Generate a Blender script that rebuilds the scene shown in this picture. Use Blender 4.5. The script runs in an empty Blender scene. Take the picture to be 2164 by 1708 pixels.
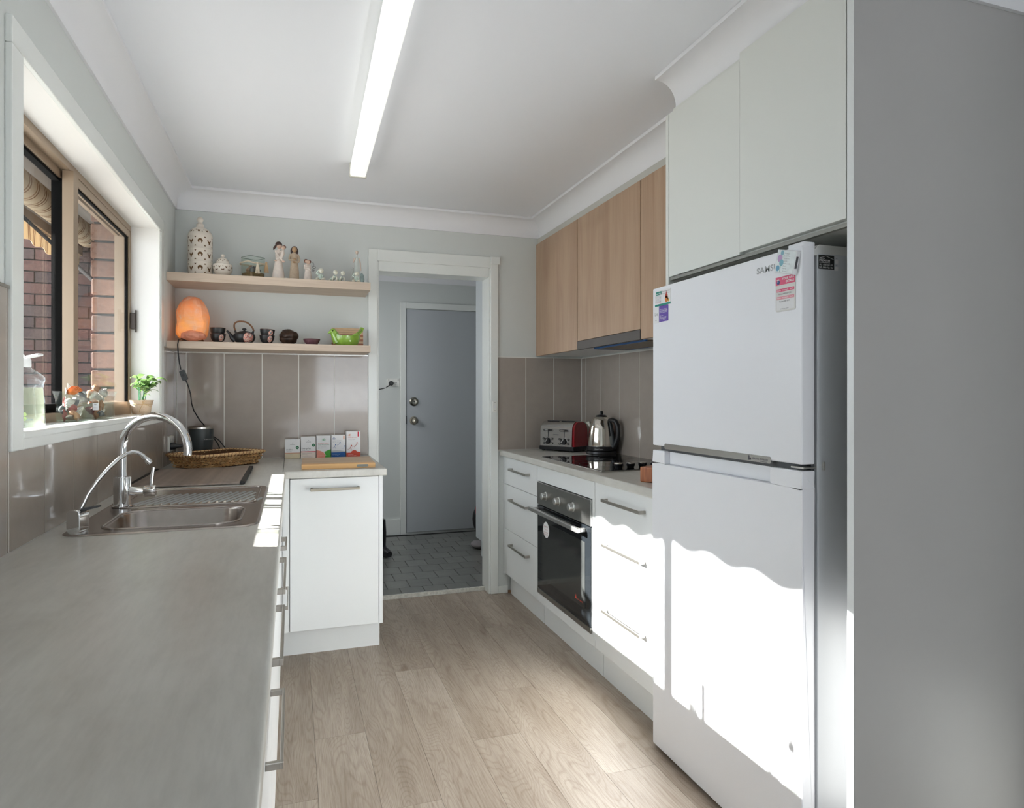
import bpy, bmesh, math, random
from mathutils import Vector, Matrix, noise
random.seed(7)
PI = math.pi
C = bpy.context.scene.collection
scene = bpy.context.scene

# ------------------------------------------------------------------ camera
cam_d = bpy.data.cameras.new('camera')
cam = bpy.data.objects.new('camera', cam_d); C.objects.link(cam)
cam_d.sensor_fit = 'HORIZONTAL'; cam_d.sensor_width = 36.0
cam_d.lens = 1387.7 / 2164 * 36.0
cam_d.shift_y = -16.0 / 2164
cam_d.clip_start = 0.02
cam.location = (0, 0, 1.25)
cam.rotation_euler = (PI / 2, 0, -0.3234)
scene.camera = cam

# ------------------------------------------------------------------ world, sun, large lights, exposure
world = bpy.data.worlds.new('world'); scene.world = world; world.use_nodes = True
bgn = world.node_tree.nodes['Background']
bgn.inputs['Color'].default_value = (0.84, 0.92, 1.0, 1)
bgn.inputs['Strength'].default_value = 4.0
sun_d = bpy.data.lights.new('sun', 'SUN'); sun = bpy.data.objects.new('sun', sun_d); C.objects.link(sun)
sun_d.energy = 36.0; sun_d.angle = math.radians(0.6); sun_d.color = (1.0, 0.98, 0.955)
sun.rotation_euler = Vector((1.0, -0.335, -0.528)).to_track_quat('-Z', 'Y').to_euler()
def area(name, loc, target, sx, sy, power, col):
    d = bpy.data.lights.new(name, 'AREA'); d.shape = 'RECTANGLE'; d.size = sx; d.size_y = sy; d.energy = power; d.color = col
    o = bpy.data.objects.new(name, d); C.objects.link(o); o.location = loc
    o.rotation_euler = (Vector(target) - Vector(loc)).to_track_quat('-Z', 'Y').to_euler(); return o
area('rear_ceiling_fill', (1.2, -3.40, 0.8), (0.4, 2.2, 2.7), 3.4, 1.4, 25, (0.93, 0.96, 1.0))  # added fill light behind the camera, aimed up to brighten the ceiling
area('dining_side_fill', (3.8, -1.5, 1.5), (0.0, 1.0, 1.1), 2.2, 1.6, 5, (0.95, 0.98, 1.0))  # weak fill light added from the dining side, no window modelled here
area('daylight_laundry_window', (-0.15, 5.0, 1.5), (1.3, 5.0, 0.9), 0.9, 0.9, 9, (0.98, 0.99, 1.0))
scene.view_settings.view_transform = 'Standard'; scene.view_settings.look = 'None'
scene.view_settings.gamma = 1.0; scene.view_settings.use_curve_mapping = False
scene.view_settings.exposure = 0.53
cy = scene.cycles
cy.use_denoising = True
cy.max_bounces = 10; cy.diffuse_bounces = 5; cy.glossy_bounces = 4; cy.transparent_max_bounces = 24; cy.transmission_bounces = 6
cy.sample_clamp_indirect = 12.0; cy.caustics_reflective = False; cy.caustics_refractive = False

# ------------------------------------------------------------------ materials
def nm(name):
    m = bpy.data.materials.new(name); m.use_nodes = True
    nt = m.node_tree; b = nt.nodes['Principled BSDF']
    return m, nt, b
def link(nt, a, b): nt.links.new(a, b)
def coords(nt, scale=(1, 1, 1), rot=(0, 0, 0), randomize=False):
    tc = nt.nodes.new('ShaderNodeTexCoord'); mp = nt.nodes.new('ShaderNodeMapping')
    mp.inputs['Scale'].default_value = scale; mp.inputs['Rotation'].default_value = rot
    src = tc.outputs['Object']
    if randomize:
        oi = nt.nodes.new('ShaderNodeObjectInfo'); mul = nt.nodes.new('ShaderNodeVectorMath'); mul.operation = 'SCALE'
        comb = nt.nodes.new('ShaderNodeCombineXYZ')
        for k in range(3): link(nt, oi.outputs['Random'], comb.inputs[k])
        link(nt, comb.outputs[0], mul.inputs[0]); mul.inputs['Scale'].default_value = 37.0
        add = nt.nodes.new('ShaderNodeVectorMath'); add.operation = 'ADD'
        link(nt, src, add.inputs[0]); link(nt, mul.outputs[0], add.inputs[1]); src = add.outputs[0]
    link(nt, src, mp.inputs['Vector'])
    return mp.outputs['Vector']
def ramp(nt, fac, stops):
    r = nt.nodes.new('ShaderNodeValToRGB')
    while len(r.color_ramp.elements) < len(stops): r.color_ramp.elements.new(0.5)
    for e, (p, c) in zip(r.color_ramp.elements, stops): e.position = p; e.color = (*c, 1) if len(c) == 3 else c
    link(nt, fac, r.inputs['Fac']); return r.outputs['Color']
def noise_n(nt, vec, scale, detail=3, rough=0.5, dist=0.0):
    n = nt.nodes.new('ShaderNodeTexNoise'); n.inputs['Scale'].default_value = scale
    n.inputs['Detail'].default_value = detail; n.inputs['Roughness'].default_value = rough; n.inputs['Distortion'].default_value = dist
    link(nt, vec, n.inputs['Vector']); return n.outputs['Fac']
def bump(nt, b, fac, strength, dist=0.01):
    n = nt.nodes.new('ShaderNodeBump'); n.inputs['Strength'].default_value = strength; n.inputs['Distance'].default_value = dist
    link(nt, fac, n.inputs['Height']); link(nt, n.outputs['Normal'], b.inputs['Normal'])
def M(name, col, rough=0.5, metal=0.0, var=0.0, vscale=6.0, bmp=0.0, bscale=120.0, coat=0.0, stretch=(1, 1, 1), spec=0.5, emit=None, es=0):
    m, nt, b = nm(name)
    b.inputs['Base Color'].default_value = (*col, 1); b.inputs['Roughness'].default_value = rough
    b.inputs['Metallic'].default_value = metal; b.inputs['Coat Weight'].default_value = coat
    b.inputs['Specular IOR Level'].default_value = spec
    v = coords(nt, stretch)
    if var > 0:
        f = noise_n(nt, v, vscale, 4, 0.55)
        lo = tuple(max(0, c * (1 - var)) for c in col); hi = tuple(min(1, c * (1 + var)) for c in col)
        link(nt, ramp(nt, f, [(0.3, lo), (0.7, hi)]), b.inputs['Base Color'])
    if bmp > 0: bump(nt, b, noise_n(nt, v, bscale, 2), bmp, 0.002)
    if emit: b.inputs['Emission Color'].default_value = (*emit, 1); b.inputs['Emission Strength'].default_value = es
    return m
def wood(name, dark, light, axis, scale=1.0, rough=0.5, rings=16.0, contrast=1.0, randomize=False, grain=260.0, bmp=0.05):
    m, nt, b = nm(name); b.inputs['Roughness'].default_value = rough
    s = [5.0 * scale] * 3; s[axis] = 0.55 * scale
    v = coords(nt, s, randomize=randomize)
    n1 = noise_n(nt, v, 1.0, 3, 0.5, 0.35)
    mul = nt.nodes.new('ShaderNodeMath'); mul.operation = 'MULTIPLY'; mul.inputs[1].default_value = rings; link(nt, n1, mul.inputs[0])
    fr = nt.nodes.new('ShaderNodeMath'); fr.operation = 'PINGPONG'; fr.inputs[1].default_value = 0.5; link(nt, mul.outputs[0], fr.inputs[0])
    s2 = [grain * 0.35] * 3; s2[axis] = grain * 0.02
    v2 = coords(nt, s2, randomize=randomize)
    n2 = noise_n(nt, v2, 1.0, 4, 0.6)
    s3 = [9.0 * scale] * 3; s3[axis] = 0.9 * scale
    n3 = noise_n(nt, coords(nt, s3, randomize=randomize), 1.0, 4, 0.6, 0.6)
    mid = tuple((a + c) / 2 for a, c in zip(dark, light))
    c1 = ramp(nt, fr.outputs[0], [(0.0, dark), (0.12, mid), (0.35, light)])
    c2 = ramp(nt, n2, [(0.35, dark), (0.62, light)])
    c3 = ramp(nt, n3, [(0.32, dark), (0.65, light)])
    mx = nt.nodes.new('ShaderNodeMix'); mx.data_type = 'RGBA'; mx.inputs[0].default_value = 0.45
    link(nt, c1, mx.inputs[6]); link(nt, c2, mx.inputs[7])
    mx2 = nt.nodes.new('ShaderNodeMix'); mx2.data_type = 'RGBA'; mx2.inputs[0].default_value = 0.45
    link(nt, mx.outputs[2], mx2.inputs[6]); link(nt, c3, mx2.inputs[7])
    link(nt, mx2.outputs[2], b.inputs['Base Color'])
    bump(nt, b, n2, bmp, 0.001)
    return m
def glassy(name, tint=(1, 1, 1), gloss=1.0, dust=0.0, dustscale=90.0, haze=(0.8, 0.8, 0.8)):
    m, nt, b = nm(name); nt.nodes.remove(b)
    out = nt.nodes['Material Output']
    tr = nt.nodes.new('ShaderNodeBsdfTransparent'); tr.inputs['Color'].default_value = (*tint, 1)
    gl = nt.nodes.new('ShaderNodeBsdfGlossy'); gl.inputs['Roughness'].default_value = 0.02
    fr = nt.nodes.new('ShaderNodeLayerWeight'); fr.inputs['Blend'].default_value = 0.5
    pw = nt.nodes.new('ShaderNodeMath'); pw.operation = 'POWER'; pw.inputs[1].default_value = 4.0; link(nt, fr.outputs['Facing'], pw.inputs[0])
    mulf = nt.nodes.new('ShaderNodeMath'); mulf.operation = 'MULTIPLY_ADD'; mulf.inputs[1].default_value = 0.7 * gloss; mulf.inputs[2].default_value = 0.025
    link(nt, pw.outputs[0], mulf.inputs[0])
    mx = nt.nodes.new('ShaderNodeMixShader'); link(nt, mulf.outputs[0], mx.inputs[0]); link(nt, tr.outputs[0], mx.inputs[1]); link(nt, gl.outputs[0], mx.inputs[2])
    last = mx.outputs[0]
    if dust > 0:
        df = nt.nodes.new('ShaderNodeBsdfDiffuse'); df.inputs['Color'].default_value = (*haze, 1)
        tl = nt.nodes.new('ShaderNodeBsdfTranslucent'); tl.inputs['Color'].default_value = (*haze, 1)
        m1 = nt.nodes.new('ShaderNodeMixShader'); m1.inputs[0].default_value = 0.75; link(nt, df.outputs[0], m1.inputs[1]); link(nt, tl.outputs[0], m1.inputs[2])
        v = coords(nt)
        sp = noise_n(nt, v, dustscale, 3, 0.7)
        sm = noise_n(nt, v, 6.0, 3, 0.6)
        d1 = ramp(nt, sp, [(0.55, (dust, dust, dust)), (0.72, (min(1, dust * 16),) * 3)])
        d2 = ramp(nt, sm, [(0.3, (0.5,) * 3), (0.75, (1.3,) * 3)])
        mm = nt.nodes.new('ShaderNodeMath'); mm.operation = 'MULTIPLY'; link(nt, d1, mm.inputs[0]); link(nt, d2, mm.inputs[1])
        m2 = nt.nodes.new('ShaderNodeMixShader'); link(nt, mm.outputs[0], m2.inputs[0]); link(nt, last, m2.inputs[1]); link(nt, m1.outputs[0], m2.inputs[2]); last = m2.outputs[0]
    link(nt, last, out.inputs['Surface'])
    return m

WALL = M('wall_paint', (0.66, 0.685, 0.665), 0.6, bmp=0.02, bscale=300)
CEIL = M('ceiling_paint', (0.87, 0.885, 0.925), 0.8)
CORN = M('cornice_paint', (0.84, 0.84, 0.86), 0.6)
TRIM = M('gloss_trim_paint', (0.80, 0.82, 0.79), 0.22, bmp=0.03, bscale=60)
CAB = M('white_laminate', (0.80, 0.82, 0.82), 0.30)
CAB2 = M('cream_white_laminate', (0.76, 0.775, 0.735), 0.35)
GREYP = M('tall_panel_laminate', (0.44, 0.43, 0.42), 0.45, var=0.02, vscale=3)
TILE = M('greige_wall_tile', (0.385, 0.335, 0.295), 0.07, var=0.03, vscale=20)
GROUT = M('white_grout', (0.78, 0.77, 0.73), 0.8)
STEEL = M('brushed_steel', (0.56, 0.54, 0.51), 0.27, 1.0, var=0.05, vscale=60)
SSINK = M('sink_steel', (0.42, 0.38, 0.35), 0.22, 1.0, var=0.06, vscale=40)
NICKEL = M('brushed_nickel', (0.40, 0.38, 0.345), 0.30, 0.93)
CHROME = M('chrome', (0.80, 0.81, 0.82), 0.05, 1.0)
KSTEEL = M('polished_steel', (0.70, 0.67, 0.62), 0.10, 1.0)
BLACK = M('black_plastic', (0.012, 0.012, 0.014), 0.35)
BLACKS = M('black_satin', (0.03, 0.035, 0.038), 0.38)
BGLASS = M('black_glass', (0.008, 0.008, 0.010), 0.03)
FRIDGE = M('fridge_white', (0.83, 0.84, 0.87), 0.28)
FRIDGEG = M('fridge_grey_side', (0.62, 0.65, 0.68), 0.40, bmp=0.02, bscale=500)
DGREY = M('dark_grey_gap', (0.08, 0.085, 0.09), 0.6)
WHITEP = M('white_plastic', (0.82, 0.82, 0.78), 0.35)
DOORP = M('blue_grey_door_paint', (0.47, 0.495, 0.52), 0.32, bmp=0.05, bscale=200)
RED = M('red_enamel', (0.30, 0.008, 0.015), 0.15, coat=0.6)
ALU = M('bronze_aluminium', (0.33, 0.245, 0.17), 0.40, 0.35)
CERAM = M('cream_ceramic', (0.78, 0.71, 0.62), 0.5)
CUTD = M('dark_cutout', (0.14, 0.07, 0.025), 0.9)
GOWN1 = M('pale_resin', (0.72, 0.63, 0.56), 0.65, var=0.08, vscale=60)
GOWN2 = M('tan_resin', (0.46, 0.36, 0.26), 0.65, var=0.10, vscale=80)
SKIN1 = M('resin_skin', (0.62, 0.43, 0.33), 0.6)
SKIN2 = M('tan_resin_skin', (0.42, 0.27, 0.15), 0.6)
HAIR = M('dark_brown_resin', (0.05, 0.022, 0.017), 0.5)
HAIRR = M('auburn_resin', (0.13, 0.035, 0.022), 0.5)
MINT = M('mint_glaze', (0.52, 0.60, 0.53), 0.25, var=0.15, vscale=80)
IVORY = M('ivory_glaze', (0.74, 0.72, 0.60), 0.3)
POTB = M('matte_black_clay', (0.018, 0.018, 0.019), 0.42)
CANE = wood('wound_cane', (0.06, 0.02, 0.008), (0.28, 0.12, 0.045), 2, 14, 0.5)
GREEN = M('lime_green_glaze', (0.25, 0.43, 0.055), 0.12, var=0.15, vscale=25, coat=0.5)
GREEND = M('dark_green_line', (0.03, 0.06, 0.01), 0.4)
PURPLE = M('plum_glaze', (0.13, 0.055, 0.07), 0.15, var=0.3, vscale=90, coat=0.5)
CARVE = M('dark_carved_wood', (0.035, 0.018, 0.011), 0.35, var=0.6, vscale=50)
BURLAP = M('burlap', (0.60, 0.45, 0.32), 0.9, var=0.12, vscale=300, bmp=0.6, bscale=350)
TWINE = M('twine', (0.50, 0.33, 0.17), 0.9)
ROPE = M('cream_rope', (0.70, 0.61, 0.47), 0.9, bmp=0.6, bscale=400)
SAND = M('brown_sand', (0.20, 0.12, 0.05), 0.9, var=0.3, vscale=200)
BRICKM = None
MORT = M('dark_mortar', (0.035, 0.034, 0.036), 0.9)
LTILE = None
RUBBER = M('black_rubber', (0.012, 0.012, 0.012), 0.6)
CARD = M('white_card', (0.80, 0.80, 0.80), 0.5)
GREYTXT = M('grey_print', (0.33, 0.34, 0.35), 0.5)
DARKTXT = M('dark_print', (0.06, 0.06, 0.07), 0.5)
WHITETXT = M('white_print', (0.80, 0.80, 0.80), 0.5)

def stone():
    m, nt, b = nm('stone_look_laminate'); b.inputs['Roughness'].default_value = 0.30
    v = coords(nt, (2.2, 0.8, 1.0)); v2 = coords(nt, (60, 9, 30))
    n1 = noise_n(nt, v, 3.0, 5, 0.6, 0.5); n2 = noise_n(nt, v2, 1.0, 4, 0.7)
    c1 = ramp(nt, n1, [(0.3, (0.53, 0.515, 0.47)), (0.5, (0.61, 0.60, 0.555)), (0.72, (0.68, 0.67, 0.63))])
    c2 = ramp(nt, n2, [(0.3, (0.86, 0.86, 0.86)), (0.6, (1.0, 1.0, 1.0))])
    mx = nt.nodes.new('ShaderNodeMix'); mx.data_type = 'RGBA'; mx.blend_type = 'MULTIPLY'; mx.inputs[0].default_value = 0.7
    link(nt, c1, mx.inputs[6]); link(nt, c2, mx.inputs[7]); link(nt, mx.outputs[2], b.inputs['Base Color'])
    bump(nt, b, n2, 0.04, 0.001)
    return m
STONE = stone()
def plankmat():
    m, nt, b = nm('oak_vinyl_plank'); b.inputs['Roughness'].default_value = 0.42
    def R(scale): return coords(nt, scale, randomize=True)
    big = noise_n(nt, R((4.5, 0.75, 1)), 1.0, 2, 0.45, 0.5)
    mul = nt.nodes.new('ShaderNodeMath'); mul.operation = 'MULTIPLY'; mul.inputs[1].default_value = 62.0; link(nt, big, mul.inputs[0])
    pp = nt.nodes.new('ShaderNodeMath'); pp.operation = 'PINGPONG'; pp.inputs[1].default_value = 0.5; link(nt, mul.outputs[0], pp.inputs[0])
    rings = ramp(nt, pp.outputs[0], [(0.0, (0.74, 0.69, 0.64)), (0.16, (0.93, 0.91, 0.89)), (0.22, (1, 1, 1))])
    tone = noise_n(nt, R((7.0, 0.9, 1)), 1.0, 5, 0.6, 0.4)
    base = ramp(nt, tone, [(0.25, (0.29, 0.23, 0.18)), (0.45, (0.38, 0.315, 0.255)), (0.62, (0.45, 0.385, 0.32)), (0.8, (0.52, 0.455, 0.385))])
    fine = ramp(nt, noise_n(nt, R((210, 9, 1)), 1.0, 5, 0.7), [(0.36, (0.74, 0.70, 0.66)), (0.54, (1, 1, 1))])
    kn = ramp(nt, noise_n(nt, R((9, 3.2, 1)), 1.0, 1, 0.4, 0.8), [(0.22, (0.62, 0.55, 0.5)), (0.30, (1, 1, 1))])
    cur = base
    for layer, f in ((rings, 0.62), (fine, 0.85), (kn, 0.8)):
        mx = nt.nodes.new('ShaderNodeMix'); mx.data_type = 'RGBA'; mx.blend_type = 'MULTIPLY'; mx.inputs[0].default_value = f
        link(nt, cur, mx.inputs[6]); link(nt, layer, mx.inputs[7]); cur = mx.outputs[2]
    oi = nt.nodes.new('ShaderNodeObjectInfo')
    tint = ramp(nt, oi.outputs['Random'], [(0, (0.93, 0.92, 0.91)), (1, (1.0, 1.0, 1.0))])
    mx = nt.nodes.new('ShaderNodeMix'); mx.data_type = 'RGBA'; mx.blend_type = 'MULTIPLY'; mx.inputs[0].default_value = 1.0
    link(nt, cur, mx.inputs[6]); link(nt, tint, mx.inputs[7]); link(nt, mx.outputs[2], b.inputs['Base Color'])
    bump(nt, b, noise_n(nt, R((150, 7, 1)), 1.0, 4, 0.65), 0.08, 0.001)
    return m
PLANK = plankmat()
def perobj(name, stops, rough, vscale, bmpv, tintr=0.2):
    m, nt, b = nm(name); b.inputs['Roughness'].default_value = rough
    oi = nt.nodes.new('ShaderNodeObjectInfo')
    c = ramp(nt, oi.outputs['Random'], stops)
    n = noise_n(nt, coords(nt, randomize=True), vscale, 5, 0.7)
    d = ramp(nt, n, [(0.3, (1 - tintr,) * 3), (0.65, (1.0,) * 3)])
    mx = nt.nodes.new('ShaderNodeMix'); mx.data_type = 'RGBA'; mx.blend_type = 'MULTIPLY'; mx.inputs[0].default_value = 1.0
    link(nt, c, mx.inputs[6]); link(nt, d, mx.inputs[7]); link(nt, mx.outputs[2], b.inputs['Base Color'])
    bump(nt, b, n, bmpv, 0.004)
    return m
BRICKM = perobj('red_brick', [(0, (0.034, 0.021, 0.02)), (0.35, (0.068, 0.027, 0.021)), (0.7, (0.085, 0.036, 0.027)), (1, (0.05, 0.032, 0.029))], 0.85, 45, 0.5, 0.5)
PBRICK = perobj('tan_brick', [(0, (0.15, 0.077, 0.055)), (0.5, (0.19, 0.105, 0.07)), (1, (0.09, 0.072, 0.068))], 0.85, 45, 0.5, 0.35)
LTILE = perobj('grey_floor_tile', [(0, (0.185, 0.19, 0.175)), (1, (0.23, 0.235, 0.22))], 0.28, 9, 0.05, 0.25)
SHELFW = wood('pale_oak_laminate', (0.50, 0.385, 0.29), (0.66, 0.54, 0.43), 0, 1.6, 0.45, rings=10)
CABW = wood('oak_veneer_door', (0.37, 0.235, 0.15), (0.51, 0.355, 0.24), 2, 0.8, 0.45, rings=5, randomize=True)
BOARDW = wood('chopping_board_timber', (0.44, 0.29, 0.18), (0.66, 0.50, 0.34), 0, 1.5, 0.45, rings=6)
BOARDE = wood('chopping_board_edge', (0.66, 0.36, 0.13), (0.80, 0.50, 0.22), 0, 1.0, 0.45, rings=4)
BLOCKW = wood('red_gum_timber', (0.16, 0.04, 0.015), (0.50, 0.17, 0.06), 2, 3.0, 0.35, rings=8)
SLATD = M('cherry_slat', (0.36, 0.13, 0.05), 0.4, var=0.15, vscale=40, stretch=(1, 10, 10))
SLATL = M('bamboo_slat', (0.66, 0.44, 0.25), 0.4, var=0.12, vscale=40, stretch=(1, 10, 10))
ROLLW = M('drying_rack_rod', (0.40, 0.33, 0.28), 0.30, 0.25, var=0.25, vscale=30)
GLASS = glassy('clear_glass', (0.96, 0.985, 0.97), 1.0)
PANE = glassy('dusty_window_glass', (0.95, 0.96, 0.96), 0.2, dust=0.0009, dustscale=260.0)
DARKPANE = M('oven_door_glass', (0.010, 0.012, 0.014), 0.04)

# ------------------------------------------------------------------ mesh builder
class MB:
    def __init__(s): s.v = []; s.f = []; s.m = []; s.cur = 0
    def add(s, vs, fs):
        o = len(s.v); s.v += [tuple(p) for p in vs]
        for f in fs: s.f.append(tuple(i + o for i in f)); s.m.append(s.cur)
        return s
    def box(s, x0, x1, y0, y1, z0, z1):
        vs = [(x, y, z) for z in (z0, z1) for x, y in ((x0, y0), (x1, y0), (x1, y1), (x0, y1))]
        return s.add(vs, [(3, 2, 1, 0), (4, 5, 6, 7), (0, 1, 5, 4), (1, 2, 6, 5), (2, 3, 7, 6), (3, 0, 4, 7)])
    def obox(s, c, ex, ey, ez, a, b, d):   # oriented box: centre, unit axes, half sizes
        c = Vector(c); ex, ey, ez = Vector(ex), Vector(ey), Vector(ez)
        vs = [c + ex * a * i + ey * b * j + ez * d * k for k in (-1, 1) for i, j in ((-1, -1), (1, -1), (1, 1), (-1, 1))]
        return s.add(vs, [(3, 2, 1, 0), (4, 5, 6, 7), (0, 1, 5, 4), (1, 2, 6, 5), (2, 3, 7, 6), (3, 0, 4, 7)])
    def prism(s, poly, fn, d0, d1):        # poly of (a,b) extruded along third axis; fn(a,b,d)->xyz
        n = len(poly)
        vs = [fn(a, b, d0) for a, b in poly] + [fn(a, b, d1) for a, b in poly]
        fs = [tuple(range(n))[::-1], tuple(range(n, 2 * n))] + [(i, (i + 1) % n, n + (i + 1) % n, n + i) for i in range(n)]
        return s.add(vs, fs)
    def lathe(s, prof, c=(0, 0, 0), n=32, axis='z', sx=1, sy=1, cap=True):
        vs = []; fs = []
        for r, z in prof:
            for i in range(n):
                a = 2 * PI * i / n; x, y = r * math.cos(a) * sx, r * math.sin(a) * sy
                p = (x, y, z) if axis == 'z' else ((z, x, y) if axis == 'x' else (x, z, y))
                vs.append((c[0] + p[0], c[1] + p[1], c[2] + p[2]))
        for k in range(len(prof) - 1):
            for i in range(n):
                j = (i + 1) % n; fs.append((k * n + i, k * n + j, (k + 1) * n + j, (k + 1) * n + i))
        if cap:
            if prof[0][0] > 1e-5: fs.append(tuple(range(n))[::-1])
            if prof[-1][0] > 1e-5: fs.append(tuple(range((len(prof) - 1) * n, len(prof) * n)))
        return s.add(vs, fs)
    def tube(s, pts, r, n=12, cap=True, flat=1.0):
        P = [Vector(p) for p in pts]; R = r if isinstance(r, (list, tuple)) else [r] * len(P)
        vs = []; fs = []; up = Vector((0, 0, 1)); prev = None
        for k, p in enumerate(P):
            t = (P[min(k + 1, len(P) - 1)] - P[max(k - 1, 0)]).normalized()
            if prev is None:
                a = up if abs(t.dot(up)) < 0.95 else Vector((1, 0, 0)); u = t.cross(a).normalized()
            else: u = (prev - t * prev.dot(t)).normalized()
            prev = u; w = t.cross(u)
            for i in range(n):
                an = 2 * PI * i / n; vs.append(p + u * R[k] * math.cos(an) + w * R[k] * flat * math.sin(an))
        for k in range(len(P) - 1):
            for i in range(n):
                j = (i + 1) % n; fs.append((k * n + i, k * n + j, (k + 1) * n + j, (k + 1) * n + i))
        if cap: fs.append(tuple(range(n))[::-1]); fs.append(tuple(range((len(P) - 1) * n, len(P) * n)))
        return s.add(vs, fs)
    def ball(s, c, r, n=16, m=10, sc=(1, 1, 1), fn=None):
        vs = []; fs = []
        for k in range(m + 1):
            ph = PI * k / m
            for i in range(n):
                a = 2 * PI * i / n; d = Vector((math.sin(ph) * math.cos(a), math.sin(ph) * math.sin(a), math.cos(ph)))
                q = r * (fn(d) if fn else 1)
                vs.append((c[0] + d.x * q * sc[0], c[1] + d.y * q * sc[1], c[2] + d.z * q * sc[2]))
        for k in range(m):
            for i in range(n):
                j = (i + 1) % n; fs.append((k * n + i, (k + 1) * n + i, (k + 1) * n + j, k * n + j))
        return s.add(vs, fs)
    def mesh(s, name, mats, smooth=None):
        me = bpy.data.meshes.new(name); me.from_pydata(s.v, [], s.f)
        for m in mats: me.materials.append(m)
        if len(mats) > 1: me.polygons.foreach_set('material_index', s.m)
        me.validate()
        bm = bmesh.new(); bm.from_mesh(me); bmesh.ops.remove_doubles(bm, verts=bm.verts, dist=1e-6)
        bmesh.ops.recalc_face_normals(bm, faces=bm.faces); bm.to_mesh(me); bm.free()
        if smooth:
            me.polygons.foreach_set('use_smooth', [True] * len(me.polygons)); me.set_sharp_from_angle(angle=math.radians(smooth))
        me.update(); return me

def inv_for(parent):
    M_ = Matrix.Identity(4); chain = []
    o = parent
    while o: chain.append(o); o = o.parent
    for o in reversed(chain): M_ = M_ @ (Matrix.Translation(o.location) @ o.rotation_euler.to_matrix().to_4x4())
    return M_.inverted()
def obj(name, mb, mats, parent=None, smooth=None, bevel=0.0, seg=2, world=True, loc=None):
    mats = mats if isinstance(mats, (list, tuple)) else [mats]
    if isinstance(mb, MB):
        if parent is not None and world:
            T = inv_for(parent); mb.v = [tuple(T @ Vector(p)) for p in mb.v]
        me = mb.mesh(name, mats, smooth)
    else: me = mb
    o = bpy.data.objects.new(name, me); C.objects.link(o)
    if loc: o.location = loc
    if parent is not None: o.parent = parent
    if bevel > 0:
        md = o.modifiers.new('bevel', 'BEVEL'); md.width = bevel; md.segments = seg; md.limit_method = 'ANGLE'; md.angle_limit = math.radians(40)
    return o
def tag(o, label, cat, group=None):
    o['label'] = label; o['category'] = cat
    if group: o['group'] = group
    return o
def thing(name, label, cat, loc=(0, 0, 0), rz=0.0, group=None):
    o = bpy.data.objects.new(name, None); C.objects.link(o); o.empty_display_size = 0.05
    o.location = loc; o.rotation_euler = (0, 0, rz)
    return tag(o, label, cat, group)
def struct(name, mb, mats, **k):
    o = obj(name, mb, mats, **k); o['kind'] = 'structure'; return o
def dup(root, loc, rz=0.0, label=None, group=None):
    r = root.copy(); C.objects.link(r); r.location = loc; r.rotation_euler = (0, 0, rz)
    if label: r['label'] = label
    if group: r['group'] = group
    for ch in list(root.children):
        c = ch.copy(); C.objects.link(c); c.parent = r
        for g in list(ch.children):
            d = g.copy(); C.objects.link(d); d.parent = c
    return r
def text(body, p, ux, uy, height, mat, parent, width=None, name='lettering', bold=0.0, align='LEFT', ext=0.0003):
    cu = bpy.data.curves.new('t', 'FONT'); cu.body = body; cu.size = 1.0; cu.align_x = align; cu.offset = bold; cu.resolution_u = 2
    t = bpy.data.objects.new('t', cu)
    me = bpy.data.meshes.new_from_object(t)
    bpy.data.objects.remove(t); bpy.data.curves.remove(cu)
    if not me.vertices: return None
    xs = [v.co.x for v in me.vertices]; w = max(xs) - min(xs)
    sx = height * 1.38; sy = height * 1.38
    if width: sx = width / w
    ux = Vector(ux).normalized(); uy = Vector(uy).normalized(); n = ux.cross(uy); p = Vector(p)
    x0 = min(xs) if align == 'LEFT' else 0
    T = inv_for(parent) if parent else Matrix.Identity(4)
    for v in me.vertices: v.co = T @ (p + ux * (v.co.x - x0) * sx + uy * v.co.y * sy + n * ext)
    me.materials.append(mat); me.update()
    o = bpy.data.objects.new(name, me); C.objects.link(o); o.parent = parent; return o
def arc(cx, cz, r, a0, a1, n): return [(cx + r * math.cos(a0 + (a1 - a0) * i / n), cz + r * math.sin(a0 + (a1 - a0) * i / n)) for i in range(n + 1)]
def rrect(x0, x1, y0, y1, r, n=6):
    p = []
    for cx, cy_, a in ((x1 - r, y1 - r, 0), (x0 + r, y1 - r, PI / 2), (x0 + r, y0 + r, PI), (x1 - r, y0 + r, 1.5 * PI)):
        p += [(cx + r * math.cos(a + PI / 2 * i / n), cy_ + r * math.sin(a + PI / 2 * i / n)) for i in range(n + 1)]
    return p
XY = lambda a, b, d: (a, b, d)
XZ = lambda a, b, d: (a, d, b)     # extruded along y
YZ = lambda a, b, d: (d, a, b)     # extruded along x

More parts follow.
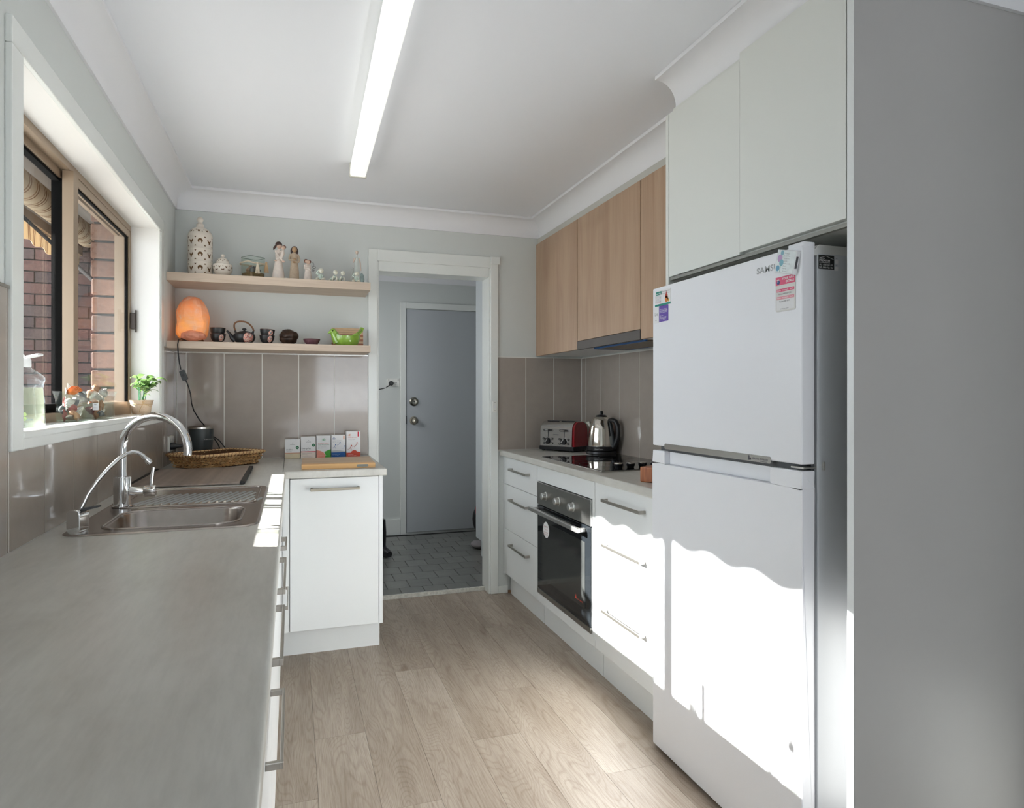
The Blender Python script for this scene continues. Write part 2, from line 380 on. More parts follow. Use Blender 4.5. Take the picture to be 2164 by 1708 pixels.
# ================================================================== THE SETTING
YB = 3.99; WL = -0.605; ZC = 2.385; WR = 1.83
fl = struct('floor', MB().box(WL, 4.0, -3.6, 4.085, -0.08, -0.012), M('screed', (0.3, 0.27, 0.23), 0.9))
pm = MB().box(-0.0904, 0.0904, -0.7216, 0.7216, -0.012, 0.0).mesh('plank', [PLANK])
base = {-1: 0.90, 0: 2.126, 1: 2.493, 2: 2.000, 3: 2.990, 4: 2.305, 5: 2.66, 6: 1.96, 7: 2.967, 8: 2.2, 9: 1.5, -2: 1.7, -3: 2.3}
edge_y = 4.068
for k in range(-3, 10):
    xc = 0.078 + 0.1817 * k - 0.0908
    if xc - 0.09 < WL or xc + 0.09 > 1.88: continue
    y = base[k] - 1.444 * 4
    while y < edge_y:
        y0, y1 = max(y, -3.5), min(y + 1.444, edge_y)
        if y1 - y0 > 0.02 and y1 > -3.4:
            if y1 - y0 > 1.44: me = pm
            else: me = MB().box(-0.0904, 0.0904, -(y1 - y0) / 2 + 0.0004, (y1 - y0) / 2 - 0.0004, -0.012, 0.0).mesh('plank', [PLANK])
            obj('plank', me, PLANK, fl, loc=(xc, (y0 + y1) / 2, 0))
        y += 1.444
obj('plank_field', MB().box(1.80, 3.95, -3.5, 0.2, -0.012, -0.0005), PLANK, fl)
# left wall with window opening
wl = MB()
wl.box(WL - 0.175, WL, -3.6, 1.80, 0, 2.5).box(WL - 0.175, WL, 3.505, 6.1, 0, 2.5)
wl.box(WL - 0.175, WL, 1.80, 3.505, 0, 1.155).box(WL - 0.175, WL, 1.80, 3.505, 2.06, 2.5)
wall_left = struct('wall_left', wl, WALL)
wb = MB().box(WL, 0.484, YB, 4.12, 0, 2.4).box(1.19, 2.0, YB, 4.12, 0, 2.4).box(0.484, 1.19, YB, 4.12, 2.005, 2.4)
wall_back = struct('wall_back', wb, WALL)
wall_right = struct('wall_right', MB().box(WR, 2.0, 1.236, YB, 0, 2.4), WALL)
struct('wall_right', MB().box(1.88, 2.0, 0.2, 1.234, 0, 2.4).box(2.0, 4.1, 0.2, 0.32, 0, 2.4), WALL)
struct('wall_right', MB().box(4.0, 4.12, -3.6, 0.2, 0, 2.4), WALL)
struct('wall_rear', MB().box(WL, -0.5, -3.7, -3.6, 0, 2.4).box(2.9, 4.1, -3.7, -3.6, 0, 2.4).box(-0.5, 2.9, -3.7, -3.6, 2.1, 2.4).box(-0.5, 2.9, -3.7, -3.6, 0, 1.0).box(-0.5, 0.4, -3.7, -3.6, 1.0, 2.1).box(1.6, 2.9, -3.7, -3.6, 1.0, 2.1), WALL)
struct('ceiling', MB().box(WL - 0.2, 4.12, -3.7, 6.2, ZC, 2.52), CEIL)
bulk = struct('wall_right', MB().box(1.53, WR, 2.075, YB, 2.236, ZC), CORN)

def cove(p0, p1, inward, m0, m1, name):
    """concave 90 mm cornice from p0 to p1 (xy), inward = unit xy; m0/m1: mitre shift per unit projection along the run"""
    d = Vector((p1[0] - p0[0], p1[1] - p0[1], 0)).normalized(); n = Vector((inward[0], inward[1], 0))
    prof = [(0.0, ZC - 0.112), (0.010, ZC - 0.112), (0.010, ZC - 0.098)]
    prof += [(0.082 - 0.072 * math.cos(a), ZC - 0.098 + 0.083 * math.sin(a)) for a in [PI / 2 * i / 10 for i in range(11)]]
    prof += [(0.095, ZC - 0.015), (0.095, ZC - 0.001), (0.0, ZC - 0.001)]
    a = [Vector((p0[0], p0[1], z)) + n * q + d * q * m0 for q, z in prof]
    b = [Vector((p1[0], p1[1], z)) + n * q + d * q * m1 for q, z in prof]
    k = len(prof); mb = MB().add(a + b, [tuple(range(k)), tuple(range(k, 2 * k))[::-1]] + [(i, k + i, k + (i + 1) % k, (i + 1) % k) for i in range(k)])
    return struct(name, mb, CORN, smooth=30)
cove((WL, -3.5), (WL, YB), (1, 0), 0, -1, 'trim_1')
cove((WL, YB), (1.53, YB), (0, -1), 1, -1, 'trim_2')
cove((1.53, YB), (1.53, 2.08), (-1, 0), 1, 0, 'trim_3')
cove((1.315, 2.045), (1.315, 1.235), (-1, 0), 0, 1, 'trim_4')
cove((1.315, 1.235), (1.88, 1.235), (0, -1), -1, -1, 'trim_5')
cove((1.88, 1.235), (1.88, 0.2), (-1, 0), 1, 0, 'trim_6')

# wall tiles
def tiles_back(xs, z0, z1, parent, y=YB, th=0.007):
    for a, b in zip(xs[:-1], xs[1:]):
        if b - a < 0.012: continue
        obj('tile', MB().box(a + 0.0026, b - 0.0026, y - th, y - 0.001, z0 + 0.002, z1), TILE, parent)
def tiles_x(ys, z0s, z1, parent, x, th, side):
    for i, (a, b) in enumerate(zip(ys[:-1], ys[1:])):
        z0 = z0s
        obj('tile', MB().box(min(x + side * 0.001, x + side * th), max(x + side * 0.001, x + side * th), a + 0.0026, b - 0.0026, z0 + 0.002, z1), TILE, parent)
obj('grout', MB().box(WL, 0.431, YB - 0.006, YB, 0.90, 1.496), GROUT, wall_back)
obj('grout', MB().box(1.238, WR, YB - 0.006, YB, 0.90, 1.504), GROUT, wall_back)
tiles_back([-0.597, -0.549, -0.358, -0.16, 0.037, 0.236, 0.431], 0.90, 1.49, wall_back)
tiles_back([1.238, 1.429, 1.623, 1.818], 0.91, 1.498, wall_back)
obj('tile_edge_strip', MB().box(WL, 0.431, YB - 0.010, YB, 1.489, 1.496), STEEL, wall_back)
obj('grout', MB().box(WR - 0.0068, WR, 2.08, YB, 0.90, 1.504), GROUT, wall_right)
tiles_x([2.09, 2.30, 2.53, 2.76, 2.99, 3.222, 3.455, 3.699, 3.921, 3.982], 0.91, 1.498, wall_right, WR, 0.008, -1)
ly = [0.29, 0.53, 0.77, 1.01, 1.25, 1.49, 1.731, 1.962, 2.2, 2.44, 2.678, 2.917, 3.167, 3.413, 3.66, 3.89, 3.982]
obj('grout', MB().box(WL, WL + 0.0065, 0.29, YB, 0.90, 1.135).box(WL, WL + 0.0065, 0.29, 1.745, 1.13, 1.496).box(WL, WL + 0.0065, 3.57, YB, 1.13, 1.496), GROUT, wall_left)
for a, b in zip(ly[:-1], ly[1:]):
    x0, x1 = WL + 0.001, WL + 0.008
    segs = []
    if b <= 1.74 or a >= 3.565: segs = [(a, b, 0.902, 1.49)]
    elif a < 1.74 < b: segs = [(a, 1.742, 0.902, 1.49), (1.744, b, 0.902, 1.128)]
    elif a < 3.572 < b: segs = [(a, 3.570, 0.902, 1.128), (3.574, b, 0.902, 1.49)]
    else: segs = [(a, b, 0.902, 1.128)]
    for y0, y1, z0, z1 in segs: obj('tile', MB().box(x0, x1, y0 + 0.0026, y1 - 0.0026, z0, z1), TILE, wall_left)
obj('tile_edge_strip', MB().box(WL, WL + 0.011, 0.29, 1.74, 1.489, 1.496).box(WL, WL + 0.011, 3.574, YB - 0.01, 1.489, 1.496), STEEL, wall_left)

# doorway casing (door_1) and lining
d1 = bpy.data.objects.new('door_1', None); C.objects.link(d1); d1.location = (0.84, YB, 0); d1['kind'] = 'structure'
def casing_v(x0, x1, inner_left):
    y0 = YB - 0.016
    mb = MB().box(x0, x1, y0, YB, 0, 2.131)
    return mb
obj('casing', MB().box(0.431, 0.484, YB - 0.017, YB, 0, 2.131), TRIM, d1, bevel=0.003)
obj('casing', MB().box(1.190, 1.240, YB - 0.017, YB, 0, 2.131), TRIM, d1, bevel=0.003)
obj('casing', MB().box(0.484, 1.190, YB - 0.017, YB, 2.062, 2.131).box(1.19, 1.252, YB - 0.022, YB - 0.001, 2.085, 2.133), TRIM, d1, bevel=0.003)
obj('lining', MB().box(0.472, 0.494, YB - 0.006, 4.135, 0, 2.06), TRIM, d1, bevel=0.002)
obj('lining', MB().box(1.180, 1.202, YB - 0.006, 4.135, 0, 2.06), TRIM, d1, bevel=0.002)
obj('lining', MB().box(0.494, 1.180, YB - 0.008, 4.135, 2.003, 2.064), TRIM, d1, bevel=0.002)
obj('threshold', MB().box(0.48, 1.19, 4.070, 4.092, -0.01, 0.022), M('worn_white_strip', (0.62, 0.61, 0.55), 0.6, var=0.2, vscale=70), d1)
struct('baseboard_back', MB().box(1.240, 1.305, YB - 0.016, YB, 0, 0.046), TRIM, bevel=0.002)
struct('baseboard_right', MB().box(1.307, 1.325, YB - 0.02, YB, 0, 0.012), M('raw_timber', (0.35, 0.2, 0.12), 0.8))

# laundry beyond the doorway
lf = struct('floor', MB().box(-0.2, 2.4, 4.092, 6.0, -0.06, 0.012), M('tile_bed', (0.03, 0.03, 0.03), 0.9))
tm = MB().box(-0.0714, 0.0714, -0.0855, 0.0855, 0.012, 0.020).mesh('tile', [LTILE])
for r in range(11):
    yc = 4.045 + 0.087 + 0.1735 * r
    y0 = yc - 0.0855; y1 = yc + 0.0855
    off = 0.0735 if r % 2 else 0.0
    for k in range(-2, 9):
        xc = 0.652 + 0.0735 + 0.147 * k + off
        if r == 0: obj('tile', MB().box(-0.0714, 0.0714, 4.094 - yc, 0.0855, 0.012, 0.020), LTILE, lf, loc=(xc, yc, 0))
        elif y1 < 5.88: obj('tile', tm, LTILE, lf, loc=(xc, yc, 0))
wlb = struct('wall_back', MB().box(-0.3, 2.5, 5.87, 6.0, 0, 2.4), WALL)
struct('wall_left', MB().box(-0.32, -0.2, 4.12, 5.87, 0, 2.4), WALL)
struct('wall_right', MB().box(2.0, 2.12, 4.12, 5.87, 0, 2.4), WALL)
struct('baseboard_back', MB().box(-0.2, 0.915, 5.855, 5.87, 0.02, 0.16), TRIM, bevel=0.003)
cove2 = struct('trim_7', MB().prism([(5.87, 2.27), (5.86, 2.27), (5.80, 2.385), (5.87, 2.385)], YZ, -0.2, 2.0), CORN)
d2 = bpy.data.objects.new('door_2', None); C.objects.link(d2); d2.location = (1.35, 5.86, 0.02); d2['kind'] = 'structure'
obj('casing', MB().box(0.915, 0.965, 5.848, 5.87, 0.02, 2.09), TRIM, d2, bevel=0.003)
obj('casing', MB().box(0.965, 1.80, 5.848, 5.87, 2.035, 2.09), TRIM, d2, bevel=0.003)
obj('door_leaf', MB().box(0.970, 1.79, 5.856, 5.87, 0.035, 2.03), DOORP, d2, bevel=0.002)
obj('strike_plate', MB().box(0.963, 0.970, 5.845, 5.856, 1.005, 1.075), BLACK, d2)
kn = obj('door_knob', MB().lathe([(0.038, 0), (0.038, -0.006), (0.014, -0.012), (0.012, -0.03), (0.026, -0.04), (0.031, -0.055), (0.026, -0.068), (0.010, -0.072), (0, -0.072)], (1.035, 5.856, 1.033), 24, 'y'), M('aged_nickel', (0.36, 0.33, 0.27), 0.2, 1.0), d2, smooth=40)
kn = obj('deadlock', MB().lathe([(0.040, 0), (0.040, -0.008), (0.028, -0.014), (0.026, -0.022), (0.018, -0.020), (0, -0.020)], (1.035, 5.856, 1.203), 24, 'y'), M('aged_nickel_dark', (0.28, 0.27, 0.23), 0.25, 1.0), d2, smooth=40)
obj('key_slot', MB().box(1.03, 1.046, 5.83, 5.836, 1.198, 1.206), BLACK, d2)

# outside: brick walls, eave
ow = struct('wall_outside', MB().box(-3.6, -0.885, 5.93, 6.1, 0.3, 3.2), MORT)
bm_ = MB().box(-0.115, 0.115, -0.02, 0.03, -0.038, 0.038).mesh('brick', [BRICKM])
hb_ = MB().box(-0.0525, 0.0525, -0.02, 0.03, -0.038, 0.038).mesh('brick', [BRICKM])
for r in range(20):
    z = 0.95 + 0.0865 * r
    for k in range(9):
        x = -1.02 - 0.24 * k - (0.12 if r % 2 else 0)
        o = obj('brick', bm_, BRICKM, ow, loc=(x, 5.925 + random.uniform(-0.004, 0.004), z))
pier = struct('wall_outside', MB().box(-0.886, -0.785, 3.57, 6.0, 0.3, 2.7).box(-0.886, -0.785, -3.6, 1.78, 0.3, 2.7).box(-0.886, -0.785, 1.78, 3.57, 0.3, 1.10).box(-0.886, -0.785, 1.78, 3.57, 2.14, 2.7), MORT)
pm_ = MB().box(-0.054, 0.052, -0.014, 0.05, -0.038, 0.038).mesh('brick', [PBRICK])
for r in range(13):
    o = obj('brick', pm_, PBRICK, pier, loc=(-0.842 + random.uniform(-0.003, 0.003), 3.567, 1.075 + 0.0865 * r), bevel=0.006)
struct('ground', MB().box(-14, -0.9, -8, 14, -0.3, 0.0), M('concrete_path', (0.34, 0.33, 0.31), 0.9, var=0.15, vscale=3))
ev = struct('eave', MB().box(-1.62, -0.89, -3.6, 5.93, 2.44, 2.50).box(-1.64, -1.60, -3.6, 5.93, 2.36, 2.56), M('brown_eave_paint', (0.17, 0.15, 0.135), 0.7))
struct('ceiling', MB().box(-1.64, 4.2, -3.8, 6.3, 2.56, 2.66), M('roof_sheet', (0.2, 0.18, 0.17), 0.8))

# window
w1 = bpy.data.objects.new('window_1', None); C.objects.link(w1); w1.location = (WL, 2.65, 1.16); w1['kind'] = 'structure'
cx0, cx1 = WL, -0.590
obj('casing', MB().box(cx0, cx1, 1.740, 3.572, 2.040, 2.103), TRIM, w1, bevel=0.003)
obj('casing', MB().box(cx0, cx1, 1.740, 1.806, 1.126, 2.040), TRIM, w1, bevel=0.003)
obj('casing', MB().box(cx0, cx1, 3.505, 3.572, 1.126, 2.040), TRIM, w1, bevel=0.003)
obj('casing', MB().box(cx0, cx1, 1.806, 3.505, 1.126, 1.163), TRIM, w1, bevel=0.003)
REV = M('warm_white_reveal', (0.80, 0.785, 0.76), 0.4)
obj('reveal', MB().box(-0.782, WL + 0.009, 3.490, 3.506, 1.165, 2.050), REV, w1)
obj('reveal', MB().box(-0.782, WL + 0.009, 1.800, 1.815, 1.165, 2.050), REV, w1)
obj('reveal', MB().box(-0.782, WL + 0.009, 1.800, 3.506, 2.045, 2.062), REV, w1)
obj('sill', MB().box(-0.785, -0.588, 1.800, 3.506, 1.150, 1.169), TRIM, w1, bevel=0.004)
fx0, fx1 = -0.780, -0.715
obj('frame', MB().box(fx0, fx1, 1.815, 3.490, 2.020, 2.045).box(fx0, fx0 + 0.016, 1.815, 3.49, 1.995, 2.02).box(-0.752, -0.745, 1.815, 3.49, 1.995, 2.02)
    .box(fx0, fx1, 1.815, 3.490, 1.169, 1.196).box(fx0, fx0 + 0.02, 1.815, 3.49, 1.196, 1.212)
    .box(fx0, fx1, 3.470, 3.490, 1.196, 2.020).box(fx0, fx1, 1.815, 1.835, 1.196, 2.020), ALU, w1)
BSEAL = M('black_window_seal', (0.004, 0.004, 0.004), 0.9, spec=0.1)
# fixed outer sash (near the camera) and sliding inner sash (far)
obj('sash', MB().box(-0.775, -0.752, 1.835, 2.640, 1.196, 1.225).box(-0.775, -0.752, 1.835, 2.640, 1.985, 2.020), BSEAL, w1)
obj('sash', MB().box(-0.776, -0.738, 2.614, 2.642, 1.196, 2.020).box(-0.775, -0.752, 1.835, 1.86, 1.196, 2.02), BSEAL, w1)
obj('pane', MB().box(-0.766, -0.762, 1.855, 2.615, 1.222, 1.988), PANE, w1)
obj('sash', MB().box(-0.738, -0.705, 2.594, 2.646, 1.196, 2.018).box(-0.733, -0.718, 2.646, 2.652, 1.196, 2.018)
    .box(-0.738, -0.716, 2.646, 3.470, 1.196, 1.226).box(-0.738, -0.716, 2.646, 3.470, 1.990, 2.018).box(-0.738, -0.716, 3.452, 3.470, 1.226, 1.990), ALU, w1)
obj('seal', MB().box(-0.733, -0.721, 3.440, 3.452, 1.226, 1.990).box(-0.733, -0.721, 2.652, 3.44, 1.984, 1.990), BSEAL, w1)
obj('pane', MB().box(-0.729, -0.725, 2.650, 3.442, 1.224, 1.986), PANE, w1)
obj('latch', MB().box(-0.716, -0.694, 3.468, 3.486, 1.565, 1.640).box(-0.697, -0.690, 3.474, 3.482, 1.550, 1.655), M('dark_bronze_latch', (0.06, 0.045, 0.035), 0.4, 0.3), w1, bevel=0.002)

# ================================================================== AWNING OUTSIDE
def stripemat():
    m, nt, b = nm('striped_awning_canvas'); b.inputs['Roughness'].default_value = 0.85
    v = coords(nt, (0, 1, 0)); w = nt.nodes.new('ShaderNodeTexWave'); w.bands_direction = 'Y'; w.inputs['Scale'].default_value = 3.1; w.inputs['Distortion'].default_value = 0
    link(nt, v, w.inputs['Vector'])
    w2 = nt.nodes.new('ShaderNodeTexWave'); w2.bands_direction = 'Y'; w2.inputs['Scale'].default_value = 13.0; link(nt, v, w2.inputs['Vector'])
    ad = nt.nodes.new('ShaderNodeMath'); ad.operation = 'MULTIPLY'; link(nt, w.outputs['Fac'], ad.inputs[0]); link(nt, w2.outputs['Fac'], ad.inputs[1])
    c = ramp(nt, ad.outputs[0], [(0.0, (0.50, 0.41, 0.29)), (0.40, (0.47, 0.38, 0.26)), (0.52, (0.17, 0.09, 0.05)), (0.72, (0.33, 0.20, 0.11)), (1.0, (0.13, 0.07, 0.04))])
    link(nt, c, b.inputs['Base Color'])
    tl = nt.nodes.new('ShaderNodeBsdfTranslucent'); link(nt, c, tl.inputs['Color'])
    mx = nt.nodes.new('ShaderNodeMixShader'); mx.inputs[0].default_value = 0.45
    link(nt, b.outputs[0], mx.inputs[1]); link(nt, tl.outputs[0], mx.inputs[2]); link(nt, mx.outputs[0], nt.nodes['Material Output'].inputs['Surface'])
    return m
CANVAS = stripemat()
aw = thing('awning', 'rolled up striped canvas awning with scalloped valance outside the window', 'awning', (-1.2, 3.0, 2.24))
obj('roll', MB().lathe([(0.0, -2.2), (0.064, -2.2), (0.066, 1.70), (0.050, 1.71), (0.0, 1.71)], (-1.2, 3.0, 2.24), 28, 'y'), CANVAS, aw, smooth=40)
obj('front_bar', MB().box(-1.49, -1.45, 0.6, 5.55, 2.275, 2.335), M('tan_aluminium', (0.40, 0.27, 0.16), 0.5), aw, bevel=0.004)
mb = MB(); N = 420; vs = []; fs = []
for i in range(N + 1):
    y = 0.6 + 4.95 * i / N
    ph = (y - 0.6) / 0.215
    zb = 2.160 - 0.0065 * math.cos(2 * PI * ph) + 0.007 * math.sin(y * 3.1)
    wob = 0.006 * math.sin(2 * PI * y / 0.215)
    for k in range(5):
        t = k / 4; z = 2.285 + (zb - 2.285) * t
        vs.append((-1.470 + wob * t, y, z))
for i in range(N):
    for k in range(4): a = i * 5 + k; fs.append((a, a + 1, a + 6, a + 5))
mb.add(vs, fs); mbk = [(x - 0.0015, y, z) for x, y, z in vs]; mb.add(mbk, [f[::-1] for f in fs])
obj('valance', mb, CANVAS, aw, smooth=60)
arm = M('grey_painted_steel', (0.012, 0.011, 0.011), 0.9, spec=0.05)
obj('arm', MB().tube([(-0.915, 3.80, 1.80), (-1.45, 4.35, 2.28)], 0.010, 8), arm, aw)
obj('arm', MB().tube([(-0.915, 1.2, 1.80), (-1.45, 1.2, 2.28)], 0.017, 8), arm, aw)
obj('wall_bar', MB().tube([(-0.915, 3.80, 1.86), (-0.915, 3.80, 1.80), (-0.915, 3.80, 0.9)], 0.013, 8), arm, aw, smooth=50)
obj('wall_bar', MB().box(-0.93, -0.90, 1.185, 1.215, 0.9, 1.86), arm, aw)
for y_ in (0.82, 4.60): obj('bracket', MB().box(-1.2, -0.90, y_, y_ + 0.015, 2.18, 2.30), arm, aw)

# ================================================================== CEILING LIGHT
lt = thing('ceiling_light', 'long white fluorescent batten with prismatic diffuser on the ceiling', 'light', (0.292, 2.50, ZC), math.radians(-1.0))
lt_b = MB().box(-0.034, 0.034, -0.775, 0.775, -0.028, 0.0)
obj('housing', lt_b, WHITEP, lt, world=False)
def diffuser_mat():
    m, nt, b = nm('prismatic_diffuser'); b.inputs['Base Color'].default_value = (0.86, 0.88, 0.84, 1); b.inputs['Roughness'].default_value = 0.25
    vo = nt.nodes.new('ShaderNodeTexVoronoi'); vo.inputs['Scale'].default_value = 230; link(nt, coords(nt, (1, 1, 0.001)), vo.inputs['Vector'])
    c = ramp(nt, vo.outputs['Distance'], [(0.15, (0.78, 0.80, 0.76)), (0.5, (1.0, 1.0, 0.96))])
    link(nt, c, b.inputs['Emission Color']); b.inputs['Emission Strength'].default_value = 0.45
    bump(nt, b, vo.outputs['Distance'], 0.4, 0.002); return m
DIFF = diffuser_mat()
dp = [(-0.036, -0.012)] + [(-0.038 + 0.008 * (1 - math.cos(a)), -0.05 - 0.016 * math.sin(a)) for a in [PI / 2 * i / 4 for i in range(5)]] + \
     [(0.038 - 0.008 * (1 - math.sin(a)), -0.05 - 0.016 * math.cos(a)) for a in [PI / 2 * i / 4 for i in range(5)]] + [(0.036, -0.012)]
obj('diffuser', MB().prism(dp, XZ, -0.765, 0.765), DIFF, lt, smooth=30, world=False)
for s in (-1, 1): obj('end_cap', MB().box(-0.040, 0.040, s * 0.772 - 0.006, s * 0.772 + 0.006, -0.069, 0.0), M('ivory_end_cap', (0.62, 0.60, 0.54), 0.4), lt, world=False, bevel=0.002)

# ================================================================== RIGHT RUN
ZR = 0.91
XF = 1.275     # fronts of the right base units
wt = thing('worktop', 'pale stone look worktop on the stove side', 'worktop', (1.5, 3.0, ZR))
obj('slab', MB().box(1.252, 1.820, 2.08, 3.982, ZR - 0.036, ZR), STONE, wt, bevel=0.007, seg=3)
def handle_x(parent, x, y0, y1, z, sgn, mat=NICKEL, pr=0.030):
    """bar handle along y on a front at x, sticking out by sgn*pr"""
    xo = x + sgn * pr; t = 0.005; hz = 0.0065
    mb = MB().box(min(xo, xo - sgn * 0.006), max(xo, xo - sgn * 0.006), y0, y1, z - hz, z + hz)
    for y in (y0, y1 - 0.010): mb.box(min(x - sgn * 0.001, xo - sgn * 0.005), max(x - sgn * 0.001, xo - sgn * 0.005), y, y + 0.010, z - hz, z + hz)
    return obj('handle', mb, mat, parent, bevel=0.0015)
def base_unit(name, label, cat, x_front, x_back, y0, y1, ztop, fronts, sgn, kick_x, handles):
    t = thing(name, label, cat, ((x_front + x_back) / 2, (y0 + y1) / 2, 0.0))
    xa, xb = sorted((x_front - sgn * 0.019, x_back))
    g = 0.0008
    zt_ = ztop - 0.13 if (sgn > 0 and 1.5 < y0 < 2.1) else ztop
    obj('carcass', MB().box(xa, xb, y0 + g, y0 + 0.016, 0.125, ztop).box(xa, xb, y1 - 0.016, y1 - g, 0.125, ztop).box(xa, xb, y0 + 0.016, y1 - 0.016, 0.125, 0.141), CAB, t)
    obj('kickboard', MB().box(min(kick_x, kick_x - sgn * 0.016), max(kick_x, kick_x - sgn * 0.016), y0 + g, y1 - g, 0.0, 0.125), CAB, t)
    for i, (z0, z1, kind) in enumerate(fronts):
        xs = sorted((x_front, x_front - sgn * 0.018))
        d = obj(kind, MB().box(xs[0], xs[1], y0 + 0.0015, y1 - 0.0015, z0 + 0.0015, z1 - 0.0015), CAB, t, bevel=0.0012)
        for (hz, hy0, hy1) in handles.get(i, []): handle_x(d, x_front, hy0, hy1, hz, sgn)
    return t
ZT = ZR - 0.038
base_unit('drawer_unit', 'narrow white three drawer unit left of the oven', 'cabinet', XF, 1.815, 3.372, 3.955, ZT,
    [(0.70, ZT, 'drawer'), (0.42, 0.70, 'drawer'), (0.135, 0.42, 'drawer')][::1], -1, 1.318,
    {0: [(0.805, 3.49, 3.80)], 1: [(0.618, 3.49, 3.80)], 2: [(0.342, 3.49, 3.80)]})
filler = tag(obj('filler_panel', MB().box(XF + 0.004, XF + 0.022, 3.957, YB - 0.001, 0.125, ZT), CAB), 'thin white filler strip between drawers and back wall', 'panel')
base_unit('drawer_unit', 'wide white three drawer unit between oven and fridge', 'cabinet', XF, 1.815, 2.10, 2.646, ZT,
    [(0.682, ZT, 'drawer'), (0.42, 0.682, 'drawer'), (0.135, 0.42, 'drawer')], -1, 1.318,
    {0: [(0.808, 2.205, 2.530)], 1: [(0.618, 2.205, 2.530)], 2: [(0.338, 2.205, 2.530)]})
ou = thing('oven_cabinet', 'white cabinet housing the built in oven', 'cabinet', (1.55, 3.01, 0))
obj('carcass', MB().box(1.298, 1.815, 2.650, 3.368, 0.125, 0.165).box(1.30, 1.815, 2.650, 2.662, 0.165, ZT).box(1.30, 1.815, 3.356, 3.368, 0.165, ZT), CAB, ou)
obj('kickboard', MB().box(1.318, 1.334, 2.650, 3.368, 0.0, 0.125), CAB, ou)
obj('upper_panel', MB().box(XF, XF + 0.018, 2.650, 3.368, 0.790, ZT), CAB, ou, bevel=0.001)
obj('lower_panel', MB().box(XF, XF + 0.018, 2.650, 3.368, 0.135, 0.185), CAB, ou, bevel=0.001)
obj('side_strip', MB().box(XF, XF + 0.018, 2.650, 2.672, 0.185, 0.790), CAB, ou)
obj('side_strip', MB().box(XF, XF + 0.018, 3.348, 3.368, 0.185, 0.790), CAB, ou)
# oven
ov = thing('oven', 'black glass and steel built in electric oven', 'oven', (1.5, 3.01, 0.186))
OX = 1.266; oy0, oy1 = 2.674, 3.346
obj('body', MB().box(1.30, 1.78, oy0 + 0.006, oy1 - 0.006, 0.190, 0.786), DGREY, ov)
OS = M('oven_steel', (0.34, 0.335, 0.32), 0.30, 1.0, var=0.05, vscale=30)
fa = obj('control_panel', MB().box(OX, 1.299, oy0, oy1, 0.668, 0.787), OS, ov, bevel=0.0015)
kp = M('satin_silver_knob', (0.62, 0.62, 0.60), 0.32, 0.9)
for y in (3.215, 3.038, 2.862):
    k = obj('knob', MB().lathe([(0.023, 0.0), (0.023, -0.004), (0.0185, -0.006), (0.0175, -0.026), (0.015, -0.028), (0, -0.028)], (OX, y, 0.725), 28, 'x'), kp, ov, smooth=35)
    mk = MB()
    for q in range(10):
        a = PI * (0.1 + 0.2 * q); mk.box(OX - 0.0006, OX, y + 0.033 * math.sin(a) - 0.001, y + 0.033 * math.sin(a) + 0.001, 0.725 + 0.033 * math.cos(a) - 0.001, 0.725 + 0.033 * math.cos(a) + 0.001)
    obj('dial_marks', mk, DARKTXT, ov)
dr = obj('door', MB().box(OX + 0.002, 1.299, oy0, oy1, 0.212, 0.662), DARKPANE, ov, bevel=0.002)
obj('lower_trim', MB().box(OX, 1.299, oy0, oy1, 0.187, 0.2115), OS, ov, bevel=0.001)
obj('inner_window', MB().box(OX + 0.0008, OX + 0.0025, 2.735, 3.275, 0.280, 0.585), M('oven_window_glass', (0.035, 0.037, 0.036), 0.10, var=0.2, vscale=8), dr)
hb = MB().box(OX - 0.044, OX - 0.026, 2.722, 3.372, 0.630, 0.652)
for y in (2.735, 3.335): hb.box(OX - 0.028, OX + 0.003, y - 0.011, y + 0.011, 0.632, 0.650)
obj('handle', hb, M('oven_handle_steel', (0.55, 0.545, 0.53), 0.3, 0.9), dr, bevel=0.004, seg=3)
st = obj('sticker', MB().lathe([(0.0, 0), (0.042, 0), (0.042, -0.0006), (0, -0.0006)], (OX + 0.001, 3.215, 0.548), 28, 'x'), CARD, dr)
for i, (w_, zz) in enumerate(((0.05, 0.562), (0.045, 0.548), (0.055, 0.532), (0.05, 0.522))):
    text(['NO PREHEAT', 'multi use', 'energy efficient', 'easy clean'][i], (OX - 0.0002, 3.215 + w_ / 2, zz), (0, -1, 0), (0, 0, 1), 0.006, M('red_print', (0.5, 0.08, 0.04), 0.5), dr, w_)
rw = M('red_warning_print', (0.55, 0.05, 0.03), 0.5)
text('HOT SURFACE', (OX + 0.0002, 2.815, 0.300), (0, -1, 0), (0, 0, 1), 0.007, rw, dr, 0.06)
obj('warning_triangle', MB().prism([(2.845, 0.30), (2.823, 0.30), (2.834, 0.322)], YZ, OX + 0.0004, OX + 0.0012), rw, dr)
text('WESTINGHOUSE', (OX - 0.0005, 3.02, 0.196), (0, -1, 0), (0, 0, 1), 0.007, DARKTXT, ov, 0.06)

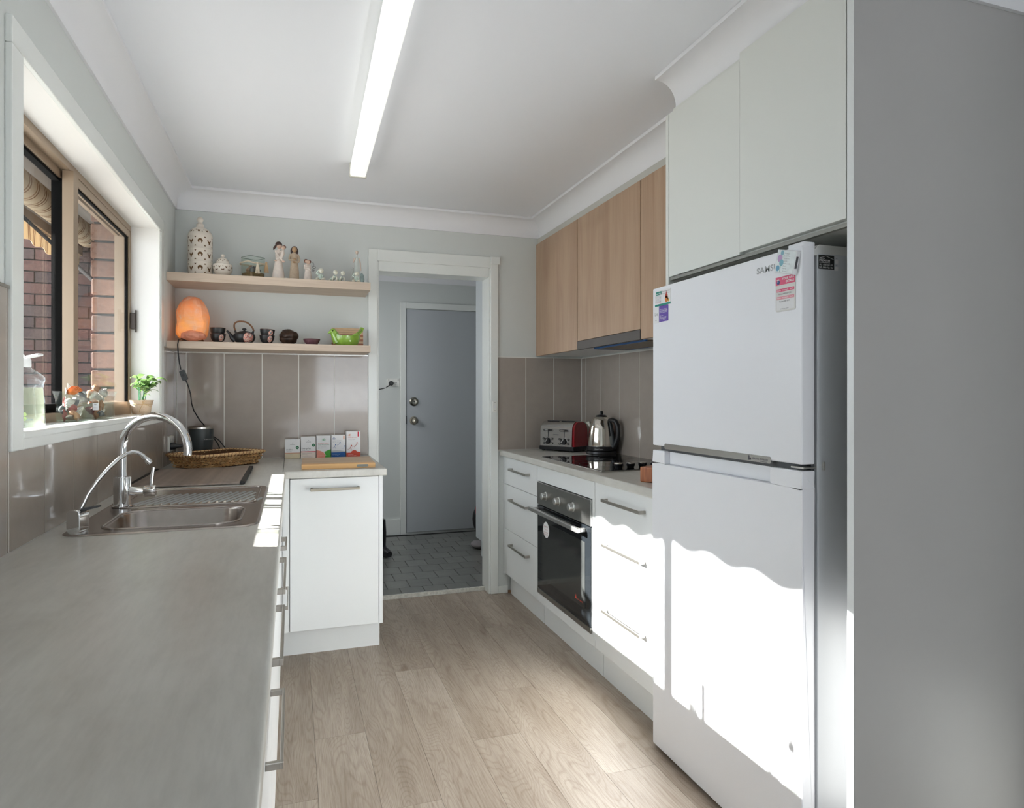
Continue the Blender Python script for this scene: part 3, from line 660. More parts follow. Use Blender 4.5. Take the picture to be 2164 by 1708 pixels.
# hob
hob = thing('cooktop', 'black ceramic glass cooktop with four knobs set in the worktop', 'cooktop', (1.56, 3.03, ZR))
obj('rim', MB().box(1.312, 1.800, 2.655, 3.405, ZR + 0.0003, ZR + 0.005), STEEL, hob, bevel=0.002)
hg = obj('glass_top', MB().box(1.316, 1.796, 2.659, 3.401, ZR + 0.003, ZR + 0.0072), BGLASS, hob, bevel=0.001)
ringm = M('cooking_zone_print', (0.10, 0.10, 0.10), 0.3)
for (x, y, r) in ((1.43, 3.20, 0.075), (1.67, 3.20, 0.10), (1.43, 2.93, 0.095), (1.67, 2.93, 0.075)):
    obj('cooking_zone', MB().lathe([(r, 0), (r, 0.0003), (r - 0.002, 0.0003), (r - 0.002, 0)], (x, y, ZR + 0.0072), 48, cap=False), ringm, hob)
for i, x in enumerate((1.442, 1.505, 1.568, 1.631)):
    k = obj('knob', MB().lathe([(0.016, 0), (0.017, 0.004), (0.020, 0.010), (0.0205, 0.021), (0.0, 0.021)], (x, 2.742, ZR + 0.0074), 28), BLACK, hob, smooth=40)
    obj('knob_cap', MB().lathe([(0.0208, 0.019), (0.0208, 0.023), (0.017, 0.025), (0.0, 0.025)], (x, 2.742, ZR + 0.0074), 28), STEEL, k, smooth=40)

# toaster
ta = math.atan2(-0.857, 0.514)
to = thing('toaster', 'four slice toaster with steel front and red side in the corner', 'toaster', (1.484, 3.862, ZR + 0.001), ta)
L, D, H = 0.236, 0.165, 0.186
def tprof(d, h, r=0.055, z0=0.03):
    p = [(0.004, z0)] + [(0.008 + r - r * math.cos(a), h - r + r * math.sin(a)) for a in [PI / 2 * i / 8 for i in range(9)]]
    p += [(d - 0.008 - r + r * math.sin(a), h - r + r * math.cos(a)) for a in [PI / 2 * i / 8 for i in range(9)]] + [(d - 0.004, z0)]
    return p
TST = M('toaster_steel', (0.50, 0.49, 0.48), 0.25, 0.95, var=0.04, vscale=50)
obj('body', MB().prism(tprof(D, H), YZ, 0.0, L), TST, to, world=False, smooth=35)
obj('red_side', MB().prism([(a * 0.96 + D * 0.02, b * 0.985) for a, b in tprof(D, H)], YZ, L, L + 0.016), RED, to, world=False, smooth=35, bevel=0.004)
obj('side_cap', MB().prism([(a * 0.96 + D * 0.02, b * 0.985) for a, b in tprof(D, H)], YZ, -0.008, 0.0), TST, to, world=False, smooth=35)
obj('base', MB().box(-0.009, L + 0.017, -0.002, D + 0.002, 0.006, 0.032), BLACK, to, world=False, bevel=0.004)
for x_ in (0.005, L - 0.02):
    for y_ in (0.008, D - 0.02): obj('foot', MB().box(x_, x_ + 0.015, y_, y_ + 0.012, 0.0, 0.008), RUBBER, to, world=False)
for y in (0.045, 0.10):
    for x in (0.02, 0.13): obj('slot', MB().box(x, x + 0.09, y, y + 0.02, H - 0.002, H + 0.001), BLACK, to, world=False)
for x in (0.055, 0.178):
    obj('lever_slot', MB().box(x - 0.0012, x + 0.0012, 0.0052, 0.008, 0.072, 0.128), BLACK, to, world=False)
    lv = obj('lever', MB().box(x - 0.022, x + 0.022, -0.014, 0.006, 0.124, 0.136), BLACK, to, world=False, bevel=0.004)
    obj('lever_trim', MB().box(x - 0.016, x + 0.016, -0.0160, -0.012, 0.1265, 0.1335), CHROME, lv, world=False, bevel=0.002)
    d_ = obj('dial', MB().lathe([(0.021, 0.006), (0.021, 0.001), (0.018, -0.008), (0.0, -0.009)], (x, 0, 0.062), 26, 'y'), BLACK, to, world=False, smooth=40)
    obj('dial_ring', MB().lathe([(0.0225, 0.006), (0.0225, 0.0035), (0.020, 0.0035)], (x, 0, 0.062), 26, 'y', cap=False), CHROME, d_, world=False)
    obj('dial_pointer', MB().obox((x - 0.004, -0.0095, 0.066), (0.8, 0, -0.6), (0, 1, 0), (0.6, 0, 0.8), 0.003, 0.0015, 0.014), M('grey_pointer', (0.4, 0.4, 0.4), 0.3), d_, world=False)
    for dx in (-0.032, 0.032):
        for dz in (0.076, 0.048):
            obj('button', MB().lathe([(0.0085, 0.006), (0.0085, 0.002), (0.006, 0.0005), (0, 0.0)], (x + dx, 0, dz), 16, 'y', sx=1.0, sy=0.7), BLACK, to, world=False, smooth=40)
            obj('button_face', MB().lathe([(0.0055, 0.001), (0.004, -0.001), (0, -0.001)], (x + dx, 0, dz), 16, 'y', sx=1.0, sy=0.6), CHROME, to, world=False, smooth=40)
text('contempo', (0.094, 0.0, 0.100), (1, 0, 0), (0, 0, 1), 0.006, DARKTXT, None, 0.042)
_t = C.objects[-1]
_t.parent = to
for v in _t.data.vertices: v.co.y += 0.0045

# kettle
ke = thing('kettle', 'polished steel jug kettle with black handle on black base', 'kettle', (1.728, 3.500, ZR + 0.001))
kx, ky = 1.728, 3.500
obj('power_base', MB().lathe([(0.086, 0.0), (0.090, 0.006), (0.088, 0.018), (0.0, 0.020)], (kx, ky, ZR + 0.001), 40), BLACK, ke, smooth=35)
obj('lower_band', MB().lathe([(0.080, 0.018), (0.086, 0.024), (0.086, 0.046), (0.083, 0.049)], (kx, ky, ZR + 0.001), 40), BLACK, ke, smooth=35)
kb = obj('body', MB().lathe([(0.083, 0.047), (0.0835, 0.055), (0.0775, 0.10), (0.070, 0.15), (0.064, 0.18), (0.062, 0.182), (0.058, 0.198), (0.045, 0.216), (0.025, 0.222), (0, 0.223)], (kx, ky, ZR + 0.001), 48), KSTEEL, ke, smooth=40)
obj('spout', MB().add([(kx - 0.062, ky + 0.050, ZR + 0.17), (kx - 0.030, ky + 0.070, ZR + 0.17), (kx - 0.068, ky + 0.078, ZR + 0.188), (kx - 0.040, ky + 0.058, ZR + 0.192), (kx - 0.060, ky + 0.040, ZR + 0.192), (kx - 0.045, ky + 0.052, ZR + 0.14)], [(0, 2, 1), (0, 4, 2), (1, 2, 3), (2, 4, 3), (0, 1, 5), (0, 5, 4), (1, 3, 5), (3, 4, 5)]), KSTEEL, ke, smooth=60)
obj('lid', MB().lathe([(0.032, 0.219), (0.034, 0.223), (0.028, 0.228), (0.012, 0.232), (0.010, 0.250), (0.007, 0.254), (0, 0.255)], (kx, ky, ZR + 0.001), 28), BLACK, ke, smooth=40)
hd = Vector((0.50, -0.86, 0)); hd.normalize()
hp = [(0.050, 0.198), (0.075, 0.204), (0.098, 0.196), (0.112, 0.170), (0.116, 0.135), (0.112, 0.100), (0.102, 0.070), (0.086, 0.045), (0.070, 0.030)]
obj('handle', MB().tube([(kx + hd.x * a, ky + hd.y * a, ZR + b) for a, b in hp], [0.011, 0.013, 0.014, 0.014, 0.0135, 0.0135, 0.014, 0.015, 0.014], 14), BLACK, ke, smooth=50)
obj('handle_plate', MB().tube([(kx + hd.x * a, ky + hd.y * a, ZR + b) for a, b in ((0.056, 0.195), (0.066, 0.160), (0.073, 0.120), (0.080, 0.075), (0.082, 0.045))], [0.010, 0.013, 0.014, 0.017, 0.018], 12), BLACKS, ke, smooth=50)
sd = Vector((-0.36, -0.93, 0)); sr = Vector((0.93, -0.36, 0))
obj('water_gauge', MB().obox((kx + 0.083 * 0.15 + 0.012, ky - 0.0775, ZR + 0.085), (1, 0, 0), (0, 1, 0), (0, 0.10, 1), 0.006, 0.0035, 0.024), M('gauge_grey', (0.25, 0.26, 0.25), 0.2), ke)
obj('switch_light', MB().ball((kx + hd.x * 0.098, ky + hd.y * 0.098 - 0.004, ZR + 0.078), 0.005), M('red_switch', (0.5, 0.02, 0.03), 0.2), ke, smooth=60)
text('Russell Taylors', (kx - 0.072, ky - 0.0662, ZR + 0.034), (0.8, -0.6, 0), (0, 0, 1), 0.006, WHITETXT, ke, 0.05, ext=0.012)

# timber block by the fridge
tag(obj('timber_block', MB().obox((1.304 + 0.1 * 0.47 + 0.13 * 0.88, 2.326 - 0.1 * 0.88 + 0.13 * 0.47, ZR + 0.031), (0.88, 0.47, 0), (-0.47, 0.88, 0), (0, 0, 1), 0.13, 0.085, 0.030), BLOCKW, bevel=0.004, seg=3),
    'thick red timber chopping block at the fridge end of the worktop', 'chopping board')

# oak wall cupboards + hood
WX = 1.500
wc_z0, wc_z1 = 1.510, 2.233
def wall_cup(label, y0, y1, zb, wide=False):
    t = thing('wall_cupboard', label, 'cupboard', (1.66, (y0 + y1) / 2, wc_z0))
    obj('carcass', MB().box(WX + 0.019, WR - 0.001, y0 + 0.0005, y1 - 0.0005, max(zb, 1.507), wc_z1 - 0.001), CAB, t)
    obj('door', MB().box(WX, WX + 0.018, y0 + 0.0018, y1 - 0.0018, zb, wc_z1), CABW, t, bevel=0.001)
    return t
wall_cup('oak veneer wall cupboard nearest the back corner', 3.337, 3.925, wc_z0)
wall_cup('wide oak veneer wall cupboard directly above the range hood', 2.640, 3.335, 1.556)
wall_cup('oak veneer wall cupboard beside the tall white fridge panel', 2.083, 2.638, wc_z0)
tag(obj('filler_panel', MB().box(WX + 0.002, WX + 0.020, 3.927, YB - 0.001, wc_z0, wc_z1), CABW, bevel=0.001), 'narrow oak filler strip between wall cupboards and back wall', 'panel')
tag(obj('pelmet_panel', MB().box(WX + 0.012, WX + 0.028, 2.083, YB - 0.001, 2.2335, 2.272), M('pelmet_white', (0.56, 0.56, 0.52), 0.5)), 'white scribe strip between oak cupboards and cornice', 'panel')
ho = thing('range_hood', 'slim dark steel slide out range hood under the oak cupboards', 'range hood', (1.66, 2.99, 1.51))
obj('front_fascia', MB().box(WX - 0.002, WX + 0.016, 2.642, 3.333, 1.508, 1.554), M('hood_steel', (0.085, 0.075, 0.068), 0.40, 0.4, var=0.1, vscale=8), ho, bevel=0.0015)
obj('body', MB().box(WX + 0.017, WR - 0.03, 2.645, 3.330, 1.512, 1.553), CAB, ho)
obj('filter', MB().box(WX + 0.05, WR - 0.08, 2.67, 3.20, 1.505, 1.513), M('filter_mesh', (0.20, 0.17, 0.13), 0.5, 0.7, var=0.2, vscale=150), ho)
blu = M('blue_protective_film', (0.02, 0.10, 0.30), 0.3)
obj('film_edge', MB().box(WX + 0.040, WX + 0.050, 2.665, 3.205, 1.5035, 1.513).box(WR - 0.08, WR - 0.074, 2.665, 3.205, 1.5035, 1.513).box(WX + 0.04, WR - 0.074, 3.200, 3.206, 1.5035, 1.513), blu, ho)

# fridge alcove panels and overhead cupboards
tag(obj('tall_panel', MB().box(1.281, WR - 0.001, 2.056, 2.074, 0.0, 2.262), CAB2, bevel=0.001), 'tall cream side panel between fridge and oak cupboards', 'panel')
tag(obj('tall_panel', MB().box(1.281, 1.879, 1.2355, 1.2545, 0.0, 2.284), [GREYP], bevel=0.001), 'tall grey end panel on the near side of the fridge', 'panel')
tag(obj('panel_edging', MB().box(1.2795, 1.2808, 1.2355, 1.2545, 0.0, 2.284), CAB), 'white edge strip down the front of the tall end panel', 'panel')
oc = thing('overhead_cupboard', 'cream two door cupboard above the fridge', 'cupboard', (1.55, 1.65, 1.68))
obj('carcass', MB().box(1.300, WR - 0.001, 1.256, 2.055, 1.672, 2.284), CAB2, oc)
obj('door', MB().box(1.281, 1.299, 1.661, 2.0535, 1.678, 2.262), CAB2, oc, bevel=0.001)
obj('door', MB().box(1.279, 1.299, 1.258, 1.658, 1.684, 2.286), CAB2, oc, bevel=0.001)
obj('lower_rail', MB().box(1.287, 1.300, 1.258, 2.053, 1.666, 1.676), M('rail_grey', (0.30, 0.30, 0.27), 0.5), oc)

# ---------------------------------------------------------------- fridge
fr = thing('fridge', 'tall white top mount fridge freezer with magnets on the door', 'fridge', (1.52, 1.705, 0))
FX = 1.225; fy0, fy1 = 1.345, 2.069
obj('body', MB().box(1.278, 1.80, fy0 + 0.003, fy1 - 0.020, 0.03, 1.618), FRIDGEG, fr, bevel=0.003)
obj('top_cover', MB().add([(1.252, fy0 + 0.004, 1.612), (1.80, fy0 + 0.004, 1.618), (1.80, fy1 - 0.020, 1.618), (1.252, fy1 - 0.020, 1.618), (1.285, fy0 + 0.004, 1.640), (1.80, fy0 + 0.004, 1.640), (1.80, fy1 - 0.020, 1.640), (1.285, fy1 - 0.020, 1.640)],
    [(3, 2, 1, 0), (4, 5, 6, 7), (0, 1, 5, 4), (1, 2, 6, 5), (2, 3, 7, 6), (3, 0, 4, 7)]), M('fridge_top_grey', (0.70, 0.71, 0.69), 0.4), fr)
for x_ in (1.30, 1.74):
    for y_ in (1.36, 2.0): obj('foot', MB().box(x_, x_ + 0.04, y_, y_ + 0.04, 0, 0.032), RUBBER, fr)
ud = obj('freezer_door', MB().box(FX, 1.268, fy0, fy1, 1.0765, 1.634), FRIDGE, fr, bevel=0.004, seg=3)
# lower door with a scooped grip recess
lm = MB()
a, b_, zr0, zr1 = 1.462, 1.992, 1.014, 1.060
lm.box(FX, 1.268, fy0, fy1, 0.012, zr0).box(FX, 1.268, fy0, a, zr0, zr1).box(FX, 1.268, b_, fy1, zr0, zr1).box(FX + 0.020, 1.268, a, b_, zr0, zr1)
ld = obj('fridge_door', lm, FRIDGE, fr, bevel=0.003, seg=2)
obj('door_gasket', MB().box(1.268, 1.2785, fy0 + 0.014, fy1 - 0.014, 0.03, 1.60), DGREY, fr)
obj('gap_filler', MB().box(FX + 0.016, 1.272, fy0 + 0.03, fy1 - 0.03, 1.058, 1.079), DGREY, fr)
obj('grip_strip', MB().prism(rrect(1.456, 1.990, 1.068, 1.087, 0.006, 3), YZ, FX - 0.0012, FX + 0.010), M('silver_strip', (0.46, 0.46, 0.45), 0.25, 0.8), ud)
text('DIGITAL INVERTER', (FX - 0.0012, 1.530, 1.0745), (0, -1, 0), (0, 0, 1), 0.0055, DARKTXT, ud, 0.062)
text('TECHNOLOGY', (FX - 0.0012, 1.500, 1.0695), (0, -1, 0), (0, 0, 1), 0.003, DARKTXT, ud, 0.03)
obj('inverter_mark', MB().prism([(1.549, 1.071), (1.549, 1.084), (1.544, 1.084), (1.544, 1.078), (1.537, 1.078), (1.537, 1.072), (1.543, 1.071)], YZ, FX - 0.0018, FX - 0.0010), DARKTXT, ud)
hgm = M('hinge_steel', (0.55, 0.55, 0.52), 0.3, 0.9)
obj('hinge', MB().box(1.235, 1.30, fy0 + 0.006, fy0 + 0.05, 1.064, 1.069).box(1.292, 1.297, fy0 - 0.004, fy0 + 0.05, 1.060, 1.082), hgm, fr, bevel=0.001)
obj('hinge_cover', MB().box(1.235, 1.272, fy0 + 0.004, fy0 + 0.06, 1.620, 1.646), FRIDGE, fr, bevel=0.003)
text('SAMSUNG', (FX, 1.514, 1.589), (0, -1, 0), (0, 0, 1), 0.0165, M('silver_grey_print', (0.38, 0.39, 0.39), 0.35, 0.3), ud, 0.130, bold=0.02, ext=0.0006)
# sticker on the side
sk = obj('service_sticker', MB().box(1.281, 1.331, fy0 + 0.0018, fy0 + 0.003, 1.578, 1.614), M('black_sticker', (0.02, 0.022, 0.02), 0.4), fr)
for body, z, w_, hh in (('SAMSUNG', 1.6035, 0.018, 0.0035), ('PREMIUM', 1.5975, 0.034, 0.0052), ('IN-HOME SERVICE', 1.5935, 0.034, 0.0028), ('AU: 1300 362 603', 1.587, 0.044, 0.0045), ('NZ: 0800 726 786', 1.580, 0.044, 0.0045)):
    text(body, (1.283, fy0 + 0.0018, z), (1, 0, 0), (0, 0, 1), hh, WHITETXT, sk, w_, bold=0.01)
obj('roof_mark', MB().tube([(1.284, fy0 + 0.0012, 1.606), (1.304, fy0 + 0.0012, 1.6115), (1.328, fy0 + 0.0012, 1.604)], 0.0005, 6), WHITETXT, sk)
for zz, tt in ((1.600, 'AU'), (1.582, 'NZ')):
    obj('code_patch', MB().box(1.334, 1.344, fy0 + 0.0018, fy0 + 0.003, zz - 0.006, zz + 0.004), CARD, fr)
    text(tt, (1.336, fy0 + 0.0018, zz + 0.006), (1, 0, 0), (0, 0, 1), 0.003, DARKTXT, fr, 0.005)

# ---- magnets
fs_ = lambda y, z, e=0.0: (FX - e, y, z)
def quad(y0, z0, y1, z1, mat, parent, name, e0, e1, dz=0.0):
    return obj(name, MB().prism([(y0, z0), (y1, z0 + dz), (y1, z1 + dz), (y0, z1)], YZ, FX - e1, FX - e0), mat, parent)
m1 = thing('fridge_magnet', 'clear acrylic photo magnet with handwritten mothers verse, top right of fridge', 'magnet', (FX, 1.39, 1.60))
ang = math.radians(-16); ey = Vector((0, -math.cos(ang), math.sin(ang))); ez = Vector((0, math.sin(ang), math.cos(ang)))
ey = Vector((0, -0.968, -0.25)); ez = Vector((0, -0.25, 0.968)); nx = Vector((-1, 0, 0))
cc = Vector((FX - 0.006, 1.389, 1.599))
obj('acrylic_case', MB().obox(cc, ey, ez, nx, 0.036, 0.030, 0.0055), M('clear_acrylic', (0.74, 0.76, 0.77), 0.08), m1, bevel=0.001)
PP = M('pale_watercolour_card', (0.74, 0.80, 0.80), 0.6, var=0.12, vscale=40)
obj('card', MB().obox(cc + nx * 0.0058, ey, ez, nx, 0.033, 0.0275, 0.0004), PP, m1)
obj('case_side', MB().obox(cc + ey * 0.0363 + nx * 0.002, ey, ez, nx, 0.0006, 0.015, 0.003), DARKTXT, m1)
for i, ln in enumerate(('Mothers', 'hold their', "children's", 'hands a', 'while, and', 'their', 'hearts', 'forever')):
    text(ln, cc + nx * 0.0065 + ez * (0.0195 - 0.0064 * i) + ey * (-0.006), ey, ez, 0.0042, GREYTXT, m1)
for j, (px_, pz_, r_, c_) in enumerate(((-0.022, 0.008, 0.009, (0.45, 0.30, 0.50)), (-0.014, -0.003, 0.008, (0.20, 0.42, 0.50)), (-0.024, -0.018, 0.007, (0.15, 0.35, 0.50)), (-0.016, 0.022, 0.006, (0.22, 0.40, 0.48)))):
    cpt = cc + nx * (0.0063 + 0.0001 * j) + ey * px_ + ez * pz_
    obj('painted_flower', MB().add([cpt + ey * r_ * math.cos(2 * PI * q / 14) + ez * r_ * 1.1 * math.sin(2 * PI * q / 14) for q in range(14)], [tuple(range(14))]), M('flower_print', c_, 0.6), m1)
obj('painted_stem', MB().obox(cc + nx * 0.0063 + ey * (-0.015) + ez * (-0.018), ey, ez, nx, 0.0006, 0.010, 0.0001), M('stem_print', (0.15, 0.4, 0.25), 0.6), m1)

m2 = thing('fridge_magnet', 'pink and white wifi details card magnet on the fridge', 'magnet', (FX, 1.40, 1.52))
obj('card', MB().prism(rrect(1.365, 1.437, 1.474, 1.566, 0.005, 3), YZ, FX - 0.0015, FX - 0.0001), M('pale_grey_card', (0.66, 0.65, 0.62), 0.4), m2)
PINK = M('pink_print', (0.72, 0.10, 0.20), 0.5)
quad(1.4368, 1.544, 1.3652, 1.5655, PINK, m2, 'header_band', 0.0015, 0.0019)
text('YOUR WI-FI', (FX - 0.002, 1.412, 1.5565), (0, -1, 0), (0, 0, 1), 0.006, WHITETXT, m2, 0.043, bold=0.02)
text('DETAILS', (FX - 0.002, 1.398, 1.5480), (0, -1, 0), (0, 0, 1), 0.006, WHITETXT, m2, 0.029, bold=0.02)
obj('logo_disc', MB().lathe([(0, 0), (0.0055, 0), (0.0055, -0.0004), (0, -0.0004)], (FX - 0.0019, 1.4265, 1.5515), 18, 'x'), M('navy_print', (0.03, 0.08, 0.25), 0.5), m2)
text('T', (FX - 0.0024, 1.4315, 1.5510), (0, -1, 0), (0, 0, 1), 0.008, WHITETXT, m2, 0.009, bold=0.04)
for zz, c_ in ((1.526, PINK), (1.506, M('light_pink_print', (0.75, 0.30, 0.36), 0.5))):
    quad(1.433, zz, 1.369, zz + 0.0075, c_, m2, 'pink_band', 0.0015, 0.0019)
    text('Name   Network   Band', (FX - 0.002, 1.431, zz + 0.002), (0, -1, 0), (0, 0, 1), 0.0035, WHITETXT, m2, 0.058, bold=0.01)
quad(1.4330, 1.478, 1.369, 1.5045, M('glossy_white_panel', (0.8, 0.8, 0.8), 0.15), m2, 'blank_panel', 0.0015, 0.0017)
text('Telstra4B1E29-5G', (FX - 0.002, 1.427, 1.518), (0, -1, 0), (0, 0, 1), 0.004, DARKTXT, m2, 0.048)
text('Telstra4B1E29', (FX - 0.002, 1.423, 1.4985), (0, -1, 0), (0, 0, 1), 0.004, DARKTXT, m2, 0.038)
text('telstra.com', (FX - 0.002, 1.419, 1.4795), (0, -1, 0), (0, 0, 1), 0.003, DARKTXT, m2, 0.030)

m3 = thing('fridge_magnet', 'white and teal veterinary card magnet, top left of fridge', 'magnet', (FX, 2.0, 1.60))
quad(2.051, 1.567, 1.950, 1.621, CARD, m3, 'card', 0.0001, 0.0016)
TEAL = M('teal_print', (0.01, 0.24, 0.19), 0.5)
quad(2.051, 1.567, 1.950, 1.574, TEAL, m3, 'teal_band', 0.0016, 0.0019)
quad(2.043, 1.606, 2.008, 1.618, TEAL, m3, 'teal_logo', 0.0016, 0.0019)
text('cat dog', (FX - 0.0021, 2.041, 1.6085), (0, -1, 0), (0, 0, 1), 0.006, WHITETXT, m3, 0.03, bold=0.02)
text('Berrihaven', (FX - 0.0019, 2.004, 1.6125), (0, -1, 0), (0, 0, 1), 0.0055, GREYTXT, m3, 0.050)
text('Veterinary Group', (FX - 0.0019, 2.004, 1.6055), (0, -1, 0), (0, 0, 1), 0.004, GREYTXT, m3, 0.050)
for i, (s_, c_) in enumerate((('Phone', GREYTXT), ('02 4441 1000', DARKTXT), ('Open six days', GREYTXT), ('Call anytime', GREYTXT), ('02 4441 1000', DARKTXT), ('AFTER HOURS', PINK))):
    text(s_, (FX - 0.0019, 2.046, 1.6005 - 0.0045 * i), (0, -1, 0), (0, 0, 1), 0.0028, c_, m3, 0.036)
for (y, z, r, c_) in ((1.975, 1.5865, 0.011, (0.65, 0.20, 0.04)), (1.976, 1.597, 0.008, (0.45, 0.06, 0.03)), (1.963, 1.581, 0.005, (0.70, 0.42, 0.08)), (1.967, 1.588, 0.004, (0.7, 0.7, 0.7))):
    obj('dog_picture', MB().lathe([(0, 0), (r, 0), (r, -0.0003), (0, -0.0003)], (FX - 0.0017, y, z), 14, 'x'), M('dog_print', c_, 0.6), m3)
obj('party_hat', MB().prism([(1.981, 1.603), (1.971, 1.603), (1.976, 1.614)], YZ, FX - 0.0021, FX - 0.0017), M('hat_print', (0.5, 0.05, 0.04), 0.6), m3)
m4 = thing('fridge_magnet', 'purple electrician card magnet with rounded corner on the fridge', 'magnet', (FX, 1.995, 1.54))
obj('card', MB().prism(rrect(1.966, 2.024, 1.511, 1.5665, 0.003, 3), YZ, FX - 0.0015, FX - 0.0001), M('purple_card', (0.13, 0.07, 0.38), 0.4), m4)
for s_, z_, w_, h_ in (('Local Peninsula Service', 1.5525, 0.046, 0.003), ('ELECTRICIAN', 1.5455, 0.050, 0.005), ('HOME AND FARM ELECTRICAL', 1.5415, 0.048, 0.0025), ('CALL NOW', 1.5305, 0.024, 0.003), ('Solar and Lighting', 1.525, 0.044, 0.003), ('0400 000 000', 1.5205, 0.042, 0.0035), ('Licence 0000C', 1.5165, 0.040, 0.002)):
    text(s_, (FX - 0.0016, 2.020, z_), (0, -1, 0), (0, 0, 1), h_, WHITETXT, m4, w_, bold=0.01)
m5 = thing('fridge_magnet', 'plain white sliver card magnet left of the purple one', 'magnet', (FX, 2.04, 1.54))
quad(2.056, 1.509, 2.026, 1.566, CARD, m5, 'card', 0.0001, 0.0012)
text('Le', (FX - 0.0014, 2.052, 1.535), (0, -1, 0), (0, 0, 1), 0.013, GREYTXT, m5, 0.020)
text('00', (FX - 0.0014, 2.049, 1.517), (0, -1, 0), (0, 0, 1), 0.004, GREYTXT, m5, 0.010)

# ================================================================== LEFT RUN
ZL = 0.90; LXF = -0.044
wt2 = thing('worktop', 'long pale stone look worktop with the sink under the window', 'worktop', (-0.3, 2.0, ZL))
sx0, sx1, sy0, sy1 = -0.552, -0.088, 1.895, 2.735
EDG = -0.027
lw = MB()
hx0, hx1, hy0, hy1 = -0.50, -0.118, 1.93, 2.26
for (xa, xb, ya, yb) in ((WL + 0.001, EDG - 0.02, 0.29, hy0), (WL + 0.001, EDG - 0.02, hy1, 3.2195), (WL + 0.001, hx0, hy0, hy1), (hx1, EDG - 0.02, hy0, hy1), (WL + 0.001, -0.0405, 3.2195, 3.982)):
    lw.box(xa, xb, ya, yb, ZL - 0.034, ZL)
obj('slab', lw, STONE, wt2)
# rounded front nose
obj('front_edge', MB().prism([(EDG - 0.02, ZL - 0.034), (EDG - 0.003, ZL - 0.034), (EDG, ZL - 0.031)] + [(EDG - 0.008 + 0.008 * math.cos(a), ZL - 0.008 + 0.008 * math.sin(a)) for a in [PI / 2 * i / 5 for i in range(6)]] + [(EDG - 0.02, ZL)], XZ, 0.29, 3.2195), STONE, wt2, smooth=50)
wt3 = thing('worktop', 'short return worktop piece holding the chopping board', 'worktop', (0.2, 3.6, ZL))
obj('slab', MB().box(-0.0395, 0.438, 3.220, 3.982, ZL - 0.034, ZL), STONE, wt3, bevel=0.005, seg=3)
ZTL = ZL - 0.036
base_unit('drawer_unit', 'white drawer unit under the near end of the sink side worktop', 'cabinet', LXF, -0.600, 1.06, 1.575, ZTL,
    [(0.70, ZTL, 'drawer'), (0.46, 0.70, 'drawer'), (0.135, 0.46, 'drawer')], 1, -0.095, {0: [(0.795, 1.19, 1.50)], 1: [(0.605, 1.215, 1.525)], 2: [(0.33, 1.2, 1.51)]})
base_unit('base_cabinet', 'white base cabinet below the camera at the near left', 'cabinet', LXF, -0.600, 0.30, 1.057, ZTL, [(0.135, ZTL, 'door')], 1, -0.095, {0: [(0.795, 0.34, 0.66)]})
sc_ = thing('base_cabinet', 'white two door cabinet under the stainless sink', 'cabinet', (-0.32, 2.10, 0))
obj('carcass', MB().box(-0.600, LXF - 0.019, 1.578, 1.594, 0.125, ZTL).box(-0.600, LXF - 0.019, 2.604, 2.620, 0.125, ZTL).box(-0.600, LXF - 0.019, 1.594, 2.604, 0.125, 0.141), CAB, sc_)
obj('kickboard', MB().box(-0.111, -0.095, 1.578, 2.620, 0.0, 0.125), CAB, sc_)
for (ya, yb, ha, hb_y) in ((1.578, 2.020, 1.62, 1.94), (2.023, 2.620, 2.08, 2.22)):
    d = obj('door', MB().box(LXF - 0.018, LXF, ya + 0.0015, yb - 0.0015, 0.1365, ZTL - 0.0015), CAB, sc_, bevel=0.0012)
    handle_x(d, LXF, ha, hb_y, 0.795, 1)
base_unit('drawer_unit', 'white two drawer unit in the inner corner beside the return', 'cabinet', LXF, -0.600, 2.623, 3.238, ZTL, [(0.46, ZTL, 'drawer'), (0.135, 0.46, 'drawer')], 1, -0.095, {1: [(0.395, 2.80, 3.10)]})
pe = thing('base_cabinet', 'white single door cabinet of the return facing the camera', 'cabinet', (0.2, 3.6, 0))
obj('carcass', MB().box(-0.042, 0.402, 3.262, 3.98, 0.14, ZTL), CAB, pe)
obj('end_panel', MB().box(0.4035, 0.421, 3.244, 3.98, 0.143, ZTL), CAB, pe, bevel=0.001)
obj('corner_post', MB().box(-0.042, -0.0125, 3.245, 3.262, 0.143, ZTL), CAB, pe)
obj('kickboard', MB().box(-0.055, 0.404, 3.345, 3.36, 0.0, 0.14), CAB, pe)
obj('kickboard', MB().box(0.404, 0.418, 3.345, 3.97, 0.0, 0.14), CAB, pe)
pd = obj('door', MB().box(-0.0085, 0.4015, 3.243, 3.261, 0.146, ZTL - 0.003), CAB, pe, bevel=0.0012)
hb = MB().box(0.083, 0.309, 3.213, 3.219, 0.804, 0.817)
for x in (0.083, 0.299): hb.box(x, x + 0.010, 3.218, 3.244, 0.804, 0.817)
obj('handle', hb, M('handle_bronze_nickel', (0.33, 0.30, 0.24), 0.32, 1.0), pd, bevel=0.0015)

# ---------------------------------------------------------------- sink
si = thing('sink', 'stainless steel inset sink with bowl and ribbed drainer', 'sink', (-0.32, 2.3, ZL))
def ring(po, zo, pi, zi): 
    n = len(po); vs = [(x, y, zo) for x, y in po] + [(x, y, zi) for x, y in pi]
    return vs, [(i, (i + 1) % n, n + (i + 1) % n, n + i) for i in range(n)]
sm = MB()
outer = rrect(sx0, sx1, sy0, sy1, 0.055, 8)
bx0, bx1, by0, by1 = -0.475, -0.142, 1.955, 2.235
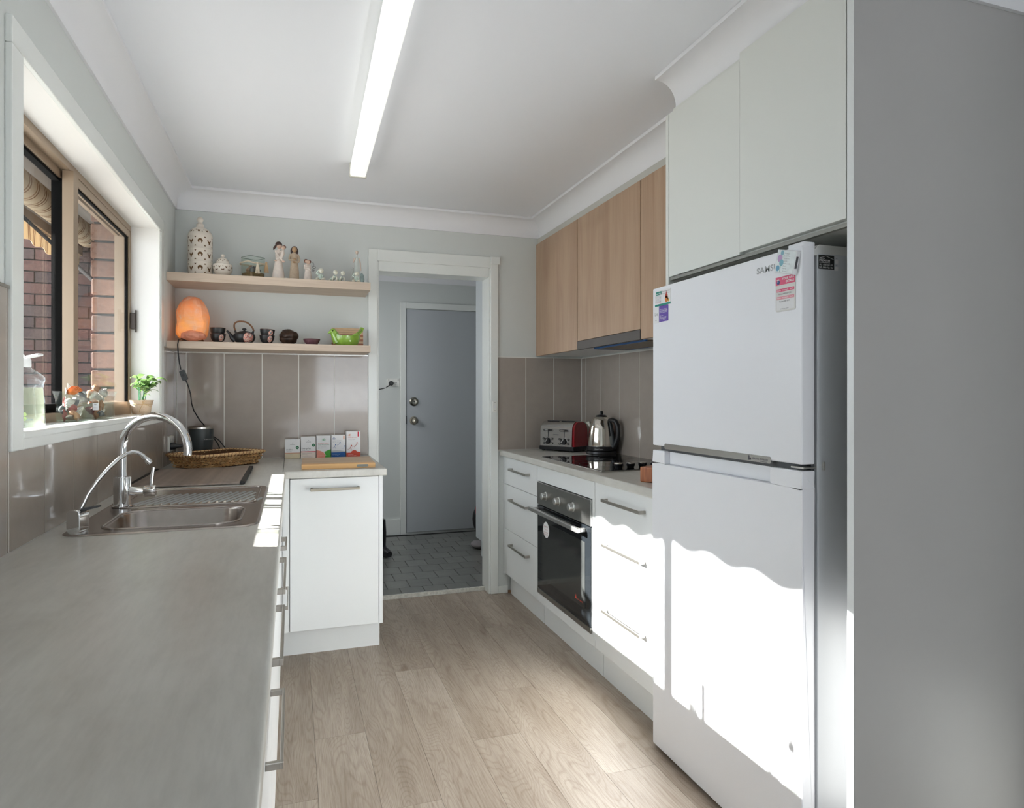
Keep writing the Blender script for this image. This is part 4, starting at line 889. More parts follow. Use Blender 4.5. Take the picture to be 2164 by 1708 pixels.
# top deck as grid of frame pieces: build deck polygon ring outer -> bowl rim, deck drainer handled by pressed ribs
dz = ZL + 0.004
vs, fs2 = ring(rrect(sx0 - 0.001, sx1 + 0.001, sy0 - 0.001, sy1 + 0.001, 0.055, 8), ZL + 0.0005, rrect(sx0 + 0.004, sx1 - 0.004, sy0 + 0.004, sy1 - 0.004, 0.052, 8), dz); sm.add(vs, fs2)
vs, fs2 = ring(rrect(sx0 + 0.004, sx1 - 0.004, sy0 + 0.004, sy1 - 0.004, 0.052, 8), dz, rrect(sx0 + 0.010, sx1 - 0.010, sy0 + 0.010, sy1 - 0.010, 0.048, 8), dz - 0.0015); sm.add(vs, fs2)
n = len(outer)
# planar deck with hole: bridge outer ring to bowl ring (same vertex count)
bowl = rrect(bx0, bx1, by0, by1, 0.06, 8)
inner = rrect(sx0 + 0.010, sx1 - 0.010, sy0 + 0.010, sy1 - 0.010, 0.048, 8)
vs, fs2 = ring(inner, dz - 0.0015, bowl, dz - 0.0015); sm.add(vs, fs2)
prev = bowl; pz_ = dz - 0.0015
for q, (ins, zz, rr) in enumerate(((0.003, dz - 0.006, 0.058), (0.008, dz - 0.12, 0.055), (0.016, dz - 0.150, 0.05), (0.05, dz - 0.158, 0.04), (0.115, dz - 0.160, 0.02))):
    cur = rrect(bx0 + ins, bx1 - ins, by0 + ins, by1 - ins, rr, 8)
    vs, fs2 = ring(prev, pz_, cur, zz); sm.add(vs, fs2); prev, pz_ = cur, zz
sm.add([(x, y, pz_) for x, y in prev], [tuple(range(n))])
obj('basin', sm, SSINK, si, smooth=40)
obj('drain', MB().lathe([(0.038, 0.002), (0.034, 0.0005), (0, 0.0003)], ((bx0 + bx1) / 2, (by0 + by1) / 2, dz - 0.160), 24), CHROME, si, smooth=40)
ribm = M('drainer_rib_steel', (0.62, 0.59, 0.55), 0.16, 1.0)
for k in range(17):
    x = -0.492 + 0.0235 * k
    ln = 0.20
    c0 = Vector((x, 2.345, dz - 0.0015)); d_ = Vector((0.30, 0.95, 0)).normalized()
    x_end = x + d_.x * 0.24
    l_ = 0.24 if x_end < -0.125 else max(0.06, (-0.125 - x) / d_.x)
    c1 = c0 + d_ * l_
    sd_ = Vector((d_.y, -d_.x, 0)) * 0.0052
    up = Vector((0, 0, 0.0045))
    vs = [c0 - sd_, c0 + sd_, c1 + sd_, c1 - sd_, c0 + up - sd_ * 0.4 + d_ * 0.006, c0 + up + sd_ * 0.4 + d_ * 0.006, c1 + up + sd_ * 0.4 - d_ * 0.006, c1 + up - sd_ * 0.4 - d_ * 0.006]
    obj('rib', MB().add(vs, [(4, 5, 6, 7), (0, 1, 5, 4), (1, 2, 6, 5), (2, 3, 7, 6), (3, 0, 4, 7)]), ribm, si)
obj('drainer_rim', MB().tube([(x, y, dz - 0.0005) for x, y in rrect(-0.515, -0.112, 2.31, 2.70, 0.03, 5)] + [(-0.112, 2.67, dz - 0.0005)], 0.0028, 8), SSINK, si, smooth=50)
obj('bowl_rim', MB().tube([(x, y, dz - 0.001) for x, y in rrect(bx0 - 0.004, bx1 + 0.004, by0 - 0.004, by1 + 0.004, 0.062, 8)] + [(bx1 + 0.004, by1 + 0.004 - 0.062, dz - 0.001)], 0.0035, 8), SSINK, si, smooth=50)

# main mixer tap
tp = thing('mixer_tap', 'tall chrome gooseneck mixer tap behind the sink bowl', 'tap', (-0.505, 2.345, ZL + 0.004))
tx, ty = -0.505, 2.345
obj('body', MB().lathe([(0.030, 0.0), (0.030, 0.004), (0.0245, 0.006), (0.0245, 0.092), (0.023, 0.094), (0.0, 0.094)], (tx, ty, ZL + 0.004), 36), CHROME, tp, smooth=35)
sp = [(tx, ty, ZL + 0.095), (tx, ty, ZL + 0.14), (tx, ty, 1.085)]
cxr = 0.103
ddir = Vector((0.948, -0.318, 0))
for i in range(1, 19):
    a = PI - (PI * 1.06) * i / 18
    q = cxr + cxr * math.cos(a); sp.append((tx + ddir.x * q, ty + ddir.y * q, 1.085 + cxr * math.sin(a)))
obj('spout', MB().tube(sp, 0.0125, 20), CHROME, tp, smooth=50)
obj('mixer_arm', MB().tube([(tx + 0.018, ty, 0.952), (tx + 0.045, ty, 0.949), (tx + 0.062, ty, 0.949)], [0.014, 0.013, 0.014], 20).tube([(tx + 0.060, ty, 0.949), (tx + 0.064, ty, 0.949), (tx + 0.094, ty, 0.949)], [0.016, 0.0185, 0.0185], 24), CHROME, tp, smooth=40)
obj('lever', MB().tube([(tx + 0.080, ty, 0.962), (tx + 0.082, ty, 0.99), (tx + 0.086, ty, 1.024)], [0.005, 0.0048, 0.0045], 12), CHROME, tp, smooth=50)

# filter tap
ft = thing('filter_tap', 'small chrome filtered water tap at the near corner of the sink', 'tap', (-0.515, 1.93, ZL + 0.004))
fb = Vector((-0.515, 1.93, 0)); fd = Vector((0.9, 0.43, 0))
obj('body', MB().prism(rrect(-0.017, 0.017, 0.0, 0.060, 0.012, 5), lambda a, b, d: (fb.x + a * 0.95 - d * 0.3, fb.y + a * -0.3 - d * 0.95, ZL + 0.004 + b), -0.020, 0.020), CHROME, ft, smooth=40, bevel=0.002)
obj('collar', MB().lathe([(0.022, 0), (0.022, 0.004), (0, 0.004)], (fb.x, fb.y, ZL + 0.003), 24), CHROME, ft)
spf = [(0.004, 0.955), (0.010, 0.972), (0.022, 1.000), (0.044, 1.033), (0.068, 1.062), (0.091, 1.085), (0.110, 1.098), (0.124, 1.102), (0.137, 1.099), (0.149, 1.091), (0.158, 1.080)]
pts = [(fb.x + fd.x * s_, fb.y + fd.y * s_, z) for s_, z in spf]
obj('spout', MB().tube(pts, 0.0052, 14), CHROME, ft, smooth=50)
e0 = Vector(pts[-2]); e1 = Vector(pts[-1]); ed = (e1 - e0).normalized()
obj('nozzle', MB().tube([e1 - ed * 0.004, e1 + ed * 0.002, e1 + ed * 0.014], [0.0062, 0.0080, 0.0080], 14), CHROME, ft, smooth=35)
obj('lever', MB().add([(fb.x + 0.008, fb.y - 0.008, 0.958), (fb.x + 0.008, fb.y + 0.010, 0.958), (fb.x + 0.048, fb.y + 0.016, 0.966), (fb.x + 0.047, fb.y + 0.006, 0.966), (fb.x + 0.008, fb.y - 0.008, 0.966), (fb.x + 0.008, fb.y + 0.010, 0.966), (fb.x + 0.048, fb.y + 0.016, 0.970), (fb.x + 0.047, fb.y + 0.006, 0.970)], [(3, 2, 1, 0), (4, 5, 6, 7), (0, 1, 5, 4), (1, 2, 6, 5), (2, 3, 7, 6), (3, 0, 4, 7)]), BLACK, ft)

# roll-up drying rack
rk = thing('drying_rack', 'roll up drying rack of thin rods with black rubber ends', 'drying rack', (-0.39, 3.118, ZL))
rod = MB().box(-0.203, 0.203, -0.0062, 0.0062, -0.0035, 0.0035).mesh('rod', [ROLLW])
for i in range(32): obj('rod', rod, ROLLW, rk, loc=(0, -0.30 + 0.0192 * i, 0.0075))
for s in (-1, 1): obj('rubber_end', MB().box(s * 0.203 - 0.009, s * 0.203 + 0.009, -0.312, 0.308, 0.0005, 0.0135), RUBBER, rk, world=False, bevel=0.003)

# wicker basket
ba = math.atan2(0.714, 0.70)
bk = thing('wicker_basket', 'shallow rectangular woven wicker basket beside the corner', 'basket', (-0.402, 3.435, ZL + 0.001), ba)
WICK = M('wicker_strand', (0.60, 0.36, 0.16), 0.6, var=0.35, vscale=60)
WICK2 = M('golden_wicker', (0.72, 0.50, 0.25), 0.6, var=0.3, vscale=60)
BIND = M('brown_binding', (0.24, 0.075, 0.03), 0.6)
bl, bw, bh, flr = 0.325, 0.195, 0.066, 0.024
def bcorner(t, e=0.0):   # rectangle at height fraction t
    f = flr * t + e; return [(-f, -f), (bl + f, -f), (bl + f, bw + f), (-f, bw + f)]
base_b = MB().box(0, bl, 0, bw, 0.0, 0.006)
cs0, cs1 = bcorner(0, -0.005), bcorner(1, -0.005)
for i in range(4):
    j = (i + 1) % 4
    base_b.add([(*cs0[i], 0.002), (*cs0[j], 0.002), (*cs1[j], bh), (*cs1[i], bh)], [(0, 1, 2, 3)])
obj('liner', base_b, M('wicker_core', (0.10, 0.05, 0.02), 0.9), bk, world=False)
strand = MB(); strand.cur = 0
rows = 7
for r in range(rows):
    t = (r + 0.5) / rows * 0.88; z = t * bh + 0.003
    cs = bcorner(t)
    for i in range(4):
        j = (i + 1) % 4; p0, p1 = Vector((*cs[i], z)), Vector((*cs[j], z)); d_ = p1 - p0; ln = d_.length; d_.normalize(); nrm = Vector((d_.y, -d_.x, 0))
        k = max(2, int(ln / 0.019)); 
        for q in range(k):
            s0 = (q + (0.5 if r % 2 else 0)) / k * ln; c_ = p0 + d_ * min(s0, ln) + nrm * random.uniform(0.0, 0.003) + Vector((0, 0, random.uniform(-0.001, 0.001)))
            strand.cur = random.choice((0, 0, 1))
            tilt = 0.35 if r % 2 else -0.35
            strand.tube([c_ - d_ * 0.012 - Vector((0, 0, 0.004 * tilt * 2)) - nrm * 0.002, c_ + nrm * 0.0022, c_ + d_ * 0.012 + Vector((0, 0, 0.004 * tilt * 2)) - nrm * 0.002], [0.0022, 0.0052, 0.0022], 6, flat=0.8)
o = obj('woven_sides', strand, [WICK, WICK2], bk, world=False, smooth=60); o['kind'] = 'stuff'
cs = bcorner(1.0, 0.002)
rimpts = []
for i in range(4):
    j = (i + 1) % 4
    for q in range(12): rimpts.append((cs[i][0] + (cs[j][0] - cs[i][0]) * q / 12, cs[i][1] + (cs[j][1] - cs[i][1]) * q / 12, bh - 0.002))
rimpts.append(rimpts[0])
obj('rim', MB().tube(rimpts, 0.0075, 10), WICK2, bk, world=False, smooth=60)
bd = MB()
for i in range(4):
    j = (i + 1) % 4; p0, p1 = Vector((*cs[i], bh - 0.002)), Vector((*cs[j], bh - 0.002)); d_ = p1 - p0; ln = d_.length; d_.normalize()
    k = int(ln / 0.022)
    for q in range(k):
        c_ = p0 + d_ * (q + 0.5) / k * ln; nrm = Vector((d_.y, -d_.x, 0)); sk_ = d_ * 0.004
        ringp = [c_ + nrm * 0.0088 * math.cos(a) + Vector((0, 0, 0.0088 * math.sin(a))) + sk_ * math.sin(a) for a in [2 * PI * z_ / 10 for z_ in range(11)]]
        bd.tube(ringp, 0.0012, 5)
obj('binding', bd, BIND, bk, world=False)['kind'] = 'stuff'

# blender cup motor base
nb = thing('blender', 'black personal blender with silver ring behind the basket', 'blender', (-0.462, 3.868, ZL))
nx_, ny_ = -0.462, 3.868
obj('body', MB().lathe([(0.046, 0.0), (0.050, 0.005), (0.054, 0.06), (0.060, 0.12), (0.0615, 0.155), (0.0615, 0.178)], (nx_, ny_, ZL), 40), M('slate_black', (0.045, 0.055, 0.058), 0.36), nb, smooth=40)
obj('ring', MB().lathe([(0.0615, 0.176), (0.0635, 0.178), (0.0635, 0.188), (0.060, 0.191), (0.056, 0.188)], (nx_, ny_, ZL), 40, cap=False), STEEL, nb, smooth=40)
obj('well', MB().lathe([(0.058, 0.189), (0.050, 0.172), (0, 0.170)], (nx_, ny_, ZL), 32, cap=False), BLACK, nb)
def curved_text(body, cx, cy_, r, ang0, span, z, h, mat, parent):
    cu = bpy.data.curves.new('t', 'FONT'); cu.body = body; cu.size = 1; cu.offset = 0.015; cu.resolution_u = 2
    t = bpy.data.objects.new('t', cu); me = bpy.data.meshes.new_from_object(t); bpy.data.objects.remove(t)
    xs = [v.co.x for v in me.vertices]; w = max(xs) - min(xs); T = inv_for(parent)
    for v in me.vertices:
        a = ang0 + span * (v.co.x - min(xs)) / w
        v.co = T @ Vector((cx + r * math.cos(a), cy_ + r * math.sin(a), z + v.co.y * h * 1.38))
    me.materials.append(mat); o = bpy.data.objects.new('lettering', me); C.objects.link(o); o.parent = parent
curved_text('NUTRiBULLET', nx_, ny_, 0.0600, math.radians(-68), math.radians(78), ZL + 0.120, 0.0095, WHITETXT, nb)
cord1 = [(nx_ + 0.058, ny_ + 0.01, 1.035), (-0.375, 3.90, 1.01), (-0.35, 3.90, 0.975), (-0.33, 3.89, 0.94), (-0.32, 3.87, 0.915), (-0.34, 3.83, 0.905)]
obj('cord', MB().tube(cord1, 0.0030, 8).tube([(nx_ + 0.058, ny_ + 0.01, 1.03), (-0.385, 3.91, 0.995), (-0.37, 3.90, 0.96), (-0.345, 3.89, 0.93), (-0.33, 3.88, 0.905)], 0.0030, 8), BLACK, nb, smooth=60)

# outlet on left wall with plug
def outlet(label, loc, faces, w=0.115, h=0.075):
    t = thing('power_outlet', label, 'socket', loc)
    return t
po = outlet('white double power outlet low on the left tiled wall', (-0.597, 3.74, 1.008), 'x')
obj('plate', MB().prism(rrect(3.682, 3.800, 0.970, 1.047, 0.004, 3), YZ, -0.5968, -0.583), WHITEP, po, bevel=0.0015)
obj('mount_block', MB().prism(rrect(3.680, 3.802, 0.967, 1.050, 0.004, 3), YZ, -0.597, -0.590), M('warm_block', (0.62, 0.60, 0.54), 0.5), po)
obj('rocker', MB().box(-0.584, -0.581, 3.70, 3.715, 1.025, 1.037).box(-0.584, -0.581, 3.77, 3.785, 1.025, 1.037), CARD, po, bevel=0.001)
obj('slots', MB().box(-0.5835, -0.5825, 3.765, 3.767, 1.000, 1.008).box(-0.5835, -0.5825, 3.780, 3.782, 1.000, 1.008).box(-0.5835, -0.5825, 3.772, 3.774, 0.985, 0.993), BLACK, po)
pg = thing('power_plug', 'dark round power plug with thick cable in the left wall outlet', 'plug', (-0.583, 3.705, 1.000))
obj('plug_body', MB().lathe([(0.0185, 0.0005), (0.0185, 0.018), (0.014, 0.026), (0.009, 0.034), (0.007, 0.055), (0, 0.056)], (-0.583, 3.705, 0.998), 24, 'x'), BLACKS, pg, smooth=40)
obj('cable', MB().tube([(-0.53, 3.705, 0.998), (-0.50, 3.71, 0.995), (-0.485, 3.72, 0.97), (-0.49, 3.745, 0.935), (-0.53, 3.77, 0.912), (-0.575, 3.78, 0.905), (-0.560, 3.82, 0.904), (-0.51, 3.83, 0.904)], 0.0038, 10), BLACK, pg, smooth=60)

# salt lamp cord comes with lamp; below: switch
# ---------------------------------------------------------------- shelves
SY = 3.715
s1 = thing('floating_shelf', 'upper pale oak floating shelf with ornaments', 'shelf', (-0.09, 3.85, 1.884))
obj('board', MB().box(WL + 0.001, 0.415, SY, YB - 0.001, 1.841, 1.884), SHELFW, s1, bevel=0.0008)
s2 = thing('floating_shelf', 'lower pale oak floating shelf just above the tiles', 'shelf', (-0.09, 3.85, 1.533))
obj('board', MB().box(WL + 0.001, 0.415, SY, YB - 0.001, 1.4965, 1.533), SHELFW, s2, bevel=0.0008)
Z1 = 1.8845; Z2 = 1.5335

# pierced jars: cut-outs laid on a surface of revolution
def on_surf(cx, cy_, prof, off, a, z):
    r = prof[-1][0]
    for (r0, z0), (r1, z1) in zip(prof[:-1], prof[1:]):
        if min(z0, z1) <= z <= max(z0, z1) and abs(z1 - z0) > 1e-6: r = r0 + (r1 - r0) * (z - z0) / (z1 - z0)
    return r
def motif(mb, cx, cy_, zb, prof, a, z, poly, sc):
    vs = []
    for (u, v) in poly:
        zz = z + v * sc; r = on_surf(cx, cy_, prof, 0, 0, zz); aa = a + u * sc / max(r, 0.01)
        vs.append((cx + (r + 0.0006) * math.cos(aa), cy_ + (r + 0.0006) * math.sin(aa), zb + zz))
    mb.add(vs, [tuple(range(len(vs)))])
def crescent(): 
    o = [(math.cos(t), math.sin(t)) for t in [math.radians(-60 + 300 * i / 14) for i in range(15)]]
    inn = [(0.45 * math.cos(t), -0.38 + 0.45 * math.sin(t)) for t in [math.radians(-60 + 300 * (14 - i) / 14) for i in range(15)]]
    return o, inn
def add_crescent(mb, cx, cy_, zb, prof, a, z, sc, flip=1):
    o, inn = crescent(); inn = inn[::-1]
    for i in range(14):
        motif(mb, cx, cy_, zb, prof, a, z, [(o[i][0], flip * o[i][1]), (o[i + 1][0], flip * o[i + 1][1]), (inn[i + 1][0], flip * inn[i + 1][1]), (inn[i][0], flip * inn[i][1])], sc)
TRI = [(-1, 0.6), (1, 0.6), (0, -0.9)]; TRI2 = [(-1, -0.6), (1, -0.6), (0, 0.9)]
YSH = [(-1, 1), (-0.55, 1), (-0.25, 0.3), (0.25, 0.3), (0.55, 1), (1, 1), (0.75, -0.1), (0.35, -0.4), (0.3, -1.1), (-0.3, -1.1), (-0.35, -0.4), (-0.75, -0.1)]
jar = thing('ceramic_lantern', 'tall cream pierced ceramic lantern jar with ball finial', 'lantern', (-0.462, 3.835, Z1))
pj = [(0.0575, 0.0), (0.060, 0.004), (0.060, 0.073), (0.0608, 0.0735), (0.060, 0.0745), (0.060, 0.143), (0.0608, 0.1435), (0.060, 0.1445), (0.060, 0.208)]
obj('body', MB().lathe(pj, (-0.462, 3.835, Z1), 48), CERAM, jar, smooth=40)
pl = [(0.0605, 0.208), (0.0615, 0.212), (0.059, 0.222), (0.055, 0.232), (0.047, 0.244), (0.034, 0.255), (0.020, 0.262)]
obj('lid', MB().lathe(pl + [(0.018, 0.266), (0.019, 0.272), (0.0195, 0.278), (0.012, 0.284), (0.010, 0.290), (0.0155, 0.300), (0.0155, 0.308), (0.008, 0.317), (0, 0.318)], (-0.462, 3.835, Z1), 48), CERAM, jar, smooth=40)
cm = MB()
for row in range(3):
    z = 0.037 + 0.0705 * row
    for k in range(8):
        a = -PI / 2 + 0.12 + k * 2 * PI / 8
        if k % 2 == 0: add_crescent(cm, -0.462, 3.835, Z1, pj, a, z + 0.004, 0.0125)
        else: motif(cm, -0.462, 3.835, Z1, pj, a, z, YSH, 0.0115)
        motif(cm, -0.462, 3.835, Z1, pj, a + 0.39, z + 0.023, TRI, 0.0055)
        motif(cm, -0.462, 3.835, Z1, pj, a + 0.39, z - 0.021, TRI2, 0.0055)
for k in range(8):
    a = -PI / 2 + k * 2 * PI / 8
    motif(cm, -0.462, 3.835, Z1, pl, a, 0.236, [(-1, 1), (0, 0.4), (1, 1), (0.6, -0.7), (-0.6, -0.7)], 0.007)
    motif(cm, -0.462, 3.835, Z1, pl, a + 0.30, 0.232, TRI, 0.003); motif(cm, -0.462, 3.835, Z1, pl, a + 0.5, 0.242, TRI, 0.003)
obj('cutout_pattern', cm, CUTD, jar)['kind'] = 'stuff'
j2 = thing('ceramic_pot', 'small round cream pierced ceramic pot with domed lid', 'pot', (-0.350, 3.815, Z1))
p2 = [(0.028, 0.0), (0.027, 0.010), (0.034, 0.016), (0.044, 0.028), (0.0485, 0.045), (0.0475, 0.062), (0.0465, 0.068), (0.041, 0.071)]
p3 = [(0.033, 0.071), (0.031, 0.084), (0.026, 0.095), (0.016, 0.103), (0.009, 0.106)]
obj('body', MB().lathe(p2, (-0.350, 3.815, Z1), 40), CERAM, j2, smooth=40)
obj('lid', MB().lathe(p3 + [(0.006, 0.108), (0.009, 0.113), (0.009, 0.119), (0.004, 0.124), (0, 0.1245)], (-0.350, 3.815, Z1), 36), CERAM, j2, smooth=40)
cm = MB()
for k in range(9):
    a = -PI / 2 + 0.1 + k * 2 * PI / 9
    motif(cm, -0.350, 3.815, Z1, p2, a, 0.036, [(-1, 0.6), (0, 0.25), (1, 0.9), (1.0, -0.1), (0, -0.3), (-1.1, -0.3)], 0.0065)
    motif(cm, -0.350, 3.815, Z1, p2, a + 0.35, 0.050, YSH, 0.0055); motif(cm, -0.350, 3.815, Z1, p2, a, 0.055, TRI, 0.0028)
    motif(cm, -0.350, 3.815, Z1, p3, a, 0.085, TRI, 0.0035); motif(cm, -0.350, 3.815, Z1, p3, a + 0.3, 0.091, YSH, 0.003)
obj('cutout_pattern', cm, CUTD, j2)['kind'] = 'stuff'

# shells -------------------------------------------------------------
def scallop(name, col, col2=None):
    m, nt, b = nm(name); b.inputs['Roughness'].default_value = 0.35
    g = nt.nodes.new('ShaderNodeTexCoord'); mp = nt.nodes.new('ShaderNodeMapping'); link(nt, g.outputs['Object'], mp.inputs['Vector'])
    n = noise_n(nt, mp.outputs['Vector'], 70, 3, 0.6)
    link(nt, ramp(nt, n, [(0.35, col2 or tuple(c * 0.6 for c in col)), (0.6, col)]), b.inputs['Base Color']); return m
def fan_mb():
    mb = MB(); na, nr = 32, 5; vs = []; fs = []
    for j in range(nr + 1):
        rr = j / nr
        for i in range(na + 1):
            a = math.radians(-75 + 150 * i / na); rib = 0.05 * math.cos(i * PI) * rr if j else 0
            R_ = rr * (1.0 + 0.03 * math.cos(i * PI))
            dome = 0.38 * math.sin(PI * min(1, rr * 0.8 + 0.1)) * math.cos(a * 0.8) + rib * 0.6
            vs.append((R_ * math.sin(a), R_ * math.cos(a) - 0.5, dome - 0.1))
    for j in range(nr):
        for i in range(na): q = j * (na + 1) + i; fs.append((q, q + 1, q + na + 2, q + na + 1))
    mb.add(vs, fs); mb.add([(x, y, z - 0.05) for x, y, z in vs], [f[::-1] for f in fs]); return mb
def cone_shell_mb():
    pts = []; rad = []
    for i in range(40):
        t = i / 39; a = t * 5.2 * 2 * PI / 1.3; r = 0.32 * (1 - t) ** 1.1
        pts.append((r * math.cos(a), r * math.sin(a), -0.35 + 1.15 * t)); rad.append(0.02 + 0.34 * (1 - t) ** 1.15)
    return MB().tube(pts, rad, 9)
def lump_mb(seed):
    return MB().ball((0, 0, 0), 0.55, 14, 9, (1, 0.8, 0.6), lambda d: 1 + 0.35 * noise.noise(Vector((d.x * 2 + seed, d.y * 2, d.z * 2))))
MS = {'fan': fan_mb().mesh('shell', [CERAM], 30), 'cone': cone_shell_mb().mesh('shell', [CERAM], 50), 'lump': lump_mb(3).mesh('shell', [CERAM], 60), 'lump2': lump_mb(9).mesh('shell', [CERAM], 60)}
SC = {'orange': scallop('orange_shell', (0.527, 0.155, 0.025), (0.310, 0.050, 0.012)), 'pink': scallop('pink_shell', (0.409, 0.174, 0.155), (0.248, 0.074, 0.074)), 'purple': scallop('purple_shell', (0.211, 0.043, 0.050), (0.087, 0.019, 0.031)),
      'white': scallop('white_shell', (0.484, 0.459, 0.422), (0.372, 0.322, 0.279)), 'grey': scallop('grey_shell', (0.174, 0.167, 0.167), (0.074, 0.074, 0.081)), 'tan': scallop('tan_shell', (0.409, 0.248, 0.149), (0.273, 0.136, 0.074)), 'peach': scallop('peach_shell', (0.496, 0.285, 0.174), (0.384, 0.186, 0.112))}
USED = set()
def auto(kind, colr, dz, du, where):
    kw = {'fan': 'ribbed scallop', 'cone': 'pointed spiral', 'lump': 'rounded', 'lump2': 'knobbly'}[kind]
    v = 'top' if dz > 0.085 else ('upper' if dz > 0.06 else ('middle' if dz > 0.035 else 'bottom')); h = 'left' if du < -0.008 else ('right' if du > 0.008 else 'centre')
    l = '%s %s shell at %s %s in the %s' % (colr, kw, v, h, where)
    if l in USED: l = '%s %s shell at %s %s back in the %s' % (colr, kw, v, h, where)
    USED.add(l); return l
def shell(kind, colr, loc, s, rot, label, group=None):
    me = MS[kind].copy(); me.materials.clear(); me.materials.append(SC[colr])
    o = bpy.data.objects.new('seashell', me); C.objects.link(o); o.location = loc; o.scale = (s, s, s); o.rotation_euler = rot
    return tag(o, label, 'seashell', group)
random.seed(11)
# glass cube jar with rope and tassels
gx, gy = -0.200, 3.835
gj = thing('glass_jar', 'clear glass jar of shells and sand tied with tasselled rope', 'jar', (gx, gy, Z1))
rotg = math.radians(35)
def rsq(h, ch=0.016, c=(0, 0), rot=rotg):
    p = rrect(-h, h, -h, h, ch, 3); return [(c[0] + x * math.cos(rot) - y * math.sin(rot), c[1] + x * math.sin(rot) + y * math.cos(rot)) for x, y in p]
gm = MB()
o_, i_ = rsq(0.0485, c=(gx, gy)), rsq(0.0460, c=(gx, gy))
vs, f_ = ring(o_, Z1 + 0.001, o_, Z1 + 0.118); gm.add(vs, f_)
vs, f_ = ring(i_, Z1 + 0.004, i_, Z1 + 0.118); gm.add(vs, f_)
vs, f_ = ring(o_, Z1 + 0.118, i_, Z1 + 0.118); gm.add(vs, f_)
gm.add([(x, y, Z1 + 0.001) for x, y in o_], [tuple(range(len(o_)))])
obj('glass', gm, GLASS, gj, smooth=40)
top_r = rsq(0.0475, c=(gx, gy))
obj('glass_rim', MB().tube([(x, y, Z1 + 0.119) for x, y in top_r + top_r[:1]], 0.0016, 8), M('green_glass_rim', (0.20, 0.26, 0.22), 0.1), gj, smooth=60)
si_ = rsq(0.0445, c=(gx, gy))
obj('sand', MB().prism(si_, XY, Z1 + 0.005, Z1 + 0.034), SAND, gj)['kind'] = 'stuff'
rp = rsq(0.0515, c=(gx, gy))
obj('rope', MB().tube([(x, y, Z1 + 0.087 + 0.004 * math.sin(i)) for i, (x, y) in enumerate(rp + rp[:1])], 0.0042, 8), ROPE, gj, smooth=60)
for (tx_, ty_, zt, ln, c_) in ((gx + 0.026, gy - 0.066, Z1 + 0.080, 0.055, ROPE), (gx + 0.068, gy - 0.020, Z1 + 0.092, 0.052, M('golden_tassel', (0.62, 0.42, 0.24), 0.9))):
    tm_ = MB().ball((tx_, ty_, zt), 0.006)
    for q in range(10):
        a = 2 * PI * q / 10; tm_.tube([(tx_, ty_, zt), (tx_ + 0.006 * math.cos(a), ty_ + 0.006 * math.sin(a), zt - 0.02), (tx_ + 0.011 * math.cos(a), ty_ + 0.009 * math.sin(a), zt - ln)], [0.003, 0.0026, 0.0022], 6)
    obj('tassel', tm_, c_, gj, smooth=60)
gl = 'small brown seashell inside the roped glass jar on the shelf'
for (dx, dy, dzz, kd, cl, s) in ((-0.028, -0.018, 0.048, 'cone', 'tan', 0.026), (0.0, -0.030, 0.050, 'lump', 'grey', 0.034), (0.018, -0.014, 0.052, 'lump2', 'tan', 0.032), (-0.012, 0.005, 0.060, 'cone', 'tan', 0.028), (0.004, -0.002, 0.064, 'lump', 'white', 0.030), (0.028, 0.004, 0.050, 'lump2', 'grey', 0.026), (-0.026, 0.010, 0.046, 'lump', 'peach', 0.026)):
    shell(kd, cl, (gx + dx * 0.9, gy + dy * 0.9, Z1 + dzz), s, (random.uniform(0, 3), random.uniform(0, 3), random.uniform(0, 6)), auto(kd, cl, dzz + 0.01, dx, 'roped glass jar'), 'shells inside the roped glass jar')

# figurines ------------------------------------------------------------
def gown(mb, cx, cy_, z0, prof, lean=0.0, sy=0.75):
    for_ = []
    vs = []; fs = []; n = 22
    for r, z in prof:
        for i in range(n):
            a = 2 * PI * i / n; vs.append((cx + lean * z + r * math.cos(a), cy_ + r * sy * math.sin(a), z0 + z))
    for k in range(len(prof) - 1):
        for i in range(n): j = (i + 1) % n; fs.append((k * n + i, k * n + j, (k + 1) * n + j, (k + 1) * n + i))
    fs.append(tuple(range(n))[::-1]); fs.append(tuple(range((len(prof) - 1) * n, len(prof) * n))); mb.add(vs, fs)
fx, fyy = -0.070, 3.80
f1 = thing('figurine', 'tall pale figurine of a woman in a long gown holding a baby', 'figurine', (fx, fyy, Z1))
g = MB(); gown(g, fx, fyy, Z1, [(0.0335, 0), (0.034, 0.006), (0.027, 0.055), (0.0195, 0.095), (0.0155, 0.120), (0.018, 0.145), (0.017, 0.158), (0.008, 0.166), (0.006, 0.176)], lean=0.01)
obj('gown', g, GOWN1, f1, smooth=60)
obj('arm', MB().tube([(fx - 0.014, fyy - 0.004, Z1 + 0.158), (fx - 0.004, fyy - 0.018, Z1 + 0.132), (fx + 0.022, fyy - 0.020, Z1 + 0.104)], [0.0065, 0.006, 0.0048], 10), GOWN1, f1, smooth=60)
obj('arm', MB().tube([(fx + 0.012, fyy - 0.004, Z1 + 0.155), (fx + 0.016, fyy - 0.018, Z1 + 0.125), (fx - 0.010, fyy - 0.022, Z1 + 0.106)], [0.006, 0.0055, 0.0045], 10), GOWN1, f1, smooth=60)
obj('hand', MB().ball((fx + 0.026, fyy - 0.021, Z1 + 0.099), 0.0062, 10, 8, (1.2, 0.7, 0.9)), SKIN1, f1, smooth=60)
obj('hand', MB().ball((fx - 0.014, fyy - 0.022, Z1 + 0.101), 0.0058, 10, 8, (1.3, 0.7, 0.7)), SKIN1, f1, smooth=60)
obj('head', MB().ball((fx + 0.004, fyy - 0.006, Z1 + 0.186), 0.0150, 16, 12, (0.95, 0.95, 1.1)), SKIN1, f1, smooth=60)
